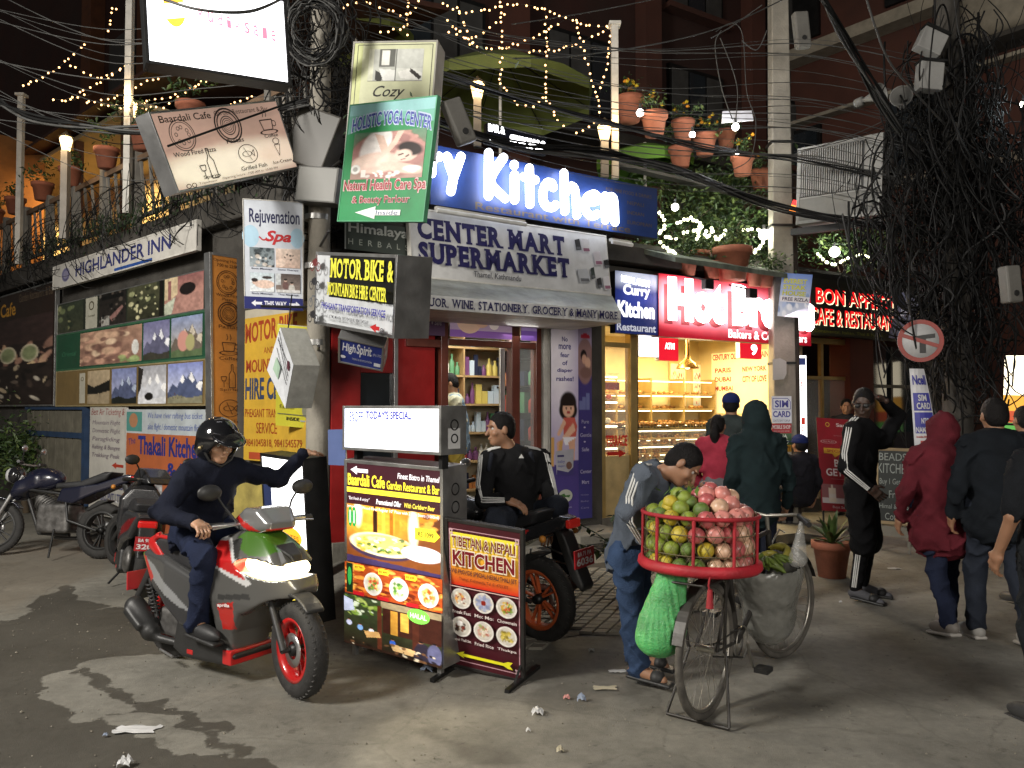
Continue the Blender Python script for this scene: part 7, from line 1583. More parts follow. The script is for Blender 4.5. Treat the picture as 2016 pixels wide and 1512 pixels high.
def person(label, base, J, skin='mid', hair='short', top=None, hem=.1, bottom=None, shorts=False, shoe=None, shoekind='shoe', s=1., hands=None, h=.012, group=None, hood=False, stripes=None, face=True, sleeve=1., topname='jacket', hemcol=None, collar=None, up=None, wr=.014, hairc=(.006, .005, .005), slim=1., world_j=True):
 base = Vector(base); t = thing('person', label, 'person', base, group)
 if world_j: J = {k: (A_(v) - A_(base) if k not in ('hf', 'up') else A_(v)) for k, v in J.items()}
 J = {k: A_(v) for k, v in J.items()}; SK = skin_m(skin); pel, che, hd_ = J['pel'], J['che'], J['head']
 sd = unit(J['sR'] - J['sL']); hs = unit(J['hR'] - J['hL']); spine = unit(che - pel); bup = J.get('up', up if up is not None else unit(unit(hd_ - che) + A_((0, 0, .6))))
 q = Body(); m_ = (pel + che) / 2
 q.ecap(pel, m_, (.14, .105), (.13, .10), side=hs, k=.05).ecap(m_, che - spine * .05, (.13, .10), (.15, .105), side=sd, k=.06)
 for k in 'RL':
  q.cap(J['s' + k], J['e' + k], .048 * s, .036 * s, k=.04).cap(J['e' + k], J['w' + k], .036 * s, .026 * s, k=.02)
  q.cap(J['h' + k], J['k' + k], .08 * s, .052 * s, k=.03).cap(J['k' + k], J['a' + k], .052 * s, .036 * s, k=.02).cap(J['a' + k], J['t' + k], .036, .03, k=.03)
  q.cap(che + spine * .0, J['s' + k], .06 * s, .052 * s, k=.05)
 q.cap(che, che + unit(hd_ - che) * .09, .062 * s, .055 * s, k=.05)
 parts = [q.mesh(max(h, .013))]
 qh = Body(); L, Rm = head_body(qh, hd_, J['hf'], bup, s, che + unit(hd_ - che) * .03); parts.append(qh.mesh(.0075 if face else .011))
 for k in 'RL':
  w = J['w' + k]; dd = unit(w - J['e' + k]); hp = (hands or {}).get(k, {}); g = 1 if k == 'R' else -1
  fw = unit(np.cross(A_((0, 0, 1)), sd)) ; n = hp.get('n', -sd * g + .2 * A_((0, 0, -1))); tt = hp.get('t', np.cross(A_(hp['n']) if 'n' in hp else -sd * g, dd) * (1 if k == 'L' else -1) if False else fw + A_((0, 0, .1)))
  parts.append(hand_body(w + dd * .0, hp.get('d', dd), n, tt, s * 1.0, hp.get('curl', .45)))
 body_obj(parts, 'body', SK, t)
 if face:
  for g in (-1, 1):
   m = MB().sphere(L(g * .030, .0655, .011), .0115 * s, M('eye_white', (.55, .52, .48), .2, bump=0), 10, 8).build('eye', None, t)
   MB().sphere(L(g * .030, .0722, .011), .0055 * s, M('iris', (.01, .008, .006), .1, bump=0), 8, 6).build('iris', None, m)
   qb = Body().ell(L(g * .031, .085, .034), A_((.02, .005, .0035)) * s, Rm, k=0); body_obj(qb.mesh(.0035), 'eyebrow', M('hair_black', hairc, .5), t)
 HR = M('hair_%.3f' % hairc[0], hairc, .55, var=.4, scale=30, bump=.9, bscale=160, spec=.18)
 if hair in ('short', 'long', 'cap'):
  q = Body().ell(L(0, -.018, .034), A_((.0805, .099, .0975)) * s, Rm, k=0); q.ell(L(0, -.05, -.01), A_((.076, .06, .075)) * s, Rm, k=.02)
  q.ell(L(0, .118, -.02), A_((.1, .085, .108)) * s, Rm, op='s', k=.015); q.ell(L(0, -.02, -.15), A_((.1, .12, .07)) * s, Rm, op='s', k=.02)
  for g in (-1, 1): q.ell(L(g * .1, .012, -.05), A_((.035, .04, .06)) * s, Rm, op='s', k=.01)
  V, F_ = q.mesh(.0075, .0034, 95); body_obj((V, F_), 'hair', HR, t)
  if hair == 'long':
   q = Body().cap(L(0, -.1, .0), L(0, -.13, -.1), .035, .045, k=.03).cap(L(0, -.13, -.1), L(.01, -.13, -.26), .045, .02, k=.02); body_obj(q.mesh(.01, .004, 60), 'ponytail', HR, t)
  if hair == 'cap':
   CB = cloth('cap_blue', (.012, .02, .09)); q = Body().ell(L(0, -.01, .05), A_((.092, .112, .088)) * s, Rm, k=0); q.box(L(0, 0, -.03), A_((.2, .2, .05)), .0, Rm, op='s', k=.005); q.box(L(0, .12, .035), A_((.06, .05, .006)), .005, Rm, k=.01); body_obj(q.mesh(.009), 'cap', CB, t)
 if hair == 'helmet':
  HG = M('helmet_black', (.008, .008, .009), .12, coat=1., var=.1, bump=0)
  q = Body().ell(L(0, -.015, .035), A_((.128, .148, .135)) * s, Rm, k=0); q.ell(L(0, -.06, -.04), A_((.12, .095, .09)) * s, Rm, k=.03)
  q.ell(L(0, .15, -.06), A_((.098, .135, .11)) * s, Rm, op='s', k=.02); q.box(L(0, 0, -.17), A_((.2, .2, .055)), .0, Rm, op='s', k=.015)
  body_obj(q.mesh(.009), 'helmet', HG, t)
  q = Body().ell(L(0, .13, .075), A_((.105, .125, .014)) * s, np.array(Rm) @ np.array(rotm(-.28, 0, 0)), k=0); body_obj(q.mesh(.009), 'helmet_peak', HG, t)
  m = MB().tube([L(-.095, .03, -.04), L(-.07, .05, -.09), L(0, .07, -.125), L(.07, .05, -.09), L(.095, .03, -.04)], .008).build('chin_strap', BLACK, t)
  for g in (-1, 1): MB().sphere(L(g * .124, .02, -.015), .012, M('stud_brass', (.5, .4, .2), .3, .8), 8, 6).build('rivet', None, t)
 # clothes
 if top is not None:
  mt = cloth(topname + '_%.3f_%.3f_%.3f' % top, top); q = Body(); b_ = slim
  low = pel - spine * hem
  q.ecap(low, m_, (.175 * b_, .135 * b_), (.16 * b_, .125 * b_), side=hs, k=.04).ecap(m_, che - spine * .04, (.16 * b_, .125 * b_), (.172 * b_, .125 * b_), side=sd, k=.07)
  nk = che + unit(hd_ - che) * .035
  q.cap(nk, che, .072, .09, k=.05)
  for k in 'RL':
   e, w = J['e' + k], J['w' + k]; q.cap(che, J['s' + k], .078, .07, k=.06)
   if sleeve >= 1: q.cap(J['s' + k], e, .068 * s, .058 * s, k=.035).cap(e, w - unit(w - e) * .012, .057 * s, .041 * s, k=.02)
   else: q.cap(J['s' + k], J['s' + k] + (e - J['s' + k]) * sleeve, .07 * s, .068 * s, k=.035)
  if hood:
   q.ell(L(0, -.02, .02), A_((.108, .128, .135)) * s, Rm, k=.04); q.cap(L(0, -.05, -.06), nk, .10, .1, k=.06); q.ell(L(0, .12, -.01), A_((.075, .1, .1)) * s, Rm, op='s', k=.02)
  elif topname == 'hoodie': q.ell(che - J['hf'] * .07 + A_((0, 0, .04)), (.11, .07, .07), k=.03)
  V, F_ = q.mesh(h, wr, 15); body_obj((V, F_), topname, mt, t)
  if collar is not None:
   q = Body().cap(nk - unit(hd_ - che) * .02, nk + unit(hd_ - che) * .025, .078, .072, k=0).cap(nk - unit(hd_ - che) * .1, nk + unit(hd_ - che) * .1, .058, .062, op='s', k=0)
   body_obj(q.mesh(.008), 'collar', cloth('collar', collar), t)
  if stripes:
   STR = cloth('white_stripe', (.6, .6, .58))
   for k in stripes:
    sh, e, w = J['s' + k], J['e' + k], J['w' + k]; g = 1 if k == 'R' else -1; out = unit(sd * g + stripes[k] * A_((0, 0, 0)) if not isinstance(stripes[k], tuple) else stripes[k])
    for j in (-1, 0, 1):
     pts = []
     for a0, a1, r0, r1 in ((nk + (sh - nk) * .45, sh, .078, .072), (sh, e, .069, .06), (e, w, .059, .043)):
      for u in ((0, .35, .7) if a1 is not w else (0.08, .35, .7, .97)):
       p = a0 + (a1 - a0) * u; ax = unit(a1 - a0); o_ = out - ax * (out @ ax); o_ = unit(o_ + (unit(sh - nk) * 0)); la = np.cross(ax, o_); r = (r0 + (r1 - r0) * u) * s
       if a0 is not sh and a0 is not e: o_ = unit(A_((0, 0, 1)) + out * .3); la = np.cross(ax, o_)
       th = j * .27; pts.append(p + (o_ * math.cos(th) + la * math.sin(th)) * (r + .003))
     MB().tube(pts, .0062, n=6).build('stripe', STR, t)
 if bottom is not None:
  mt = cloth('trousers_%.3f_%.3f_%.3f' % bottom, bottom); q = Body(); q.ecap(pel - spine * .06, pel + spine * .05, (.155 * slim, .125), (.15 * slim, .12), side=hs, k=.04)
  for k in 'RL':
   hh, kk, aa = J['h' + k], J['k' + k], J['a' + k]; q.cap(pel * .5 + hh * .5, hh, .1, .095, k=.04)
   if shorts: q.cap(hh, kk, .105 * s, .1 * s, k=.04).cap(kk, kk + (aa - kk) * .1, .1 * s, .098 * s, k=.02)
   else: q.cap(hh, kk, .098 * s, .074 * s, k=.03).cap(kk, aa + (kk - aa) * .04, .072 * s, .062 * s, k=.02)
  V, F_ = q.mesh(h, wr, 14); body_obj((V, F_), 'shorts' if shorts else 'trousers', mt, t)
 if shoe is not None:
  for k in 'RL':
   a, tt_ = J['a' + k], J['t' + k]; d = tt_ - a; d[2] = d[2] * .3; d = unit(d); c = a * .5 + tt_ * .5; 
   z0 = min(a[2] - .075, tt_[2] - .03); up_ = A_((0, 0, 1)); sdd = unit(np.cross(d, up_)); pit = unit(tt_ - a + A_((0, 0, .04))) if a[2] > .13 else d; upp = np.cross(sdd, pit); Rs = np.stack([sdd, pit, upp], 1)
   if shoekind == 'shoe':
    q = Body().ell(c + pit * .0 - upp * .012, (.046, .145, .05), Rs, k=0).cap(a - upp * .01, a - upp * .03 - pit * .02, .046, .045, k=.03).box(c - upp * .15, (.2, .3, .1), 0, Rs, op='s', k=.004)
    o = body_obj(q.mesh(.009), 'shoe', M('shoe_%.2f' % shoe[0], shoe, .6, var=.2), t); q = Body().box(c - upp * .05, (.046, .142, .013), .012, Rs, k=0); body_obj(q.mesh(.009), 'sole', M('sole_pale', (.4, .38, .35), .7, dirt=.3) if shoe[0] > .03 else BLACK, o)
   else:
    q = Body().box(c - upp * .028, (.048, .14, .012), .012, Rs, k=0); o = body_obj(q.mesh(.009), 'sandal', BLACK, t)
    q = Body().ell(c + pit * .045, (.05, .045, .042), Rs, k=0).box(c - upp * .12, (.2, .3, .1), 0, Rs, op='s', k=.0); body_obj(q.mesh(.008), 'strap', M('shoe_%.2f' % shoe[0], shoe, .6), o)
    q = Body().cap(a, tt_ + upp * .0, .042, .03, k=0).cap(a, a - pit * .03 - upp * .02, .04, .035, k=.02); body_obj(q.mesh(.009), 'sock', cloth('grey_sock', (.09, .09, .1)) if skin == 'dark' else SK, t)
 return t, J, L
P_ = lambda u, v, Y: A_(at(u, v, Y))

# rider: joints in the scooter's own frame
def sw_(x, y, z): return A_(scm @ Vector((x, y, z)))
rj = {'pel': sw_(.22, 0, .87), 'che': sw_(.34, .0, 1.22), 'head': sw_(.46, -.03, 1.40), 'hf': A_(scm.to_3x3() @ Vector((.93, -.22, -.22))),
   'sR': sw_(.35, -.18, 1.20), 'sL': sw_(.40, .17, 1.22), 'eR': sw_(.34, -.33, .99), 'wR': sw_(.60, -.29, .955), 'eL': sw_(.50, .42, 1.15), 'wL': sw_(.475, .66, 1.31),
   'hR': sw_(.24, -.1, .86), 'hL': sw_(.24, .1, .86), 'kR': sw_(.62, -.23, .74), 'kL': sw_(.60, .2, .74), 'aR': sw_(.50, -.2, .33), 'aL': sw_(.52, .17, .33), 'tR': sw_(.66, -.2, .275), 'tL': sw_(.68, .17, .275)}
rt = person('rider in a black helmet and navy jacket sitting on the red and green scooter', (rC.x, rC.y, 0), rj, 'light', 'helmet', (.010, .012, .022), .06, (.013, .018, .04), shoe=(.012, .012, .013), h=.011, face=True, slim=1.1, s=1.0,
    hands={'R': dict(d=scm.to_3x3() @ Vector((.95, -.1, -.25)), n=(0, 0, -1), t=scm.to_3x3() @ Vector((0, 1, 0)), curl=.85), 'L': dict(d=scm.to_3x3() @ Vector((-.05, 1, .05)), n=(0, 0, -1), t=scm.to_3x3() @ Vector((1, 0, 0)), curl=.12)}, wr=.017, up=(0, 0, 1), collar=(.02, .022, .03))
# tracksuit man on the motorcycle
sj = {'pel': P_(1022, 1015, 5.75), 'che': P_(1012, 905, 5.7), 'head': P_(985, 846, 5.66), 'hf': A_((-.93, -.36, -.06)), 'up': A_((-.08, 0, 1)),
   'sR': P_(962, 905, 5.62), 'sL': P_(1062, 903, 5.86), 'eR': P_(952, 985, 5.45), 'wR': P_(1000, 985, 5.38), 'eL': P_(1082, 975, 5.72), 'wL': P_(1078, 1030, 5.55),
   'hR': P_(1005, 1020, 5.65), 'hL': P_(1045, 1015, 5.85), 'kR': P_(975, 1020, 5.22), 'kL': P_(1098, 995, 5.55), 'aR': P_(985, 1150, 5.3), 'aL': P_(1105, 1130, 5.9), 'tR': P_(960, 1170, 5.15), 'tL': P_(1110, 1150, 5.75)}
sb = (sj['pel'][0], sj['pel'][1], 0)
st_, SJ, SL = person('man in a black tracksuit top with white stripes sitting on the motorcycle looking left', sb, sj, 'mid', 'short', (.010, .010, .011), .05, (.022, .026, .036), shoe=(.03, .03, .03), h=.011, stripes={'R': (-.75, -.6, .1), 'L': (.75, -.65, .1)}, collar=(.25, .01, .02), topname='track_top', s=1.0,
    hands={'R': dict(d=(1, -.15, -.35), n=(0, .3, -1), t=(0, .8, .6), curl=.3), 'L': dict(d=(-.02, -.35, -1), n=(-.2, 1, -.1), t=(-1, -.1, 0), curl=.25)})
q = Body()
for a, b_ in ((P_(968, 895, 5.56), P_(962, 925, 5.50)), (P_(1045, 893, 5.66), P_(1052, 928, 5.72))): q.cap(a - A_(sb), b_ - A_(sb), .018, .014, k=0)
body_obj(q.mesh(.007), 'red_piping', cloth('collar', (.25, .01, .02)), st_)
m = MB(); p = P_(1026, 902, 5.545) - A_(sb); m.add([p + A_((-.018, 0, 0)), p + A_((.02, .01, 0)), p + A_((.002, .005, .03))], [(0, 1, 2)]); m.build('emblem', cloth('white_stripe', (.6, .6, .58)), st_)
# fruit seller bending over the basket
vj = {'pel': P_(1240, 1075, 4.72), 'che': P_(1278, 945, 4.62), 'head': P_(1345, 916, 4.5), 'hf': A_((.62, -.30, -.75)), 'up': A_((.75, -.1, .6)),
   'sR': P_(1266, 940, 4.42), 'sL': P_(1286, 930, 4.82), 'eR': P_(1240, 1010, 4.34), 'wR': P_(1268, 1060, 4.42), 'eL': P_(1348, 985, 4.86), 'wL': P_(1395, 960, 4.7),
   'hR': P_(1234, 1095, 4.62), 'hL': P_(1244, 1090, 4.82), 'kR': P_(1246, 1215, 4.64), 'kL': P_(1268, 1205, 4.86), 'aR': P_(1256, 1318, 4.68), 'aL': P_(1263, 1290, 4.9), 'tR': P_(1304, 1340, 4.6), 'tL': P_(1308, 1312, 4.85)}
vb = (vj['pel'][0], vj['pel'][1], 0)
person('fruit seller in a grey striped jacket and jeans bending over the basket', vb, vj, 'mid', 'short', (.085, .10, .125), .07, (.035, .06, .12), shoe=(.02, .02, .02), shoekind='sandal', h=.011, stripes={'R': (-.55, -.75, .45)}, topname='jacket', slim=.97, wr=.014,
    hands={'R': dict(d=(.8, .1, -.5), n=(.2, .9, 0), t=(.4, 0, 1), curl=.4), 'L': dict(d=(1, -.2, -.4), n=(0, 0, -1), t=(0, -1, 0), curl=.5)})
# customers at the bakery
def stand_at(u, Y, H, fd, **k):
 p = at(u, 900, Y); z = walk_z(p.x, Y); yaw = math.atan2(-fd[0], fd[1]); J = standing(H, yaw, **{a: k.pop(a) for a in ('lean', 'stride', 'arms', 'sw') if a in k}); return (p.x, Y, z), J, k
def person_s(label, u, Y, H, fd, **k):
 b_, J, k = stand_at(u, Y, H, fd, **k); k.setdefault('s', H / 1.7); return person(label, b_, J, world_j=False, **k)
person_s('person in a dark green hoodie with the hood up queueing at the bakery', 1489, 6.5, 1.66, (-.15, 1), skin='mid', hair='none', hood=True, top=(.011, .02, .022), topname='hoodie', hem=.12, bottom=(.012, .014, .024), shoe=(.03, .03, .03), face=False, h=.013, slim=1.12, arms={'eR': (.27, -.04, 1.08), 'wR': (.28, .04, .84)})
person_s('man in a blue cap and grey jacket waiting at the bakery counter', 1440, 8.2, 1.70, (.3, 1), skin='mid', hair='cap', top=(.035, .045, .045), topname='jacket', bottom=(.03, .03, .035), shoe=(.03, .03, .03), face=False, h=.016)
person_s('girl with a ponytail in a pink top beside the man in the blue cap', 1413, 7.75, 1.50, (.55, .85), skin='mid', hair='long', top=(.34, .035, .06), topname='sweater', bottom=(.14, .14, .15), shoe=(.05, .05, .05), face=False, h=.014, slim=.92)
# tall man in black with his hand on his head
g = ground(1697, 1180); bt = (g.x, g.y, 0); yw = math.atan2(-.8, -.6)
J = standing(1.79, yw, arms={'eL': (-.36, .0, 1.47), 'wL': (-.17, -.02, 1.66), 'eR': (.25, -.05, 1.08), 'wR': (.2, .12, .92), 'tR': (.13, .17, .02), 'tL': (-.15, .17, .02)}); J['hf'] = A_((-.45, -.75, -.25)); J['eL'] = P_(1768, 818, 6.95) - A_(bt); J['wL'] = P_(1737, 786, 6.75) - A_(bt); J['sL'] = P_(1738, 868, 6.8) - A_(bt)
person('tall man in black with white sleeve stripes holding his head in the street', bt, J, 'dark', 'short', (.006, .006, .007), .16, (.006, .006, .007), shorts=True, shoe=(.015, .015, .016), shoekind='sandal', h=.012, world_j=False, stripes={'R': (-.75, -.65, .0)}, topname='track_top', s=1.05, slim=.95, wr=.010, face=False,
    hands={'L': dict(d=(-.5, .1, .25), n=(0, 0, -1), t=(-.3, -1, 0), curl=.4)}) 
tt = [o for o in bpy.data.objects if o.get('label', '').startswith('tall man')][0]
hf_ = unit(J['hf']); sx_ = unit(np.cross(hf_, A_((0, 0, 1)))); hc_ = J['head']
m = MB().tube([hc_ - sx_ * .085 - hf_ * .0 + A_((0, 0, .015)), hc_ - sx_ * .06 + hf_ * .09 + A_((0, 0, .015)), hc_ + sx_ * .06 + hf_ * .09 + A_((0, 0, .015)), hc_ + sx_ * .085 + A_((0, 0, .015))], .005)
for g in (-1, 1): m.sphere(hc_ + sx_ * g * .034 + hf_ * .088 + A_((0, 0, .008)), .026, None, 10, 6, (1, .6, .8))
m.build('sunglasses', BLACK, tt)
q = Body()
for k in 'RL': q.cap(J['k' + k], J['a' + k] + A_((0, 0, .03)), .066, .05, k=.01)
body_obj(q.mesh(.011, .004, 20), 'leggings', cloth('leggings', (.006, .006, .007)), tt)
for j in (-1, 0, 1):
 d = A_((-.75, -.65, 0)) / 1.0; la = A_((.65, -.75, 0)); pts = [J['kR'] + (J['aR'] - J['kR']) * u + (unit(d) * math.cos(j * .28) + la * math.sin(j * .28)) * (.067 - .016 * u) for u in (.15, .4, .65, .9)]; MB().tube(pts, .006, n=6).build('stripe', cloth('white_stripe', (.6, .6, .58)), tt)
# walkers on the right
person_s('person in a dark red hooded jacket and jeans walking away on the right', 1857, 5.78, 1.57, (.0, 1), skin='mid', hair='none', hood=True, top=(.085, .012, .018), topname='hoodie', hem=.16, bottom=(.012, .016, .034), shoe=(.2, .18, .16), stride=.55, face=False, h=.012, slim=1.38, wr=.018, arms={'eR': (.33, -.06, 1.1), 'wR': (.34, .02, .86), 'eL': (-.33, -.06, 1.1), 'wL': (-.34, .03, .88), 'sR': (.2, 0, 1.35), 'sL': (-.2, 0, 1.35)})
person_s('man in a black sweater with a white collar walking away beside the red hooded one', 1962, 5.5, 1.69, (.1, 1), skin='mid', hair='short', top=(.008, .010, .013), topname='sweater', hem=.1, bottom=(.018, .022, .032), shoe=(.3, .29, .27), stride=-.45, face=False, h=.012, slim=1.25, wr=.015, collar=(.45, .45, .44), arms={'eR': (.28, -.05, 1.1), 'wR': (.29, .02, .86), 'eL': (-.28, -.05, 1.1), 'wL': (-.29, .03, .88)})
person_s('dark haired passer-by half cut off at the right edge behind the black sweater', 2022, 6.6, 1.64, (.0, 1), skin='mid', hair='short', top=(.01, .012, .02), bottom=(.012, .012, .016), shoe=(.03, .03, .03), face=False, h=.016)
person_s('passer-by in a short sleeved black shirt nearest at the right edge', 2075, 4.1, 1.66, (-.15, 1), skin='mid', hair='short', top=(.008, .009, .011), topname='shirt', hem=.12, bottom=(.012, .014, .016), shoe=(.03, .03, .03), sleeve=.85, face=False, h=.013, slim=1.05, arms={'eL': (-.27, -.02, 1.1), 'wL': (-.26, .1, .88)})
person_s('dark haired person behind the beer stand', 1668, 11.0, 1.60, (-.4, -1), skin='mid', hair='short', top=(.02, .02, .025), bottom=(.02, .02, .025), shoe=(.03, .03, .03), face=False, h=.018)
J = standing(1.55, .3); 
for k in J:
 if k != 'hf': J[k] = J[k] - A_((0, 0, .42))
for k in 'RL': J['k' + k] = J['h' + k] + A_((-.1, .36, .03)); J['a' + k] = J['k' + k] + A_((0, .03, -.40)); J['t' + k] = J['a' + k] + A_((0, .15, -.04))
p = at(1577, 900, 9.8); pp, JJ, LL = person('person in a bright blue cap crouching beside the concrete pole', (p.x, 9.8, .15), J, 'mid', 'cap', (.015, .015, .02), .05, (.015, .015, .02), shoe=(.03, .03, .03), face=False, h=.018, world_j=False)
# shopkeeper inside
b_, J, k = stand_at(901, 9.25, 1.70, (-.95, -.1), arms={'eR': (.22, .02, 1.12), 'wR': (.15, .22, 1.05), 'eL': (-.22, .0, 1.12), 'wL': (-.15, .2, 1.02)}, lean=.12)
b_ = (b_[0], b_[1], .33); J['hf'] = A_((-.9, -.1, -.42))
pp, JJ, LL = person('man in a denim waistcoat and yellow trousers inside the shop door', b_, J, 'mid', 'short', (.5, .5, .38), .03, (.42, .32, .07), shoe=(.05, .04, .03), face=True, h=.013, world_j=False, topname='shirt')
q = Body(); pel, che = J['pel'], J['che']; sd_ = unit(J['sR'] - J['sL']); q.ecap(pel - A_((0, 0, .06)), (pel + che) / 2, (.19, .15), (.178, .142), side=sd_, k=.04).ecap((pel + che) / 2, che - A_((0, 0, .05)), (.178, .142), (.18, .135), side=sd_, k=.05)
for k in 'RL': q.cap(che, J['s' + k] * .9 + che * .1, .09, .075, k=.05)
body_obj(q.mesh(.012, .006, 25), 'waistcoat', cloth('denim', (.2, .28, .36)), pp)
GOODS = [M('goods_%d' % i, lin(c), .45, var=.2, scale=30, bump=0) for i, c in enumerate(('#b8483a', '#4a7ab8', '#d8c468', '#5a9068', '#e8e4d8', '#7a4a78', '#4a9a94', '#c88248', '#2a3048', '#c8d8e4'))]
WOODS = M('shelf_wood', (.42, .27, .12), .55, var=.2, dirt=.1)
sh = thing('goods_shelf', 'tall shelf of bottles and packets inside the lit supermarket door', 'shelf', FR @ Matrix.Translation((1.62, 1.35, .33)))
MB().box((0, .35, 0), (1.5, .4, 2.2)).build('back', CREAM, sh)
for k in range(6): MB().box((0, 0, .25 + k * .36), (1.5, .36, .275 + k * .36)).build('board', WOODS, sh)
for x in (0, .74, 1.48): MB().box((x, 0, 0), (x + .02, .36, 2.25)).build('upright', WOODS, sh)
sh2 = thing('goods_rack', 'dark rack of small packets beside the right jamb inside the supermarket', 'shelf', FR @ Matrix.Translation((2.9, .3, .33)))
for k in range(6): MB().box((0, 0, .2 + k * .34), (.16, 1.2, .22 + k * .34)).build('board', DARKM, sh2)
MB().box((.16, 0, 0), (.18, 1.2, 2.2)).build('back', DARKM, sh2)
gp = {}
def goods(M4, w, d, h, mi, bottle):
 k = (mi, bottle)
 if k not in gp:
  m = MB()
  if bottle: m.lathe([(.001, 0), (.45, 0), (.5, .08), (.5, .6), (.2, .75), (.2, .9), (.22, .92), (.22, 1), (.001, 1)], None, 10)
  else: m.box((-.5, -.5, 0), (.5, .5, 1)); m.box((-.3, -.503, .3), (.3, -.501, .75), GOODS[(mi + 4) % 10]) if False else None
  o = m.build('goods_bottle' if bottle else 'goods_packet', GOODS[mi]); gp[k] = o
 else: o = gp[k].copy(); COL.objects.link(o)
 o.matrix_world = M4 @ Matrix.Diagonal((w, d, h, 1))
 cn = ('red', 'blue', 'yellow', 'green', 'white', 'purple', 'turquoise', 'orange', 'navy', 'pale blue')[mi]
 tag(o, '%s %s on the shelves inside the supermarket' % (cn, 'bottle' if bottle else 'packet'), 'bottle' if bottle else 'packet', 'goods on the supermarket shelves')
for k in range(5):
 x = .06
 while x < 1.4:
  w = random.uniform(.04, .085); bt_ = random.random() < .5; mi = random.randrange(10)
  for r_ in range(random.choice((1, 2))):
   if x < 1.42: goods(sh.matrix_world @ Matrix.Translation((x + w / 2, .12, .277 + k * .36)), w, w * .8, random.uniform(.12, .27), mi, bt_); x += w + .008
for k in range(5):
 for j in range(7): goods(sh2.matrix_world @ Matrix.Translation((.08, .1 + j * .16, .222 + k * .34)), .1, .11, random.uniform(.14, .26), random.randrange(10), j % 2 == 0)
lamp('shop_light', 'AREA', RP(2.1, -.7, 2.68), 26, (1, .98, .9), .8, RP(2.1, -.9, 0)); lamp('shop_light', 'AREA', RP(2.3, .06, 2.45), 3, (1, .98, .9), .4, RP(2.3, 2.2, 0))
# bakery
xa_, xb_ = sR(1184), sR(1520); WARM = M('bakery_wall', (.75, .6, .3), .7, var=.08, scale=3); 
MB().box((xa_ - .1, 1.9, .33), (7.0, 1.95, 2.75)).build('wall', WARM, bld)
MB().box((xa_ - .12, .1, .33), (xa_ - .06, 1.9, 2.75)).build('wall', WARM, bld)
f = MB()
Bx('window_frame', (sR(1182), -.02, .33), (sR(1190), .07, 2.7), BRASSF); Bx('window_frame', (sR(1239), -.03, .33), (sR(1252), .08, 2.7), BRASSF); Bx('window_frame', (sR(1252), .0, .33), (sR(1257), .06, 2.7), DARKM)
Bx('window_frame', (sR(1190), -.015, 2.36), (sR(1239), .06, 2.42), BRASSF); Bx('lower_panel', (sR(1190), .0, .33), (sR(1239), .04, 1.06), M('cream_panel', (.6, .46, .22), .5, dirt=.1)); Bx('window_pane', (sR(1190), .02, 1.06), (sR(1239), .025, 2.36), GLASS, 0)
S = Sign(FR @ Matrix.Translation((sR(1190), -.004, 1.0)), sR(1236) - sR(1190), .34, 'terrace_decal', 'red terrace lettering with an arrow on the bakery window', 'sign'); S.text('TERRACE', .05, .1, .95, .5, '#a8201c', bold=.03, lit=.3); arrow(S, .1, .9, .75, .14, '#c8281c', False); S.done()
dc = thing('display_case', 'tall lit glass case of cakes and breads at the left of the bakery', 'display case', FR @ Matrix.Translation((xa_ + .05, .35, .33)))
wd = sR(1236) - xa_ + .12
MB().box((0, .5, .0), (wd, .55, 2.1)).build('back', WARM, dc); MB().box((0, 0, 0), (wd, .5, .55)).build('base', M('cream_panel', (.6, .46, .22)), dc)
TUBE = M('warm_tube', (1, .9, .7), .4, emit=6, ecol=(1, .83, .5), bump=0, var=0); BREAD = M('bread_crust', (.45, .22, .06), .6, var=.35, scale=25, bump=.5)
def pastries(par, x0, x1, y0, y1, z, n, m_=None, r=.045):
 m = MB()
 for i in range(n):
  x = x0 + (x1 - x0) * (i + .5) / n; y = random.uniform(y0, y1); m.sphere((x, y, z + r * .5), r, None, 8, 6, (random.uniform(.8, 1.2), 1, random.uniform(.55, .8)))
 m.build('pastries', m_ or BREAD, par, kind='stuff')
for k, z in enumerate((.82, 1.1, 1.4, 1.72)):
 MB().box((0, .02, z), (wd, .5, z + .02)).build('shelf', GLASS, dc); MB().tube([(.02, .04, z - .03), (wd - .02, .04, z - .03)], .012).build('tube_light', TUBE, dc); pastries(dc, .05, wd - .05, .12, .35, z + .02, 8, [BREAD, GOODS[4], GOODS[0], BREAD][k])
MB().box((0, .01, 1.53), (wd, .03, 1.62)).build('price_strip', RED, dc)
ct = thing('bakery_counter', 'long glass bakery counter with trays of pastries', 'counter', FR @ Matrix.Translation((sR(1262), .3, .33)))
wc = 6.6 - sR(1262)
MB().box((0, .05, 0), (wc, .6, .42)).build('base', M('cream_panel', (.6, .46, .22)), ct)
for z in (.42, .62, .8, 1.02): MB().box((0, .06, z), (wc, .58, z + .02)).build('shelf', BRASSF if z > 1 else GLASS, ct)
MB().box((0, .03, .42), (wc, .04, 1.02)).build('glass_front', GLASS, ct)
for i, z in enumerate((.44, .64, .82)): pastries(ct, .1, wc - .1, .15, .5, z, 22)
for i in range(5):
 x = .05 + i * wc / 5; tr = thing('pastry_tray', ('first', 'second', 'third', 'fourth', 'fifth')[i] + ' wire tray of pastries from the left on the bakery counter', 'tray', ct.matrix_world @ Matrix.Translation((x, .1, 1.045)), 'trays on the bakery counter'); MB().box((0, 0, 0), (wc / 5 - .04, .4, .012)).build('base', DARKM, tr)
 m = MB()
 for j in range(9): m.box((j * (wc / 5 - .05) / 8, -.004, .0), (j * (wc / 5 - .05) / 8 + .008, .002, .07))
 m.box((0, -.006, .065), (wc / 5 - .04, .003, .075)); m.build('wire_side', BRASSF, tr); pastries(tr, .03, wc / 5 - .07, .05, .35, .02, 9)
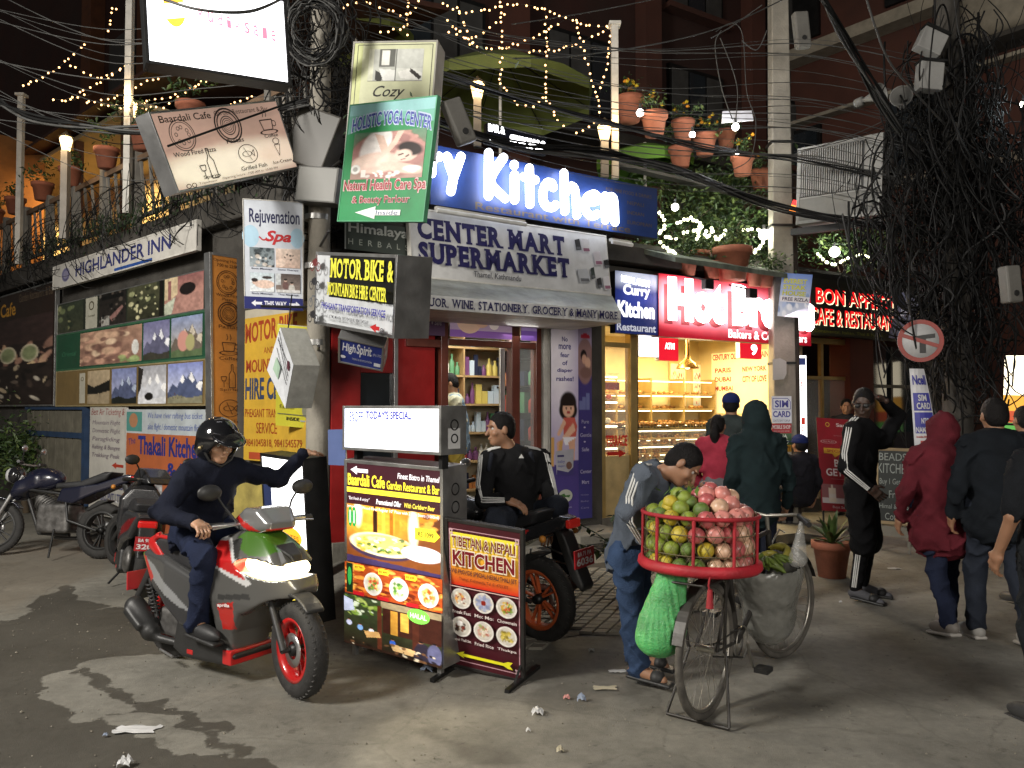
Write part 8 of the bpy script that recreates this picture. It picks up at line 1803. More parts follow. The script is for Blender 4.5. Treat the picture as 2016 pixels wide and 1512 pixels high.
for z in (1.0, .79, .6): MB().tube([(.1, .1, z), (wc - .1, .1, z)], .008).build('tube_light', TUBE, ct)
v_, f_, _ = text_mesh('ESPRESSO', .03); x0, x1 = sR(1285) - sR(1262), sR(1328) - sR(1262); MB().add([(x0 + (x1 - x0) * a, .022, .93 + .06 * b_) for a, b_ in v_], f_).build('lettering', M('dull_letter', (.35, .3, .2), .5), ct)
v_, f_, _ = text_mesh('CAPPUCCINO', .03); x0, x1 = sR(1348) - sR(1262), sR(1395) - sR(1262); MB().add([(x0 + (x1 - x0) * a, .022, .93 + .06 * b_) for a, b_ in v_], f_).build('lettering', M('dull_letter', (.35, .3, .2), .5), ct)
rk = thing('bread_rack', 'tall rack of loaves behind the bakery counter', 'shelf', FR @ Matrix.Translation((4.25, 1.45, .33)))
for k in range(6): MB().box((0, 0, .4 + .22 * k), (2.66, .3, .415 + .22 * k)).build('shelf', BRASSF, rk); pastries(rk, .05, 2.6, .08, .22, .415 + .22 * k, 24); MB().tube([(.05, .03, .6 + .22 * k), (2.6, .03, .6 + .22 * k)], .006).build('tube_light', TUBE, rk)
for x in (0, .66, 1.32, 1.98, 2.64): MB().box((x, 0, 0), (x + .02, .3, 1.75)).build('upright', BRASSF, rk)
def decor(u0, u1, z0, z1, nm, lab, bg, txt, lit, y=1.86):
 S = Sign(FR @ Matrix.Translation((6.985, 1.6, z0)) @ Matrix.Rotation(-PI / 2, 4, 'Z'), u1, z1 - z0, nm, lab, 'poster', lit=lit) if u0 is None else Sign(FR @ Matrix.Translation((sR(u0, -y), y, z0)), sR(u1, -y) - sR(u0, -y), z1 - z0, nm, lab, 'poster', lit=lit); S.rect(0, 0, 1, 1, bg)
 for t in txt: S.text(*t[:5], t[5], bold=.03, lit=.2)
 if nm == 'ornate_panel':
  I = Img(40, 60, '#e8d8a8'); I.blobs(120, ['#8a6a3a', '#c8a868', '#a83a2a', '#f4ecd0'], .08, .2, .92, 1, .015, .05); S.pic(.08, .08, .92, .95, I, lit=.5)
 S.done()
decor(1318, 1352, 1.62, 2.4, 'ornate_panel', 'framed ornate panel behind the counter, the left one', '#c8a860', (), .5); decor(1362, 1396, 1.62, 2.4, 'ornate_panel', 'framed ornate panel behind the counter, the right one', '#c8a860', (), .5)
decor(None, 1.15, 1.55, 2.5, 'menu_wall', 'cream menu wall with red city names in the bakery', '#f4e0a0', (('CENTURY OLD BAKERY CHAIN', .02, .02, .98, .12, '#b8321c'), ('PARIS', .06, .25, .35, .33, '#b8321c'), ('DUBAI', .06, .4, .35, .48, '#b8321c'), ('MUMBAI', .06, .55, .38, .63, '#b8321c'), ('NEW YORK', .55, .25, .95, .33, '#c8321c'), ('CITY OF LOVE', .55, .4, .95, .5, '#c8321c')), .55)
for u0, u1, za, zb2, c, l, lab, tx in ((1258, 1297, 2.3, 2.62, '#e8f0ff', 2.2, 'glowing white menu box hanging in the bakery', ()), (1298, 1336, 2.26, 2.6, '#c8142a', 1.2, 'glowing red box hanging beside the white one in the bakery', (('ATM', .3, .3, .8, .55, '#ffffff'),)), (1458, 1500, 2.34, 2.6, '#c8142a', 1.2, 'glowing red box at the right end over the bakery counter', (('9', .5, .2, .8, .8, '#ffffff'),))):
 a, b_ = sR(u0, -.4), sR(u1, -.4); S = Sign(FR @ Matrix.Translation((a, .4, za)), b_ - a, zb2 - za, 'hanging_box', lab, 'sign', back=WHITEP, depth=.08, lit=l); S.rect(0, 0, 1, 1, c)
 for t in tx: S.text(*t[:5], t[5], bold=.04, lit=3.)
 S.done()
t = thing('pendant_lamp', 'brass bell pendant lamp hanging in the bakery', 'lamp', FR @ Matrix.Translation((sR(1354, -.6), .6, 2.3))); MB().lathe([(.16, -.12), (.12, -.05), (.05, .0), (.03, .08), (.02, .3)], None, 16).build('shade', M('brass', (.5, .3, .08), .25, .9), t); MB().sphere((0, 0, -.08), .05, TUBE).build('bulb', TUBE, t)
lamp('bakery_light', 'AREA', RP(4.6, -.9, 2.66), 85, (1, .76, .38), 1.2, RP(4.6, -.9, 0), sizey=.6); lamp('bakery_light', 'AREA', RP(5.9, -.9, 2.66), 75, (1, .78, .42), .8, RP(5.9, -.6, 0)); lamp('bakery_light', 'AREA', RP(5.2, -.1, 2.5), 9, (1, .8, .45), .6, RP(5.2, 2.5, .6))
t = signP((1572, 700, 10.9), (1587, 700, 10.9), (1572, 935, 10.9), 'vertical_light_sign', 'tall narrow glowing white sign just right of the concrete pole', back=ALUM, depth=.1, lit=2.6); t.rect(0, 0, 1, 1, '#ffffff'); t.rect(.1, .02, .9, .08, '#3a4a8a', lit=.3)
for i, c in enumerate('MEN*VIP'): t.text(c, .25, .12 + .08 * i, .75, .18 + .08 * i, '#c83a2a', lit=.6)
t.done()
S = signP((1978, 700, 12.6), (2075, 700, 12.2), (1978, 855, 12.6), 'far_shop_sign', 'bright blurred shop sign at the far right edge', back=DARKM, depth=.2, lit=2.4); S.rect(0, 0, 1, 1, '#fff0d0'); S.rect(0, .5, 1, .7, '#e8a83a', lit=1.); S.rect(0, .7, 1, .9, '#c8502a', lit=.8); S.rect(0, .85, 1, 1, '#58a848', lit=.8); S.done()
S = signP((1770, 575, 11.4), (1812, 580, 11.2), (1770, 668, 11.4), 'dim_blue_sign', 'dim dark blue sign right of the glowing red bistro letters', back=DARKM, depth=.08); S.rect(0, 0, 1, 1, '#1c2850'); S.text('BAR', .3, .3, .8, .5, '#a8acc0'); S.text('Open', .2, .7, .8, .85, '#8a90a8'); S.done()

pp = thing('concrete_pole', 'square pale concrete utility pole before the bakery carrying sim card notices', 'pole', (3.535, 10.3, .1))
MB().add([(x * w, y * w * .8, z) for z, w in ((0, .155), (9, .1)) for x, y in ((-1, -1), (1, -1), (1, 1), (-1, 1))], [(0, 1, 5, 4), (1, 2, 6, 5), (2, 3, 7, 6), (3, 0, 4, 7), (4, 5, 6, 7)]).build('shaft', M('pole_concrete', (.27, .25, .21), .85, var=.3, scale=2.5, bump=.5, dirt=.5), pp, bevel=.015)
MB().tube([(.21, .05, 0), (.2, .05, 4.6)], .045).build('pipe', M('rusty_pipe', (.07, .055, .045), .8, var=.4, dirt=.5), pp)
for z in (2.1, 3.9, 5.0): MB().box((-.15, -.125, z), (.15, .125, z + .03)).build('band', DARKM, pp)
def on_pole(v0, v1, paint, nm, lab, u0=1519, u1=1558, tilt=0, **k):
 S = signP((u0, v0, 10.14), (u1, v0, 10.14), (u0, v1, 10.14), nm, lab, 'notice', back=None, **k); paint(S); S.done()
on_pole(780, 833, lambda S: (S.rect(0, 0, 1, 1, '#c8ccd4'), S.line([(.06, .08), (.8, .08), (.94, .2), (.94, .48), (.06, .48), (.06, .08)], .008, '#3a3a8a'), S.text('SIM', .16, .15, .84, .42, '#3a3a8a', bold=.03), S.text('CARD', .06, .55, .94, .78, '#3a3a8a', bold=.03), S.text('DATS SIM TOPUP', .08, .87, .92, .95, '#5a5a70')), 'sim_notice', 'white sim card notice on the concrete pole', lit=.1)
on_pole(834, 853, lambda S: (S.rect(0, 0, 1, 1, '#a83038'), S.text('MOBILE SHOP', .05, .15, .95, .55, '#e0d8d8', bold=.02), S.text('SALE UNLOCK REPAIR', .1, .7, .9, .85, '#d8a8a8')), 'mobile_notice', 'red mobile shop notice under the sim card notice on the pole')
on_pole(853, 876, lambda S: (S.rect(0, 0, 1, 1, '#4a6a48'), S.text('VISA', .25, .1, .8, .45, '#d8e0d8', bold=.03), S.text('PHOTO', .2, .55, .85, .9, '#d8e0d8', bold=.03)), 'photo_notice', 'green visa photo notice on the concrete pole')
on_pole(876, 910, lambda S: (S.rect(0, 0, 1, .4, '#c89a3a'), S.rect(0, .4, 1, 1, '#c8c4b8'), S.text('LAUNDRY', .1, .08, .95, .34, '#7a3a1c'), S.text('CALL', .4, .5, .9, .7, '#4a4a48'), S.rect(.4, .82, .9, .86, '#3a3a38')), 'laundry_notice', 'yellow and white laundry notice lowest on the concrete pole')
on_pole(705, 749, lambda S: (S.poly([(0, .05), (.55, 0), (1, .15), (1, .7), (.8, .95), (0, 1)], '#a8a8a4'),), 'torn_notice', 'torn white paper on the concrete pole', 1521, 1548)
S = signP((1540, 537, 10.0), (1600, 541, 9.9), (1541, 623, 10.0), 'plastic_banner', 'creased plastic banner reading Free Rizla tied to the concrete pole', 'banner', back=None); I = Img(40, 50).grad('#5a78b8', '#d0d8e4'); I.blobs(20, ['#e8ecf4', '#a8b8d8', '#7a90b8'], 0, .5, 1, 1, .03, .1); S.pic(0, 0, 1, 1, I, lit=.12)
for i, t_ in enumerate(('EVEREST', 'STEAK', 'HOUSE')): S.text(t_, .08, .12 + .14 * i, .85, .23 + .14 * i, '#c8c83a', bold=.04)
S.rect(.03, .52, .98, .66, '#e4e4ea'); S.text('FREE RIZLA', .1, .55, .95, .63, '#3a2a50', bold=.02); S.done()
lp = thing('cable_pole', 'pale round utility pole at the corner smothered in cables', 'pole', Matrix.Translation((at(626, 800, 7.2).x, 7.2, 0)))
MB().tube([(0, 0, 0), (0, 0, 4), (0, 0, 8)], [.11, .1, .08], n=14).build('shaft', M('pole_concrete', (.36, .34, .29)), lp)
for z in (2.2, 2.9, 3.35): MB().tube([(-.02, 0, z), (-.02, 0, z + .05)], .118, n=14).build('band', STEEL, lp)
for z, dx, dy in ((3.1, .25, -.7), (2.75, .45, -.8), (2.55, -.5, -.1), (3.75, .3, -.5), (3.6, -.8, -.6), (4.6, -.9, -1.6), (2.15, .15, -.6)): MB().tube([(0, 0, z), (dx, dy, z)], .012).build('bracket', DARKM, lp)
rp_ = at(1885, 800, 8.8); rp = thing('tangled_pole', 'dark utility pole on the right buried under a mass of black cables', 'pole', Matrix.Translation((rp_.x, 8.8, 0)))
MB().tube([(0, 0, 0), (.0, 0, 4), (-.1, 0, 9)], [.16, .14, .11], n=14).build('shaft', CONCD, rp)
BOXW = M('junction_white', (.27, .27, .26), .5, dirt=.35)
for (u, v, w, h, ry, lab) in ((1832, 84, .27, .24, .45, 'tilted white junction box high on the right pole'), (1830, 152, .25, .3, .1, 'white junction box under the tilted one on the right pole')):
 t = thing('junction_box', lab, 'box', Matrix.Translation(at(u, v, 8.4)) @ Matrix.Rotation(ry, 4, 'Y')); MB().box((-w / 2, -.06, -h / 2), (w / 2, .08, h / 2)).build('casing', BOXW, t, bevel=.01); MB().box((-w / 2 - .01, -.09, h / 2 - .0), (w / 2 + .01, .09, h / 2 + .02)).build('lid', DARKM, t)
for (u, v, a, lab) in ((1720, 190, .5, 'pale horn loudspeaker left of the junction boxes'), (1775, 195, -.5, 'pale horn loudspeaker nearest the right pole')):
 t = thing('horn_speaker', lab, 'loudspeaker', Matrix.Translation(at(u, v, 8.6)) @ Matrix.Rotation(a, 4, 'Z') @ Matrix.Rotation(PI / 2, 4, 'X')); MB().lathe([(.02, -.14), (.035, -.08), (.055, 0), (.11, .09), (.118, .095), (.1, .08), (.045, -.02)], None, 20).build('horn', M('horn_grey', (.2, .2, .19), .5, dirt=.4), t); MB().lathe([(.001, -.23), (.045, -.23), (.05, -.2), (.05, -.14), (.001, -.14)], None, 14).build('driver', M('horn_grey', (.4, .4, .39)), t)
for (u, v, Y, rz, s_, lab) in ((903, 240, 6.9, .5, .2, 'pale weathered floodlight hanging right of the yoga sign'), (1578, 60, 9.4, .1, .22, 'long dusty lamp head hanging from the top by the concrete pole'), (1990, 560, 7.6, .3, .18, 'narrow torn sign plate hanging in the cables at the right')):
 t = thing('hanging_fitting', lab, 'lamp', Matrix.Translation(at(u, v, Y)) @ Matrix.Rotation(rz, 4, 'Z') @ Matrix.Rotation(-.45 if u < 1000 else -.1, 4, 'Y')); MB().box((-.09, -.05, -s_), (.09, .06, s_)).build('housing', M('dusty_housing', (.16, .155, .14), .6, dirt=.5), t, bevel=.02); MB().tube([(0, 0, -s_ * .5), (0, -.06, -s_ * .5)], .03).build('sensor', BLACK, t)
# no right turn sign
ns = thing('traffic_sign', 'round no turn traffic sign with a red ring half lost in cables', 'traffic sign', Matrix.Translation(at(1812, 671, 8.3)) @ Matrix.Rotation(-.25, 4, 'Z')); rT = .225
MB().lathe([(.001, 0), (rT, 0), (rT, .006), (.001, .006)], None, 32, Matrix.Rotation(PI / 2, 4, 'X')).build('disc', M('sign_white', (.42, .42, .42), .5, dirt=.35), ns)
m = MB()
for i in range(32):
 a, b_ = 2 * PI * i / 32, 2 * PI * (i + 1) / 32; m.add([(r * math.cos(q), -.009, r * math.sin(q)) for r, q in ((rT, a), (rT, b_), (rT * .8, b_), (rT * .8, a))], [(0, 1, 2, 3)])
m.build('red_ring', M('sign_red', (.26, .03, .02), .5, dirt=.3), ns); MB().box((-.18, -.0125, -.02), (.18, -.0112, .02), None, Matrix.Rotation(.33, 4, 'Y')).build('red_bar', M('sign_red', (.26, .03, .02)), ns)
MB().add([(x, -.0105, z) for x, z in ((-.01, -.13), (.05, -.13), (.05, .02), (.14, .03), (.14, .075), (-.06, .05), (-.06, .01), (-.01, .015))], [(0, 1, 2, 7), (7, 2, 3, 4), (7, 4, 5, 6)]).build('arrow', DARKM, ns)
# sim card streamer curling round the pole
st2 = thing('sim_streamer', 'curling white and blue sim card streamer on the right pole', 'banner', Matrix.Translation(at(1818, 885, 8.1))); hS = at(1800, 726, 8.1).z - at(1800, 885, 8.1).z
def stx(t): return (-.1 + .02 * t, .13 - .02 * t - .10 * max(0, t - .35) ** 1.2 + .0)   # left and right edge from bottom (t=0) to top
def strip(nm, z0, z1, x0, x1, mt, dy, txt=None, par=st2):
 m = MB(); n = 10
 def pt(fx, fz):
  t = fz; bend = .05 * math.sin(t * 3.0); l = -.09 - .055 * t; r = .135 - .05 * t - .06 * t * t; return (l + (r - l) * fx, -.03 * math.sin(fx * 2.5 + t) + dy, hS * fz)
 if txt is None:
  for i in range(n):
   a, b_ = z0 + (z1 - z0) * i / n, z0 + (z1 - z0) * (i + 1) / n
   for j in range(4): c, d = x0 + (x1 - x0) * j / 4, x0 + (x1 - x0) * (j + 1) / 4; m.add([pt(c, a), pt(d, a), pt(d, b_), pt(c, b_)], [(0, 1, 2, 3)])
 else:
  v, f, _ = text_mesh(txt, .03); m.add([pt(x0 + (x1 - x0) * a, z0 + (z1 - z0) * b_) for a, b_ in v], f)
 m.build(nm, mt, par)
WS = M('streamer_white', (.6, .6, .62), .4, dirt=.1); BS = M('streamer_blue', (.05, .05, .3), .4); RS = M('streamer_red', (.4, .04, .03), .4)
strip('sheet', 0, 1, 0, 1, WS, 0); strip('blue_panel', .48, .70, .08, .95, BS, -.002); strip('blue_panel', .2, .46, .08, .97, BS, -.002)
for a in ((.8, .92, .1, .9, BS, 'Ncell'), (.6, .68, .3, .75, WS, 'SIM'), (.5, .58, .2, .9, WS, 'CARD'), (.32, .39, .35, .7, WS, 'NTC'), (.21, .28, .1, .93, WS, 'NAMASTE'), (.14, .17, .1, .9, RS, 'Inside Bike Shop')): strip('lettering', a[0], a[1], a[2], a[3], a[4], -.0045, a[5])
strip('arrow', .05, .11, .25, .9, RS, -.002)
# louvred unit
S = signP((1572, 294, 9.7), (1738, 262, 9.0), (1576, 440, 9.7), 'louvred_unit', 'large white metal box with a louvred front by the concrete pole', 'air conditioner', back=BOXW, depth=.35, frame=BOXW, fw=.03); W_, H_ = S.W, S.H
S.rect(.03, .04, .8, .66, '#141414'); S.rect(.0, .68, 1, 1, '#6a6a66')
for i in range(28): MB().box((W_ * (.035 + .027 * i), -.02, H_ * .35), (W_ * (.035 + .027 * i) + .013, -.004, H_ * .95)).build('louvre', BOXW, S.o)
S.done(); MB().box((-.1, .05, -.12), (W_, .12, -.04)).build('bracket', DARKM, S.o)
S = signP((1562, 393, 9.9), (1578, 397, 9.85), (1562, 420, 9.9), 'tiny_lit_sign', 'tiny glowing red and orange sign behind the concrete pole', back=None, lit=2.); S.rect(0, 0, 1, .4, '#e81c1c'); S.rect(0, .4, 1, 1, '#f08a2c'); S.done()

def spline(P, n=7):
 out = []
 for i in range(len(P) - 1):
  p0, p1, p2, p3 = P[max(i - 1, 0)], P[i], P[i + 1], P[min(i + 2, len(P) - 1)]
  for k in range(n):
   t = k / n; out.append(.5 * ((2 * p1) + (p2 - p0) * t + (2 * p0 - 5 * p1 + 4 * p2 - p3) * t * t + (3 * p1 - p0 - 3 * p2 + p3) * t ** 3))
 return out + [P[-1]]
def cable(pts, r, lab, n=1, mt=None, jit=.03, grp='overhead cables'):
 """pts: (u, v, distance); several strands wander along the same line"""
 P = [at(*p) for p in pts]
 t = thing('overhead_cable', lab, 'cable', P[0], grp)
 for k in range(n):
  Q = [p - P[0] + Vector([random.uniform(-jit, jit) for _ in range(3)]) * (1 if n > 1 else 0) for p in P]
  MB().tube(spline(Q, 8), r * random.uniform(.7, 1.25), n=5).build('strand', mt or (RUBBER if k % 3 else RUBGREY), t)
cable([(858, 236, 7.2), (1000, 283, 7.6), (1180, 302, 8.1), (1330, 335, 8.6), (1520, 405, 9.2), (1700, 440, 9), (1870, 470, 8.8)], .011, 'thick sagging cable bundle crossing before the marigold pots', 11, jit=.05)
cable([(840, 130, 7.1), (1000, 185, 7.6), (1200, 245, 8.2), (1400, 292, 8.9), (1560, 312, 9.2), (1760, 352, 9), (1880, 380, 8.8)], .009, 'upper cable bundle between the two cabled poles', 5, jit=.04)
cable([(1610, -20, 7.5), (1665, 70, 7.8), (1735, 200, 8.2), (1800, 300, 8.5), (1880, 380, 8.7)], .011, 'steep cable bundle falling from the top to the right pole', 9, jit=.05)
cable([(1700, -20, 7.2), (1745, 110, 7.6), (1800, 180, 8), (1860, 245, 8.5)], .013, 'pale steep cable just left of the junction boxes', 1, RUBGREY)
cable([(-20, 190, 7.5), (60, 232, 7.3), (160, 252, 7.1), (290, 258, 7), (430, 240, 6.9), (600, 200, 6.9)], .012, 'dark bundle sagging across the lit verandah at the left', 7, jit=.04)
cable([(300, -10, 5.1), (390, 18, 5.0), (490, 24, 5.2), (560, -5, 5.6)], .009, 'black cable looped in front of the white light box', 2, jit=.006)
cable([(1008, 48, 7.5), (1160, 24, 8), (1330, -10, 8.5)], .006, 'thin pale wire at the top above the string lights', 1, RUBGREY); cable([(1010, 115, 7.5), (1130, 110, 8), (1300, 85, 8.4), (1430, 50, 8.6), (1560, -10, 8.9)], .006, 'thin pale wire rising past the tall white lamp post', 1, RUBGREY)
cable([(1880, 165, 8.7), (1700, 260, 9), (1560, 300, 9.4)], .006, 'thin wire from the horn speakers to the concrete pole', 2)
for i in range(26):
 a = random.uniform(-10, 210); b_ = a + random.uniform(60, 260); s_ = random.uniform(10, 60); Y0 = random.uniform(7, 7.6)
 cable([(random.uniform(680, 760), a, Y0), (1000, a + (b_ - a) * .3 + s_, 7.9), (1300, a + (b_ - a) * .62 + s_, 8.5), (1600, a + (b_ - a) * .85 + s_ * .4, 8.9), (1870, b_ + 60, 8.8)], random.choice((.003, .004, .005)), 'thin dark wire sagging between the two cabled poles', 1)
for i in range(16):
 a = random.uniform(0, 330); cable([(-30, a - random.uniform(0, 100), 7.8), (200, a + 20, 7.4), (400, a + 10, 7.1), (620, a - random.uniform(-40, 60), 7.1)], random.choice((.003, .004, .005)), 'thin dark wire running left from the corner pole', 1)
for pts in (((1420, 60), (1408, 90), (1420, 170), (1442, 235)), ((1418, 75), (1440, 130), (1452, 180), (1448, 240)), ((1410, 62), (1440, 46), (1462, 70), (1470, 180), (1488, 240), (1478, 310), (1440, 335)), ((1500, 10), (1440, 52), (1400, 75)), ((1460, 80), (1490, 98), (1510, 60))): cable([(u, v, 8.7) for u, v in pts], .006, 'pale looping wire hanging by the small floodlight', 1, RUBGREY, grp='pale looping wires')
RUBD = M('cable_dull', (.03, .03, .03), .7, var=.3)
def tangle(name, lab, base, n, boxf, r=(.0035, .008), loops=.5, mt=RUBBER, cat='cables'):
 t = thing(name, lab, cat, base); m = [MB(), MB()]
 for i in range(n):
  c, R0 = boxf(); pts = []; k = random.randint(5, 8); ph = random.uniform(0, 6.3)
  if random.random() < loops:
   rx, rz, ry = R0 * random.uniform(.5, 1.2), R0 * random.uniform(.7, 1.8), R0 * random.uniform(.2, .7); a1 = random.uniform(2.2, 6.5)
   pts = [c + Vector((rx * math.cos(ph + a1 * j / k), ry * math.sin(ph * 1.3 + a1 * j / k), rz * math.sin(ph + a1 * j / k) - .1 * R0 * j)) for j in range(k + 1)]
  else:
   d = Vector((random.uniform(-.5, .5), random.uniform(-.4, .4), random.choice((-1, 1, -1.6)))) * R0; s_ = Vector((random.uniform(-.3, .3), random.uniform(-.3, .3), 0)) * R0
   pts = [c + d * (j / k * 2 - 1) + s_ * math.sin(j * 1.3 + ph) + Vector((0, 0, -.15 * R0 * math.sin(PI * j / k))) for j in range(k + 1)]
  m[i % 11 == 0].tube(spline(pts, 4), random.uniform(*r), n=4, cap=False)
 m[0].build('cables', mt, t, kind='stuff'); m[1].build('pale_cables', RUBD, t, kind='stuff'); return t
def rb_():
 v = random.triangular(30, 850, 380); w = 46 + 78 * math.exp(-((v - 430) / 190) ** 2); return Vector(at(1892 + random.gauss(0, w * .75), v, 8.75 + random.uniform(-.4, .45))) - rp.matrix_world.translation, random.uniform(.14, .62)
tangle('cable_tangle', 'huge dense tangle of black cables hung round the right pole', rp.matrix_world.translation.copy(), 800, rb_, (.003, .013), .38)
tangle('cable_tangle', 'hanging loops of cable between the bistro sign and the right pole', (0, 0, 0), 26, lambda: (Vector(at(random.uniform(1720, 1830), random.uniform(430, 560), 8.6)), random.uniform(.3, .6)), (.006, .011), 1.)
tangle('cable_tangle', 'matted cables behind the signs on the corner pole', (0, 0, 0), 300, lambda: ((lambda v: Vector(at(random.gauss(636, 36), v, (7.05 if v < 190 else 7.42) + random.uniform(-.05, .3))))(random.uniform(-30, 430)), random.uniform(.1, .35)), (.004, .008))
tangle('cable_tangle', 'matted cables and dead creeper lying along the wall top above the inn sign', (0, 0, 0), 240, lambda: (LP(random.uniform(-9.5, -.3), random.uniform(.1, .3), random.uniform(3.9, 4.25)), random.uniform(.15, .4)), (.003, .007), .4)
t = thing('cable_coil', 'big coil of grey cable hanging beside the white light box', 'cable coil', Matrix.Translation(at(622, 62, 6.6)))
for i in range(16):
 r = .235 + random.uniform(-.05, .03); a = random.uniform(0, 6); pts = [(r * math.cos(q) + .012 * math.sin(3 * q + a) + random.uniform(-.02, .02) * 0, random.uniform(-.03, .03) + .03 * math.sin(2 * q + a), (r * 1.12) * math.sin(q) + .01 * math.cos(2 * q + a)) for q in np.linspace(a, a + 6.28, 26)]; MB().tube(pts, .0065, n=5).build('turn', RUBGREY if i % 2 else RUBBER, t)
t = thing('cable_coil', 'small dark coil of cable by the blue sign left of the right pole', 'cable coil', Matrix.Translation(at(1800, 575, 8.4)))
for i in range(8): MB().torus((0, random.uniform(-.02, .02), 0), .2 + random.uniform(-.05, .03), .007, n=26, k=5).build('turn', RUBBER, t)
LEAF = [M('leaf_%d' % i, c, .55, var=.35, scale=20, bump=0) for i, c in enumerate(((.035, .07, .018), (.06, .1, .025), (.09, .13, .03), (.02, .04, .015)))]
POT = M('terracotta', (.17, .06, .032), .8, var=.25, scale=8, bump=.3, dirt=.3); FLO = [M('marigold_orange', (.6, .24, .01), .6), M('marigold_yellow', (.6, .42, .02), .6)]
def leaves(n, c, r, size, mi=None, droop=0., asp=2.2):
 """n small folded leaves filling an uneven crown; c centre, r radii"""
 mb = MB(); cl = [(Vector([random.gauss(0, .5) for _ in range(3)]), random.uniform(.2, .5)) for _ in range(max(4, n // 40))]
 for i in range(n):
  o, q = random.choice(cl); p = Vector([(o[k] + random.gauss(0, q)) * r[k] for k in range(3)]) + Vector(c)
  d = Vector((random.gauss(0, 1), random.gauss(0, 1), random.gauss(.2 - droop, .7))).normalized(); w = d.cross(Vector((random.gauss(0, 1), random.gauss(0, 1), 1))).normalized(); s = size * random.uniform(.6, 1.4)
  nn = d.cross(w) * s * .12; mb.add([p, p + d * s * .5 + w * s / asp * .5 - nn, p + d * s, p + d * s * .5 - w * s / asp * .5 - nn, p + d * s * .5], [(0, 1, 4), (1, 2, 4), (2, 3, 4), (3, 0, 4)], LEAF[mi if mi is not None else random.choice((0, 0, 1, 2, 3))])
 return mb
def pot_prof(s): return [(.001, 0), (.085 * s, 0), (.115 * s, .17 * s), (.13 * s, .17 * s), (.133 * s, .215 * s), (.115 * s, .215 * s), (.108 * s, .19 * s), (.001, .185 * s)]
def pot_plant(loc, s, lab, n=140, r=(.16, .16, .14), size=.06, flowers=0, grp=None, name='potted_plant'):
 t = thing(name, lab, 'potted plant', loc, grp); MB().lathe(pot_prof(s), None, 20).build('pot', POT, t)
 leaves(n, (0, 0, .21 * s + r[2] * .9), r, size).build('foliage', None, t, kind='stuff')
 for i in range(flowers):
  a = random.uniform(0, 6.3); q = random.uniform(.2, 1.1); m = MB(); c = Vector((r[0] * q * math.cos(a), r[1] * q * math.sin(a), .21 * s + r[2] * random.uniform(1.1, 2.1)))
  m.sphere(c, .028, FLO[i % 2], 8, 5, (1, 1, .6)); m.sphere(c + Vector((0, 0, .008)), .02, FLO[i % 2], 7, 5); m.build('flower', None, t)
 return t
GF = 'marigold pots along the terrace edge'
for i, (u, v, Y, s, fl_) in enumerate(((1288, 268, 9.9, 1.35, 7), (1240, 240, 10.3, 1.5, 11), (1345, 276, 10.4, 1.2, 6), (1388, 305, 10.6, 1.3, 9), (1430, 290, 11, 1.1, 8), (1462, 345, 10.4, 1.2, 6), (1340, 330, 10.8, 1.3, 3), (1498, 372, 10.9, 1.2, 2))):
 pot_plant(at(u, v, Y), s, ('bright terracotta pot of marigolds beside the bare bulb', 'dim tall pot of orange marigolds behind the white post', 'marigold pot second right of the bulb', 'marigold pot under the lit lantern at the terrace edge', 'yellow marigolds beside the small white floodlight', 'red pot with yellow marigolds by the pale loop wire', 'dark pot low behind the cable bundle', 'dark pot nearest the concrete pole on the terrace')[i], 150, (.17, .17, .13), .055, fl_, GF)
MB().bar(at(1215, 325, 10.5), at(1540, 403, 10.9), .16, .04).build('terrace_shelf', CONCD, bld).matrix_parent_inverse = FR.inverted()
for i, (u, v, Y) in enumerate(((1354, 540, 9.8), (1402, 545, 9.95), (1442, 548, 9.9), (1485, 560, 10.1), (1375, 530, 10.2), (1507, 562, 10.2))):
 pot_plant(at(u, v + 4, Y), (1.0, 1.0, 1.9, .9, 1.2, .9)[i], ('leftmost of the terracotta pots on the bakery roof', 'second terracotta pot on the bakery roof', 'largest tall terracotta pot on the bakery roof', 'small terracotta pot right of the large one on the bakery roof', 'pot half hidden behind the others on the bakery roof', 'pot by the concrete pole on the bakery roof')[i], 160, (.2, .2, .15), .06, 0, 'pots on the bakery roof')
for i, (u, v, Y, r, n) in enumerate(((1350, 460, 10.7, (.45, .3, .42), 1500), (1440, 450, 11.0, (.55, .35, .45), 1800), (1500, 470, 11.2, (.4, .3, .5), 1200), (1390, 380, 11.4, (.75, .4, .35), 2000), (1665, 490, 12.2, (.65, .3, .28), 1400), (1285, 505, 10.2, (.35, .2, .14), 600))):
 t = thing('shrub', ('leafy shrub just right of the blue sign', 'large leafy shrub in the middle of the bakery roof terrace', 'leafy shrub against the concrete pole on the terrace', 'dark fern like shrub hanging under the marigold pots', 'flowering hedge over the bistro sign', 'low creeper over the small blue restaurant sign')[i], 'shrub', at(u, v, Y)); leaves(n, (0, 0, 0), r, .085).build('foliage', None, t, kind='stuff')
 m = MB()
 for k in range(5): m.tube([(random.uniform(-.1, .1), 0, -r[2] * 1.3), (random.uniform(-.3, .3), random.uniform(-.2, .2), 0), (random.uniform(-.5, .5), random.uniform(-.2, .2), r[2])], [.015, .01, .004], n=5)
 m.build('stem', M('bark', (.07, .05, .03), .9), t)
BULB = M('bulb_glow', (1, .8, .5), .4, emit=5, ecol=(1, .52, .2), bump=0, var=0, sampling=False); WHB = M('white_glow', (1, 1, 1), .4, emit=14, ecol=(1, .97, .86), bump=0, var=0); GREENW = M('fairy_green_white', (1, 1, .8), .4, emit=5, ecol=(1, 1, .62), bump=0, var=0, sampling=False)
pb_ = MB().sphere((0, 0, 0), .0135, BULB, 6, 4); proto_b = None
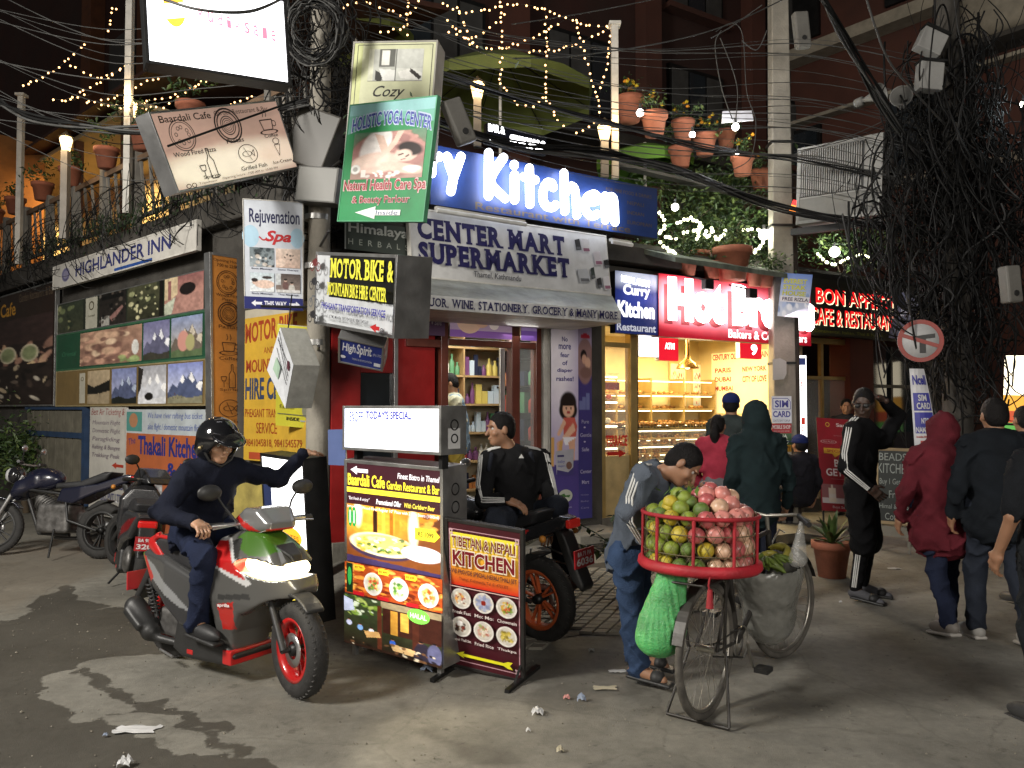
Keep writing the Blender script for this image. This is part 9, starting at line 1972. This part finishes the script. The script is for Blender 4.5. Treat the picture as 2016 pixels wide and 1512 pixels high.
def fairy(pts, lab, mt=BULB, r=.0135, step=.085, wire=True):
 P = spline([at(*p) for p in pts], 8); t = thing('fairy_light_string', lab, 'string lights', P[0], 'fairy light strings on the terrace'); w = MB().tube([p - P[0] for p in P], .002, n=4).build('wire', BLACK, t)
 acc = 0; me = None
 for a, b_ in zip(P, P[1:]):
  L_ = (b_ - a).length; q = step * random.uniform(.2, 1) - acc if acc else 0
  while acc < L_:
   p = a.lerp(b_, acc / L_) + Vector([random.uniform(-.015, .015) for _ in range(3)]) - P[0]
   if me is None: o = MB().sphere((0, 0, 0), r, None, 6, 4).build('bulb', mt, t); me = o.data
   else: o = bpy.data.objects.new('bulb', me); COL.objects.link(o); o.parent = t
   o.location = p; acc += step * random.uniform(.55, 1.35)
  acc -= L_
LT = 'string of warm fairy lights over the '
for pts in (((640, 30), (700, 5), (750, 15), (800, 30), (835, -8)), ((803, -5), (802, 40), (803, 78)), ((860, -5), (905, 25), (960, 20), (1020, 8), (1080, 20), (1130, 42), (1175, 52), (1206, 50)), ((1206, 52), (1155, 77), (1100, 97), (1040, 103)), ((1073, 18), (1076, 90), (1075, 200)), ((985, -5), (987, 80), (985, 160)), ((880, 42), (920, 75), (960, 60), (1000, 20)),
 ((1133, 40), (1145, 90), (1160, 140), (1175, 190), (1180, 230), (1160, 250), (1130, 266)), ((1203, 60), (1195, 125), (1181, 182)), ((985, 165), (1020, 205), (1050, 208), (1077, 192), (1095, 230), (1110, 247)), ((885, 62), (905, 70), (935, 88), (990, 95), (1060, 68), (1110, 40)), ((750, 65), (790, 55), (800, 45)), ((900, 15), (925, 70), (930, 90), (905, 60))):
 fairy([(u, v, 9.4 + .0004 * u) for u, v in pts], LT + 'terrace above the blue sign')
for pts in (((45, 170), (75, 155), (105, 140), (140, 112), (165, 84)), ((128, 196), (180, 172), (230, 142), (262, 120)), ((170, 200), (215, 195), (260, 173), (320, 149)), ((200, 206), (245, 212), (290, 200), (340, 190), (365, 175), (430, 150)), ((280, 216), (330, 208), (345, 195), (400, 160)), ((108, 195), (140, 197), (180, 185)), ((215, 62), (220, 20), (235, 20)), ((140, 128), (155, 136), (195, 152), (240, 135)), ((455, 206), (500, 190))):
 fairy([(u, v, 10.4) for u, v in pts], LT + 'left terrace beyond the lane wall')
for pts, Y in ((((1298, 420), (1310, 440), (1300, 460), (1330, 470)), 10), (((1335, 440), (1360, 430), (1380, 445), (1345, 460)), 10.2), (((1370, 470), (1382, 445), (1395, 468), (1402, 450), (1410, 472), (1425, 462), (1430, 450)), 10.2), (((1465, 455), (1490, 450), (1500, 480), (1480, 500)), 10.4), (((1300, 478), (1330, 500), (1312, 492)), 9.9), (((1610, 500), (1640, 520), (1700, 500), (1720, 530)), 12)):
 fairy([(u, v, Y - .3) for u, v in pts], 'white string lights in the shrubs ' + {1298: 'touching the blue sign', 1335: 'just right of the blue sign', 1370: 'hanging in loops above the bakery pots', 1465: 'beside the concrete pole', 1300: 'low behind the small blue sign', 1610: 'over the bistro sign'}[pts[0][0]], GREENW, .022, .05)
def bulb(u, v, Y, r, p, lab, col=(1, .9, .7), mt=None):
 r *= .78
 t = thing('bulb_lamp', lab, 'lamp', at(u, v, Y)); MB().sphere((0, 0, 0), r, None, 14, 10).build('bulb', mt or WHB, t); MB().tube([(0, 0, r), (0, 0, r + .06)], r * .4).build('socket', BLACK, t); lamp('bulb_light', 'POINT', at(u, v, Y - .22), p, col, r)
bulb(1260, 222, 9.7, .06, 7, 'bare white bulb between the marigold pots'); bulb(1363, 265, 9.9, .05, 7, 'bright lantern bulb among the marigolds'); bulb(1452, 300, 10.2, .04, 4, 'small pair of white bulbs under the white floodlight'); bulb(1329, 408, 9.9, .06, 14, 'cool white lamp in the shrubs beside the blue sign', (.85, 1, .95)); bulb(1504, 462, 10.5, .09, 22, 'glaring white lamp in the shrubs left of the concrete pole', (1, 1, .8)); bulb(1643, 496, 11.9, .1, 24, 'round white globe lamp above the bistro sign', (1, 1, .9)); bulb(1448, 250, 9.8, .06, 16, 'glaring white bulb of the small floodlight', (.9, .93, 1))
t = thing('flood_reflector', 'white square reflector plate over the glaring bulb', 'lamp', at(1455, 228, 9.9)); MB().add([(-.22, 0, -.09), (.2, .05, -.04), (.21, .16, .13), (-.18, .1, .1), (-.22, .02, -.09), (.2, .07, -.04), (.21, .18, .13), (-.18, .12, .1)], [(0, 1, 2, 3), (7, 6, 5, 4), (0, 4, 5, 1), (2, 6, 7, 3), (1, 5, 6, 2), (0, 3, 7, 4)]).build('plate', M('reflector_white', (.8, .8, .85), .4), t)
bulb(1545 + 470, 205, 9.2, .05, 6, 'cold white lamp at the far right edge among the cables', (.8, .95, 1))
def lamp_post(u, v, Y, vb, lab, p=14):
 P = at(u, v, Y); zb = at(u, vb, Y).z; t = thing('lamp_post', lab, 'lamp', (P.x, P.y, zb)); h_ = P.z - zb
 MB().box((-.045, -.045, 0), (.045, .045, h_ - .1)).build('post', M('post_grey', (.3, .28, .25), .6, dirt=.3), t); MB().lathe([(.05, h_ - .1), (.085, h_ + .06), (.07, h_ + .09), (.001, h_ + .1)], None, 8).build('lantern', M('lantern_glow', (1, .8, .5), .4, emit=4, ecol=(1, .66, .28), bump=0, var=0), t); MB().lathe([(.1, h_ + .09), (.03, h_ + .15), (.001, h_ + .18)], None, 8).build('cap', DARKM, t)
 lamp('lantern_light', 'POINT', (P.x + .05, P.y - .2, P.z + .1), p, (1, .68, .34), .08)
lamp_post(130, 283, 10.6, 470, 'lit lantern post on the left terrace rail', 16); lamp_post(258, 216, 10.0, 400, 'lit lantern on the tall white post of the left terrace', 16); lamp_post(940, 178, 9.3, 290, 'lit lantern before the green umbrella above the blue sign', 16); lamp_post(1190, 260, 9.3, 350, 'lit lantern by the tall white post above the blue sign', 16)
for u, v0, v1, Y, lab in ((1211, 52, 352, 9.4, 'tall white post holding the string lights above the blue sign'), (250, -10, 420, 9.9, 'tall white post rising from the left terrace rail'), (36, 190, 520, 12.4, 'grey post at the far left of the terrace rail')):
 a, b_ = at(u, v1, Y), at(u, v0, Y); t = thing('terrace_post', lab, 'post', a); MB().box((-.04, -.04, 0), (.04, .04, b_.z - a.z)).build('shaft', WHITEP, t); MB().box((-.07, -.07, b_.z - a.z), (.07, .07, b_.z - a.z + .04)).build('cap', WHITEP, t)
def umbrella(u, v, Y, R, H_, col, lab, rz=0.):
 P = at(u, v, Y); t = thing('garden_umbrella', lab, 'umbrella', Matrix.Translation((P.x, P.y, 3.7)) @ Matrix.Rotation(rz, 4, 'Z')); z0 = P.z - 3.7
 MB().tube([(0, 0, 0), (0, 0, z0 + H_)], .025).build('pole', WHITEP, t)
 for i in range(8):
  a, b_ = 2 * PI * i / 8, 2 * PI * (i + 1) / 8; c = lambda r, q, z: (r * math.cos(q), r * math.sin(q), z); m = MB(); mid = (a + b_) / 2
  m.add([c(R, a, z0), c(R * .96, mid, z0 + .03), c(R, b_, z0), c(R * .5, b_, z0 + H_ * .55), (0, 0, z0 + H_), c(R * .5, a, z0 + H_ * .55), c(R, a, z0 - .16), c(R, b_, z0 - .16)], [(0, 1, 5), (1, 2, 3), (1, 3, 5), (5, 3, 4), (0, 6, 7, 2, 1)]); m.build('canopy_panel', col, t)
  MB().tube([c(R, a, z0 - .01), (0, 0, z0 + H_ - .02)], .008, n=5).build('rib', DARKM, t)
OLV = M('olive_canvas', (.11, .135, .03), .8, var=.2, scale=3); LIM = M('lime_canvas', (.09, .2, .02), .8, var=.2, scale=3)
umbrella(985, 190, 12.2, 1.5, .75, OLV, 'large olive green umbrella behind the lantern on the terrace', .3); umbrella(700, 70, 12.0, .9, .5, OLV, 'small yellow green umbrella top behind the guest house sign'); umbrella(1270, 320, 11.6, .75, .3, LIM, 'lime green umbrella under the marigold pots', .2); umbrella(560, 12, 12, .6, .3, OLV, 'yellow umbrella peeping over the white light box')
# railing of the left terrace
RWH = M('railing_grey', (.2, .19, .17), .6, dirt=.4)
rl = thing('terrace_railing', 'white railing of slanted bars along the left terrace edge', 'railing', LP(0, .05, 3.92)); rl.rotation_euler = (0, 0, AL)
MB().box((-12.5, -.03, .86), (-.5, .03, .93)).build('top_rail', M('rail_wood', (.16, .1, .06), .7, dirt=.3), rl); MB().box((-12.5, -.02, .12), (-.5, .02, .17)).build('bottom_rail', RWH, rl)
for i in range(12):
 x = -12.3 + i * 1.05; MB().box((x, -.05, -.1), (x + .1, .05, 1.0)).build('post', RWH, rl)
 for d in (.3, .55, .8): MB().bar((x + d, 0, .16), (x + d - .16, 0, .87), .03, .03).build('baluster', RWH, rl)
for i in range(9):
 x = -12 + i * 1.22 + random.uniform(-.1, .1); pot_plant(LP(x, .12, 4.86), 1.25, 'terracotta pot on the left terrace rail, number %d counting from its far end' % (i + 1), 110, (.2, .18, .16), .07, 0, 'pots on the left terrace rail')
t = thing('creeper', 'dark creeper hanging over the wall top around the inn sign', 'creeper', LP(-5, .1, 4.0)); mb = leaves(1300, (0, 0, 0), (3.2, 3.0, .13), .09, 3)
V2 = [Vector(v) for v in mb.v]; mb.v = [tuple(DL * (v.x) + NL * (abs(v.y) * .06) + Vector((0, 0, v.z))) for v in V2]; mb.build('foliage', None, t, kind='stuff')
bg = ground(52, 1010); t = thing('bush', 'dark green bush behind the motorcycles at the left edge', 'bush', (bg.x, bg.y, 0)); leaves(2600, (-.2, .1, .95), (.62, .5, .42), .085, None).build('foliage', None, t, kind='stuff'); MB().tube([(0, 0, 0), (-.1, 0, .5), (-.2, .1, .9)], [.05, .04, .02]).build('stem', M('bark', (.07, .05, .03)), t)
# street plants
g = on_walk(1638, 1135); t = thing('agave_pot', 'spiky agave in a terracotta pot on the pavement', 'potted plant', g); MB().lathe([(.001, 0), (.125, 0), (.165, .27), (.185, .27), (.188, .34), (.165, .34), (.15, .31), (.001, .3)], None, 24).build('pot', POT, t)
for i in range(20):
 a = i * 2.4; el = R_(20 + 65 * (i / 20)); L_ = random.uniform(.26, .38); d = Vector((math.cos(a) * math.cos(el), math.sin(a) * math.cos(el), math.sin(el))); s_ = d.cross(Vector((0, 0, 1))).normalized(); dn = Vector((0, 0, -.12 * math.cos(el))); b0 = Vector((0, 0, .31)); m = MB(); pts = []
 for q, w in ((0, .02), (.35, .034), (.7, .022), (1, .001)): c = b0 + d * L_ * q + dn * q * q; pts += [c - s_ * w + Vector((0, 0, w * .35)), c - d.cross(s_) * 0, c + s_ * w + Vector((0, 0, w * .35))]
 m.add(pts, [(3 * k + j, 3 * k + j + 1, 3 * k + j + 4, 3 * k + j + 3) for k in range(3) for j in (0, 1)]); m.build('leaf', LEAF[i % 2], t)
g = on_walk(1262, 1225); t = thing('leafy_plant', 'tall leafy plant in a red pot leaning behind the fruit seller', 'potted plant', g); MB().lathe(pot_prof(1.1), None, 18).build('pot', M('red_pot', (.25, .05, .03), .6), t); m = MB(); lm = MB()
for k in range(9):
 e = Vector((random.uniform(-.55, .02), random.uniform(-.15, .3), random.uniform(.45, .8))); P = spline([Vector((0, 0, .2)), e * .5 + Vector((.02, 0, .2)), e], 5); m.tube(P, .006, n=5)
 for p in P[3:]:
  for _ in range(3): d = Vector((random.gauss(0, .7), random.gauss(0, .7), random.uniform(-.9, .3))).normalized() * .095; w = d.cross(Vector((0, .3, 1))).normalized() * .02; lm.add([p, p + d * .45 + w, p + d, p + d * .45 - w], [(0, 1, 2), (0, 2, 3)], LEAF[random.choice((0, 1, 3))])
m.build('stem', LEAF[3], t); lm.build('foliage', None, t, kind='stuff')
# mats and litter
for (u, v, lab) in ((1142, 1080, 'black ribbed mat by the steps of the supermarket'), (1560, 1062, 'black ribbed mat on the pavement by the concrete pole')):
 g = on_walk(u, v); t = thing('door_mat', lab, 'mat', Matrix.Translation(g + Vector((0, 0, .006))) @ Matrix.Rotation(AR, 4, 'Z')); MB().box((-.4, -.22, 0), (.4, .22, .008)).build('base', BLACK, t)
 for i in range(12): MB().box((-.39, -.2 + i * .035, .008), (.39, -.185 + i * .035, .016)).build('rib', BLACK, t)
PAP = [M('litter_%d' % i, c, .7, var=.2) for i, c in enumerate(((.5, .5, .5), (.4, .36, .26), (.45, .2, .18), (.2, .24, .32)))]
for i, (u, v, s_, k, lab) in enumerate(((1058, 1408, .05, 0, 'crumpled white paper by the foot of the kitchen board'), (278, 1230, .06, 2, 'crumpled pink paper behind the scooter'), (270, 1438, .10, 0, 'flat grey foil scrap on the wet patch at lower left'), (208, 1450, .02, 3, 'tiny blue scrap left of the foil'), (1190, 1356, .07, 1, 'flat pale wrapper on the ground left of the bicycle'), (1215, 1323, .05, 0, 'torn paper by the seller'), (1066, 1402, .02, 0, 'tiny white scrap beside the crumpled paper'), (840, 1322, .06, 3, 'dark and white wrapper under the menu box'), (1115, 1377, .03, 2, 'small red scrap behind the kitchen board'), (1102, 1480, .03, 1, 'yellowish scrap at the bottom of the street'), (1655, 1187, .02, 0, 'small white cap on the street by the tall man'), (246, 1508, .05, 0, 'white scrap at the bottom edge'), (1145, 1380, .04, 3, 'dark scrap behind the kitchen board'), (1040, 1441, .02, 0, 'little white stub right below the kitchen board'), (1165, 1283, .03, 0, 'small pale crumple on the pavement edge'), (1760, 1120, .06, 0, 'flat white paper behind the tall man'))):
 g = on_walk(u, v); t = thing('litter', lab, 'litter', g + Vector((0, 0, .004))); flat = i in (2, 4, 5, 15); m = MB(); n = 7; V = []
 for a in range(n):
  for b_ in range(n): x, y = (a / 6 - .5) * 2, (b_ / 6 - .5) * 2; q = 1 - .5 * (x * x + y * y); V.append((x * s_ * random.uniform(.7, 1) * (1.2 if flat else .7), y * s_ * random.uniform(.5, .9) * .7, (random.uniform(0, .006) if flat else max(0, q) * s_ * random.uniform(.3, 1.1))))
 m.add(V, [(a * n + b_, a * n + b_ + 1, (a + 1) * n + b_ + 1, (a + 1) * n + b_) for a in range(n - 1) for b_ in range(n - 1)]); m.build('paper', PAP[k], t)
gr = MB(); r2_ = random.Random(3)
for i in range(2600):
 x, y = r2_.uniform(-4, 5), r2_.uniform(2.6, 8.5); z = walk_z(x, y) + .002; q = r2_.uniform(.002, .007) * (1.5 if r2_.random() < .06 else 1); a = r2_.uniform(0, 3); c_, s_ = q * math.cos(a), q * math.sin(a)
 gr.add([(x + c_, y + s_, z), (x - s_, y + c_, z), (x - c_, y - s_, z), (x + s_, y - c_, z), (x, y, z + q * .9)], [(0, 1, 4), (1, 2, 4), (2, 3, 4), (3, 0, 4)])
tag(gr.build('grit', M('street_grit', (.16, .145, .115), .9, var=.7, scale=3)), kind='stuff')
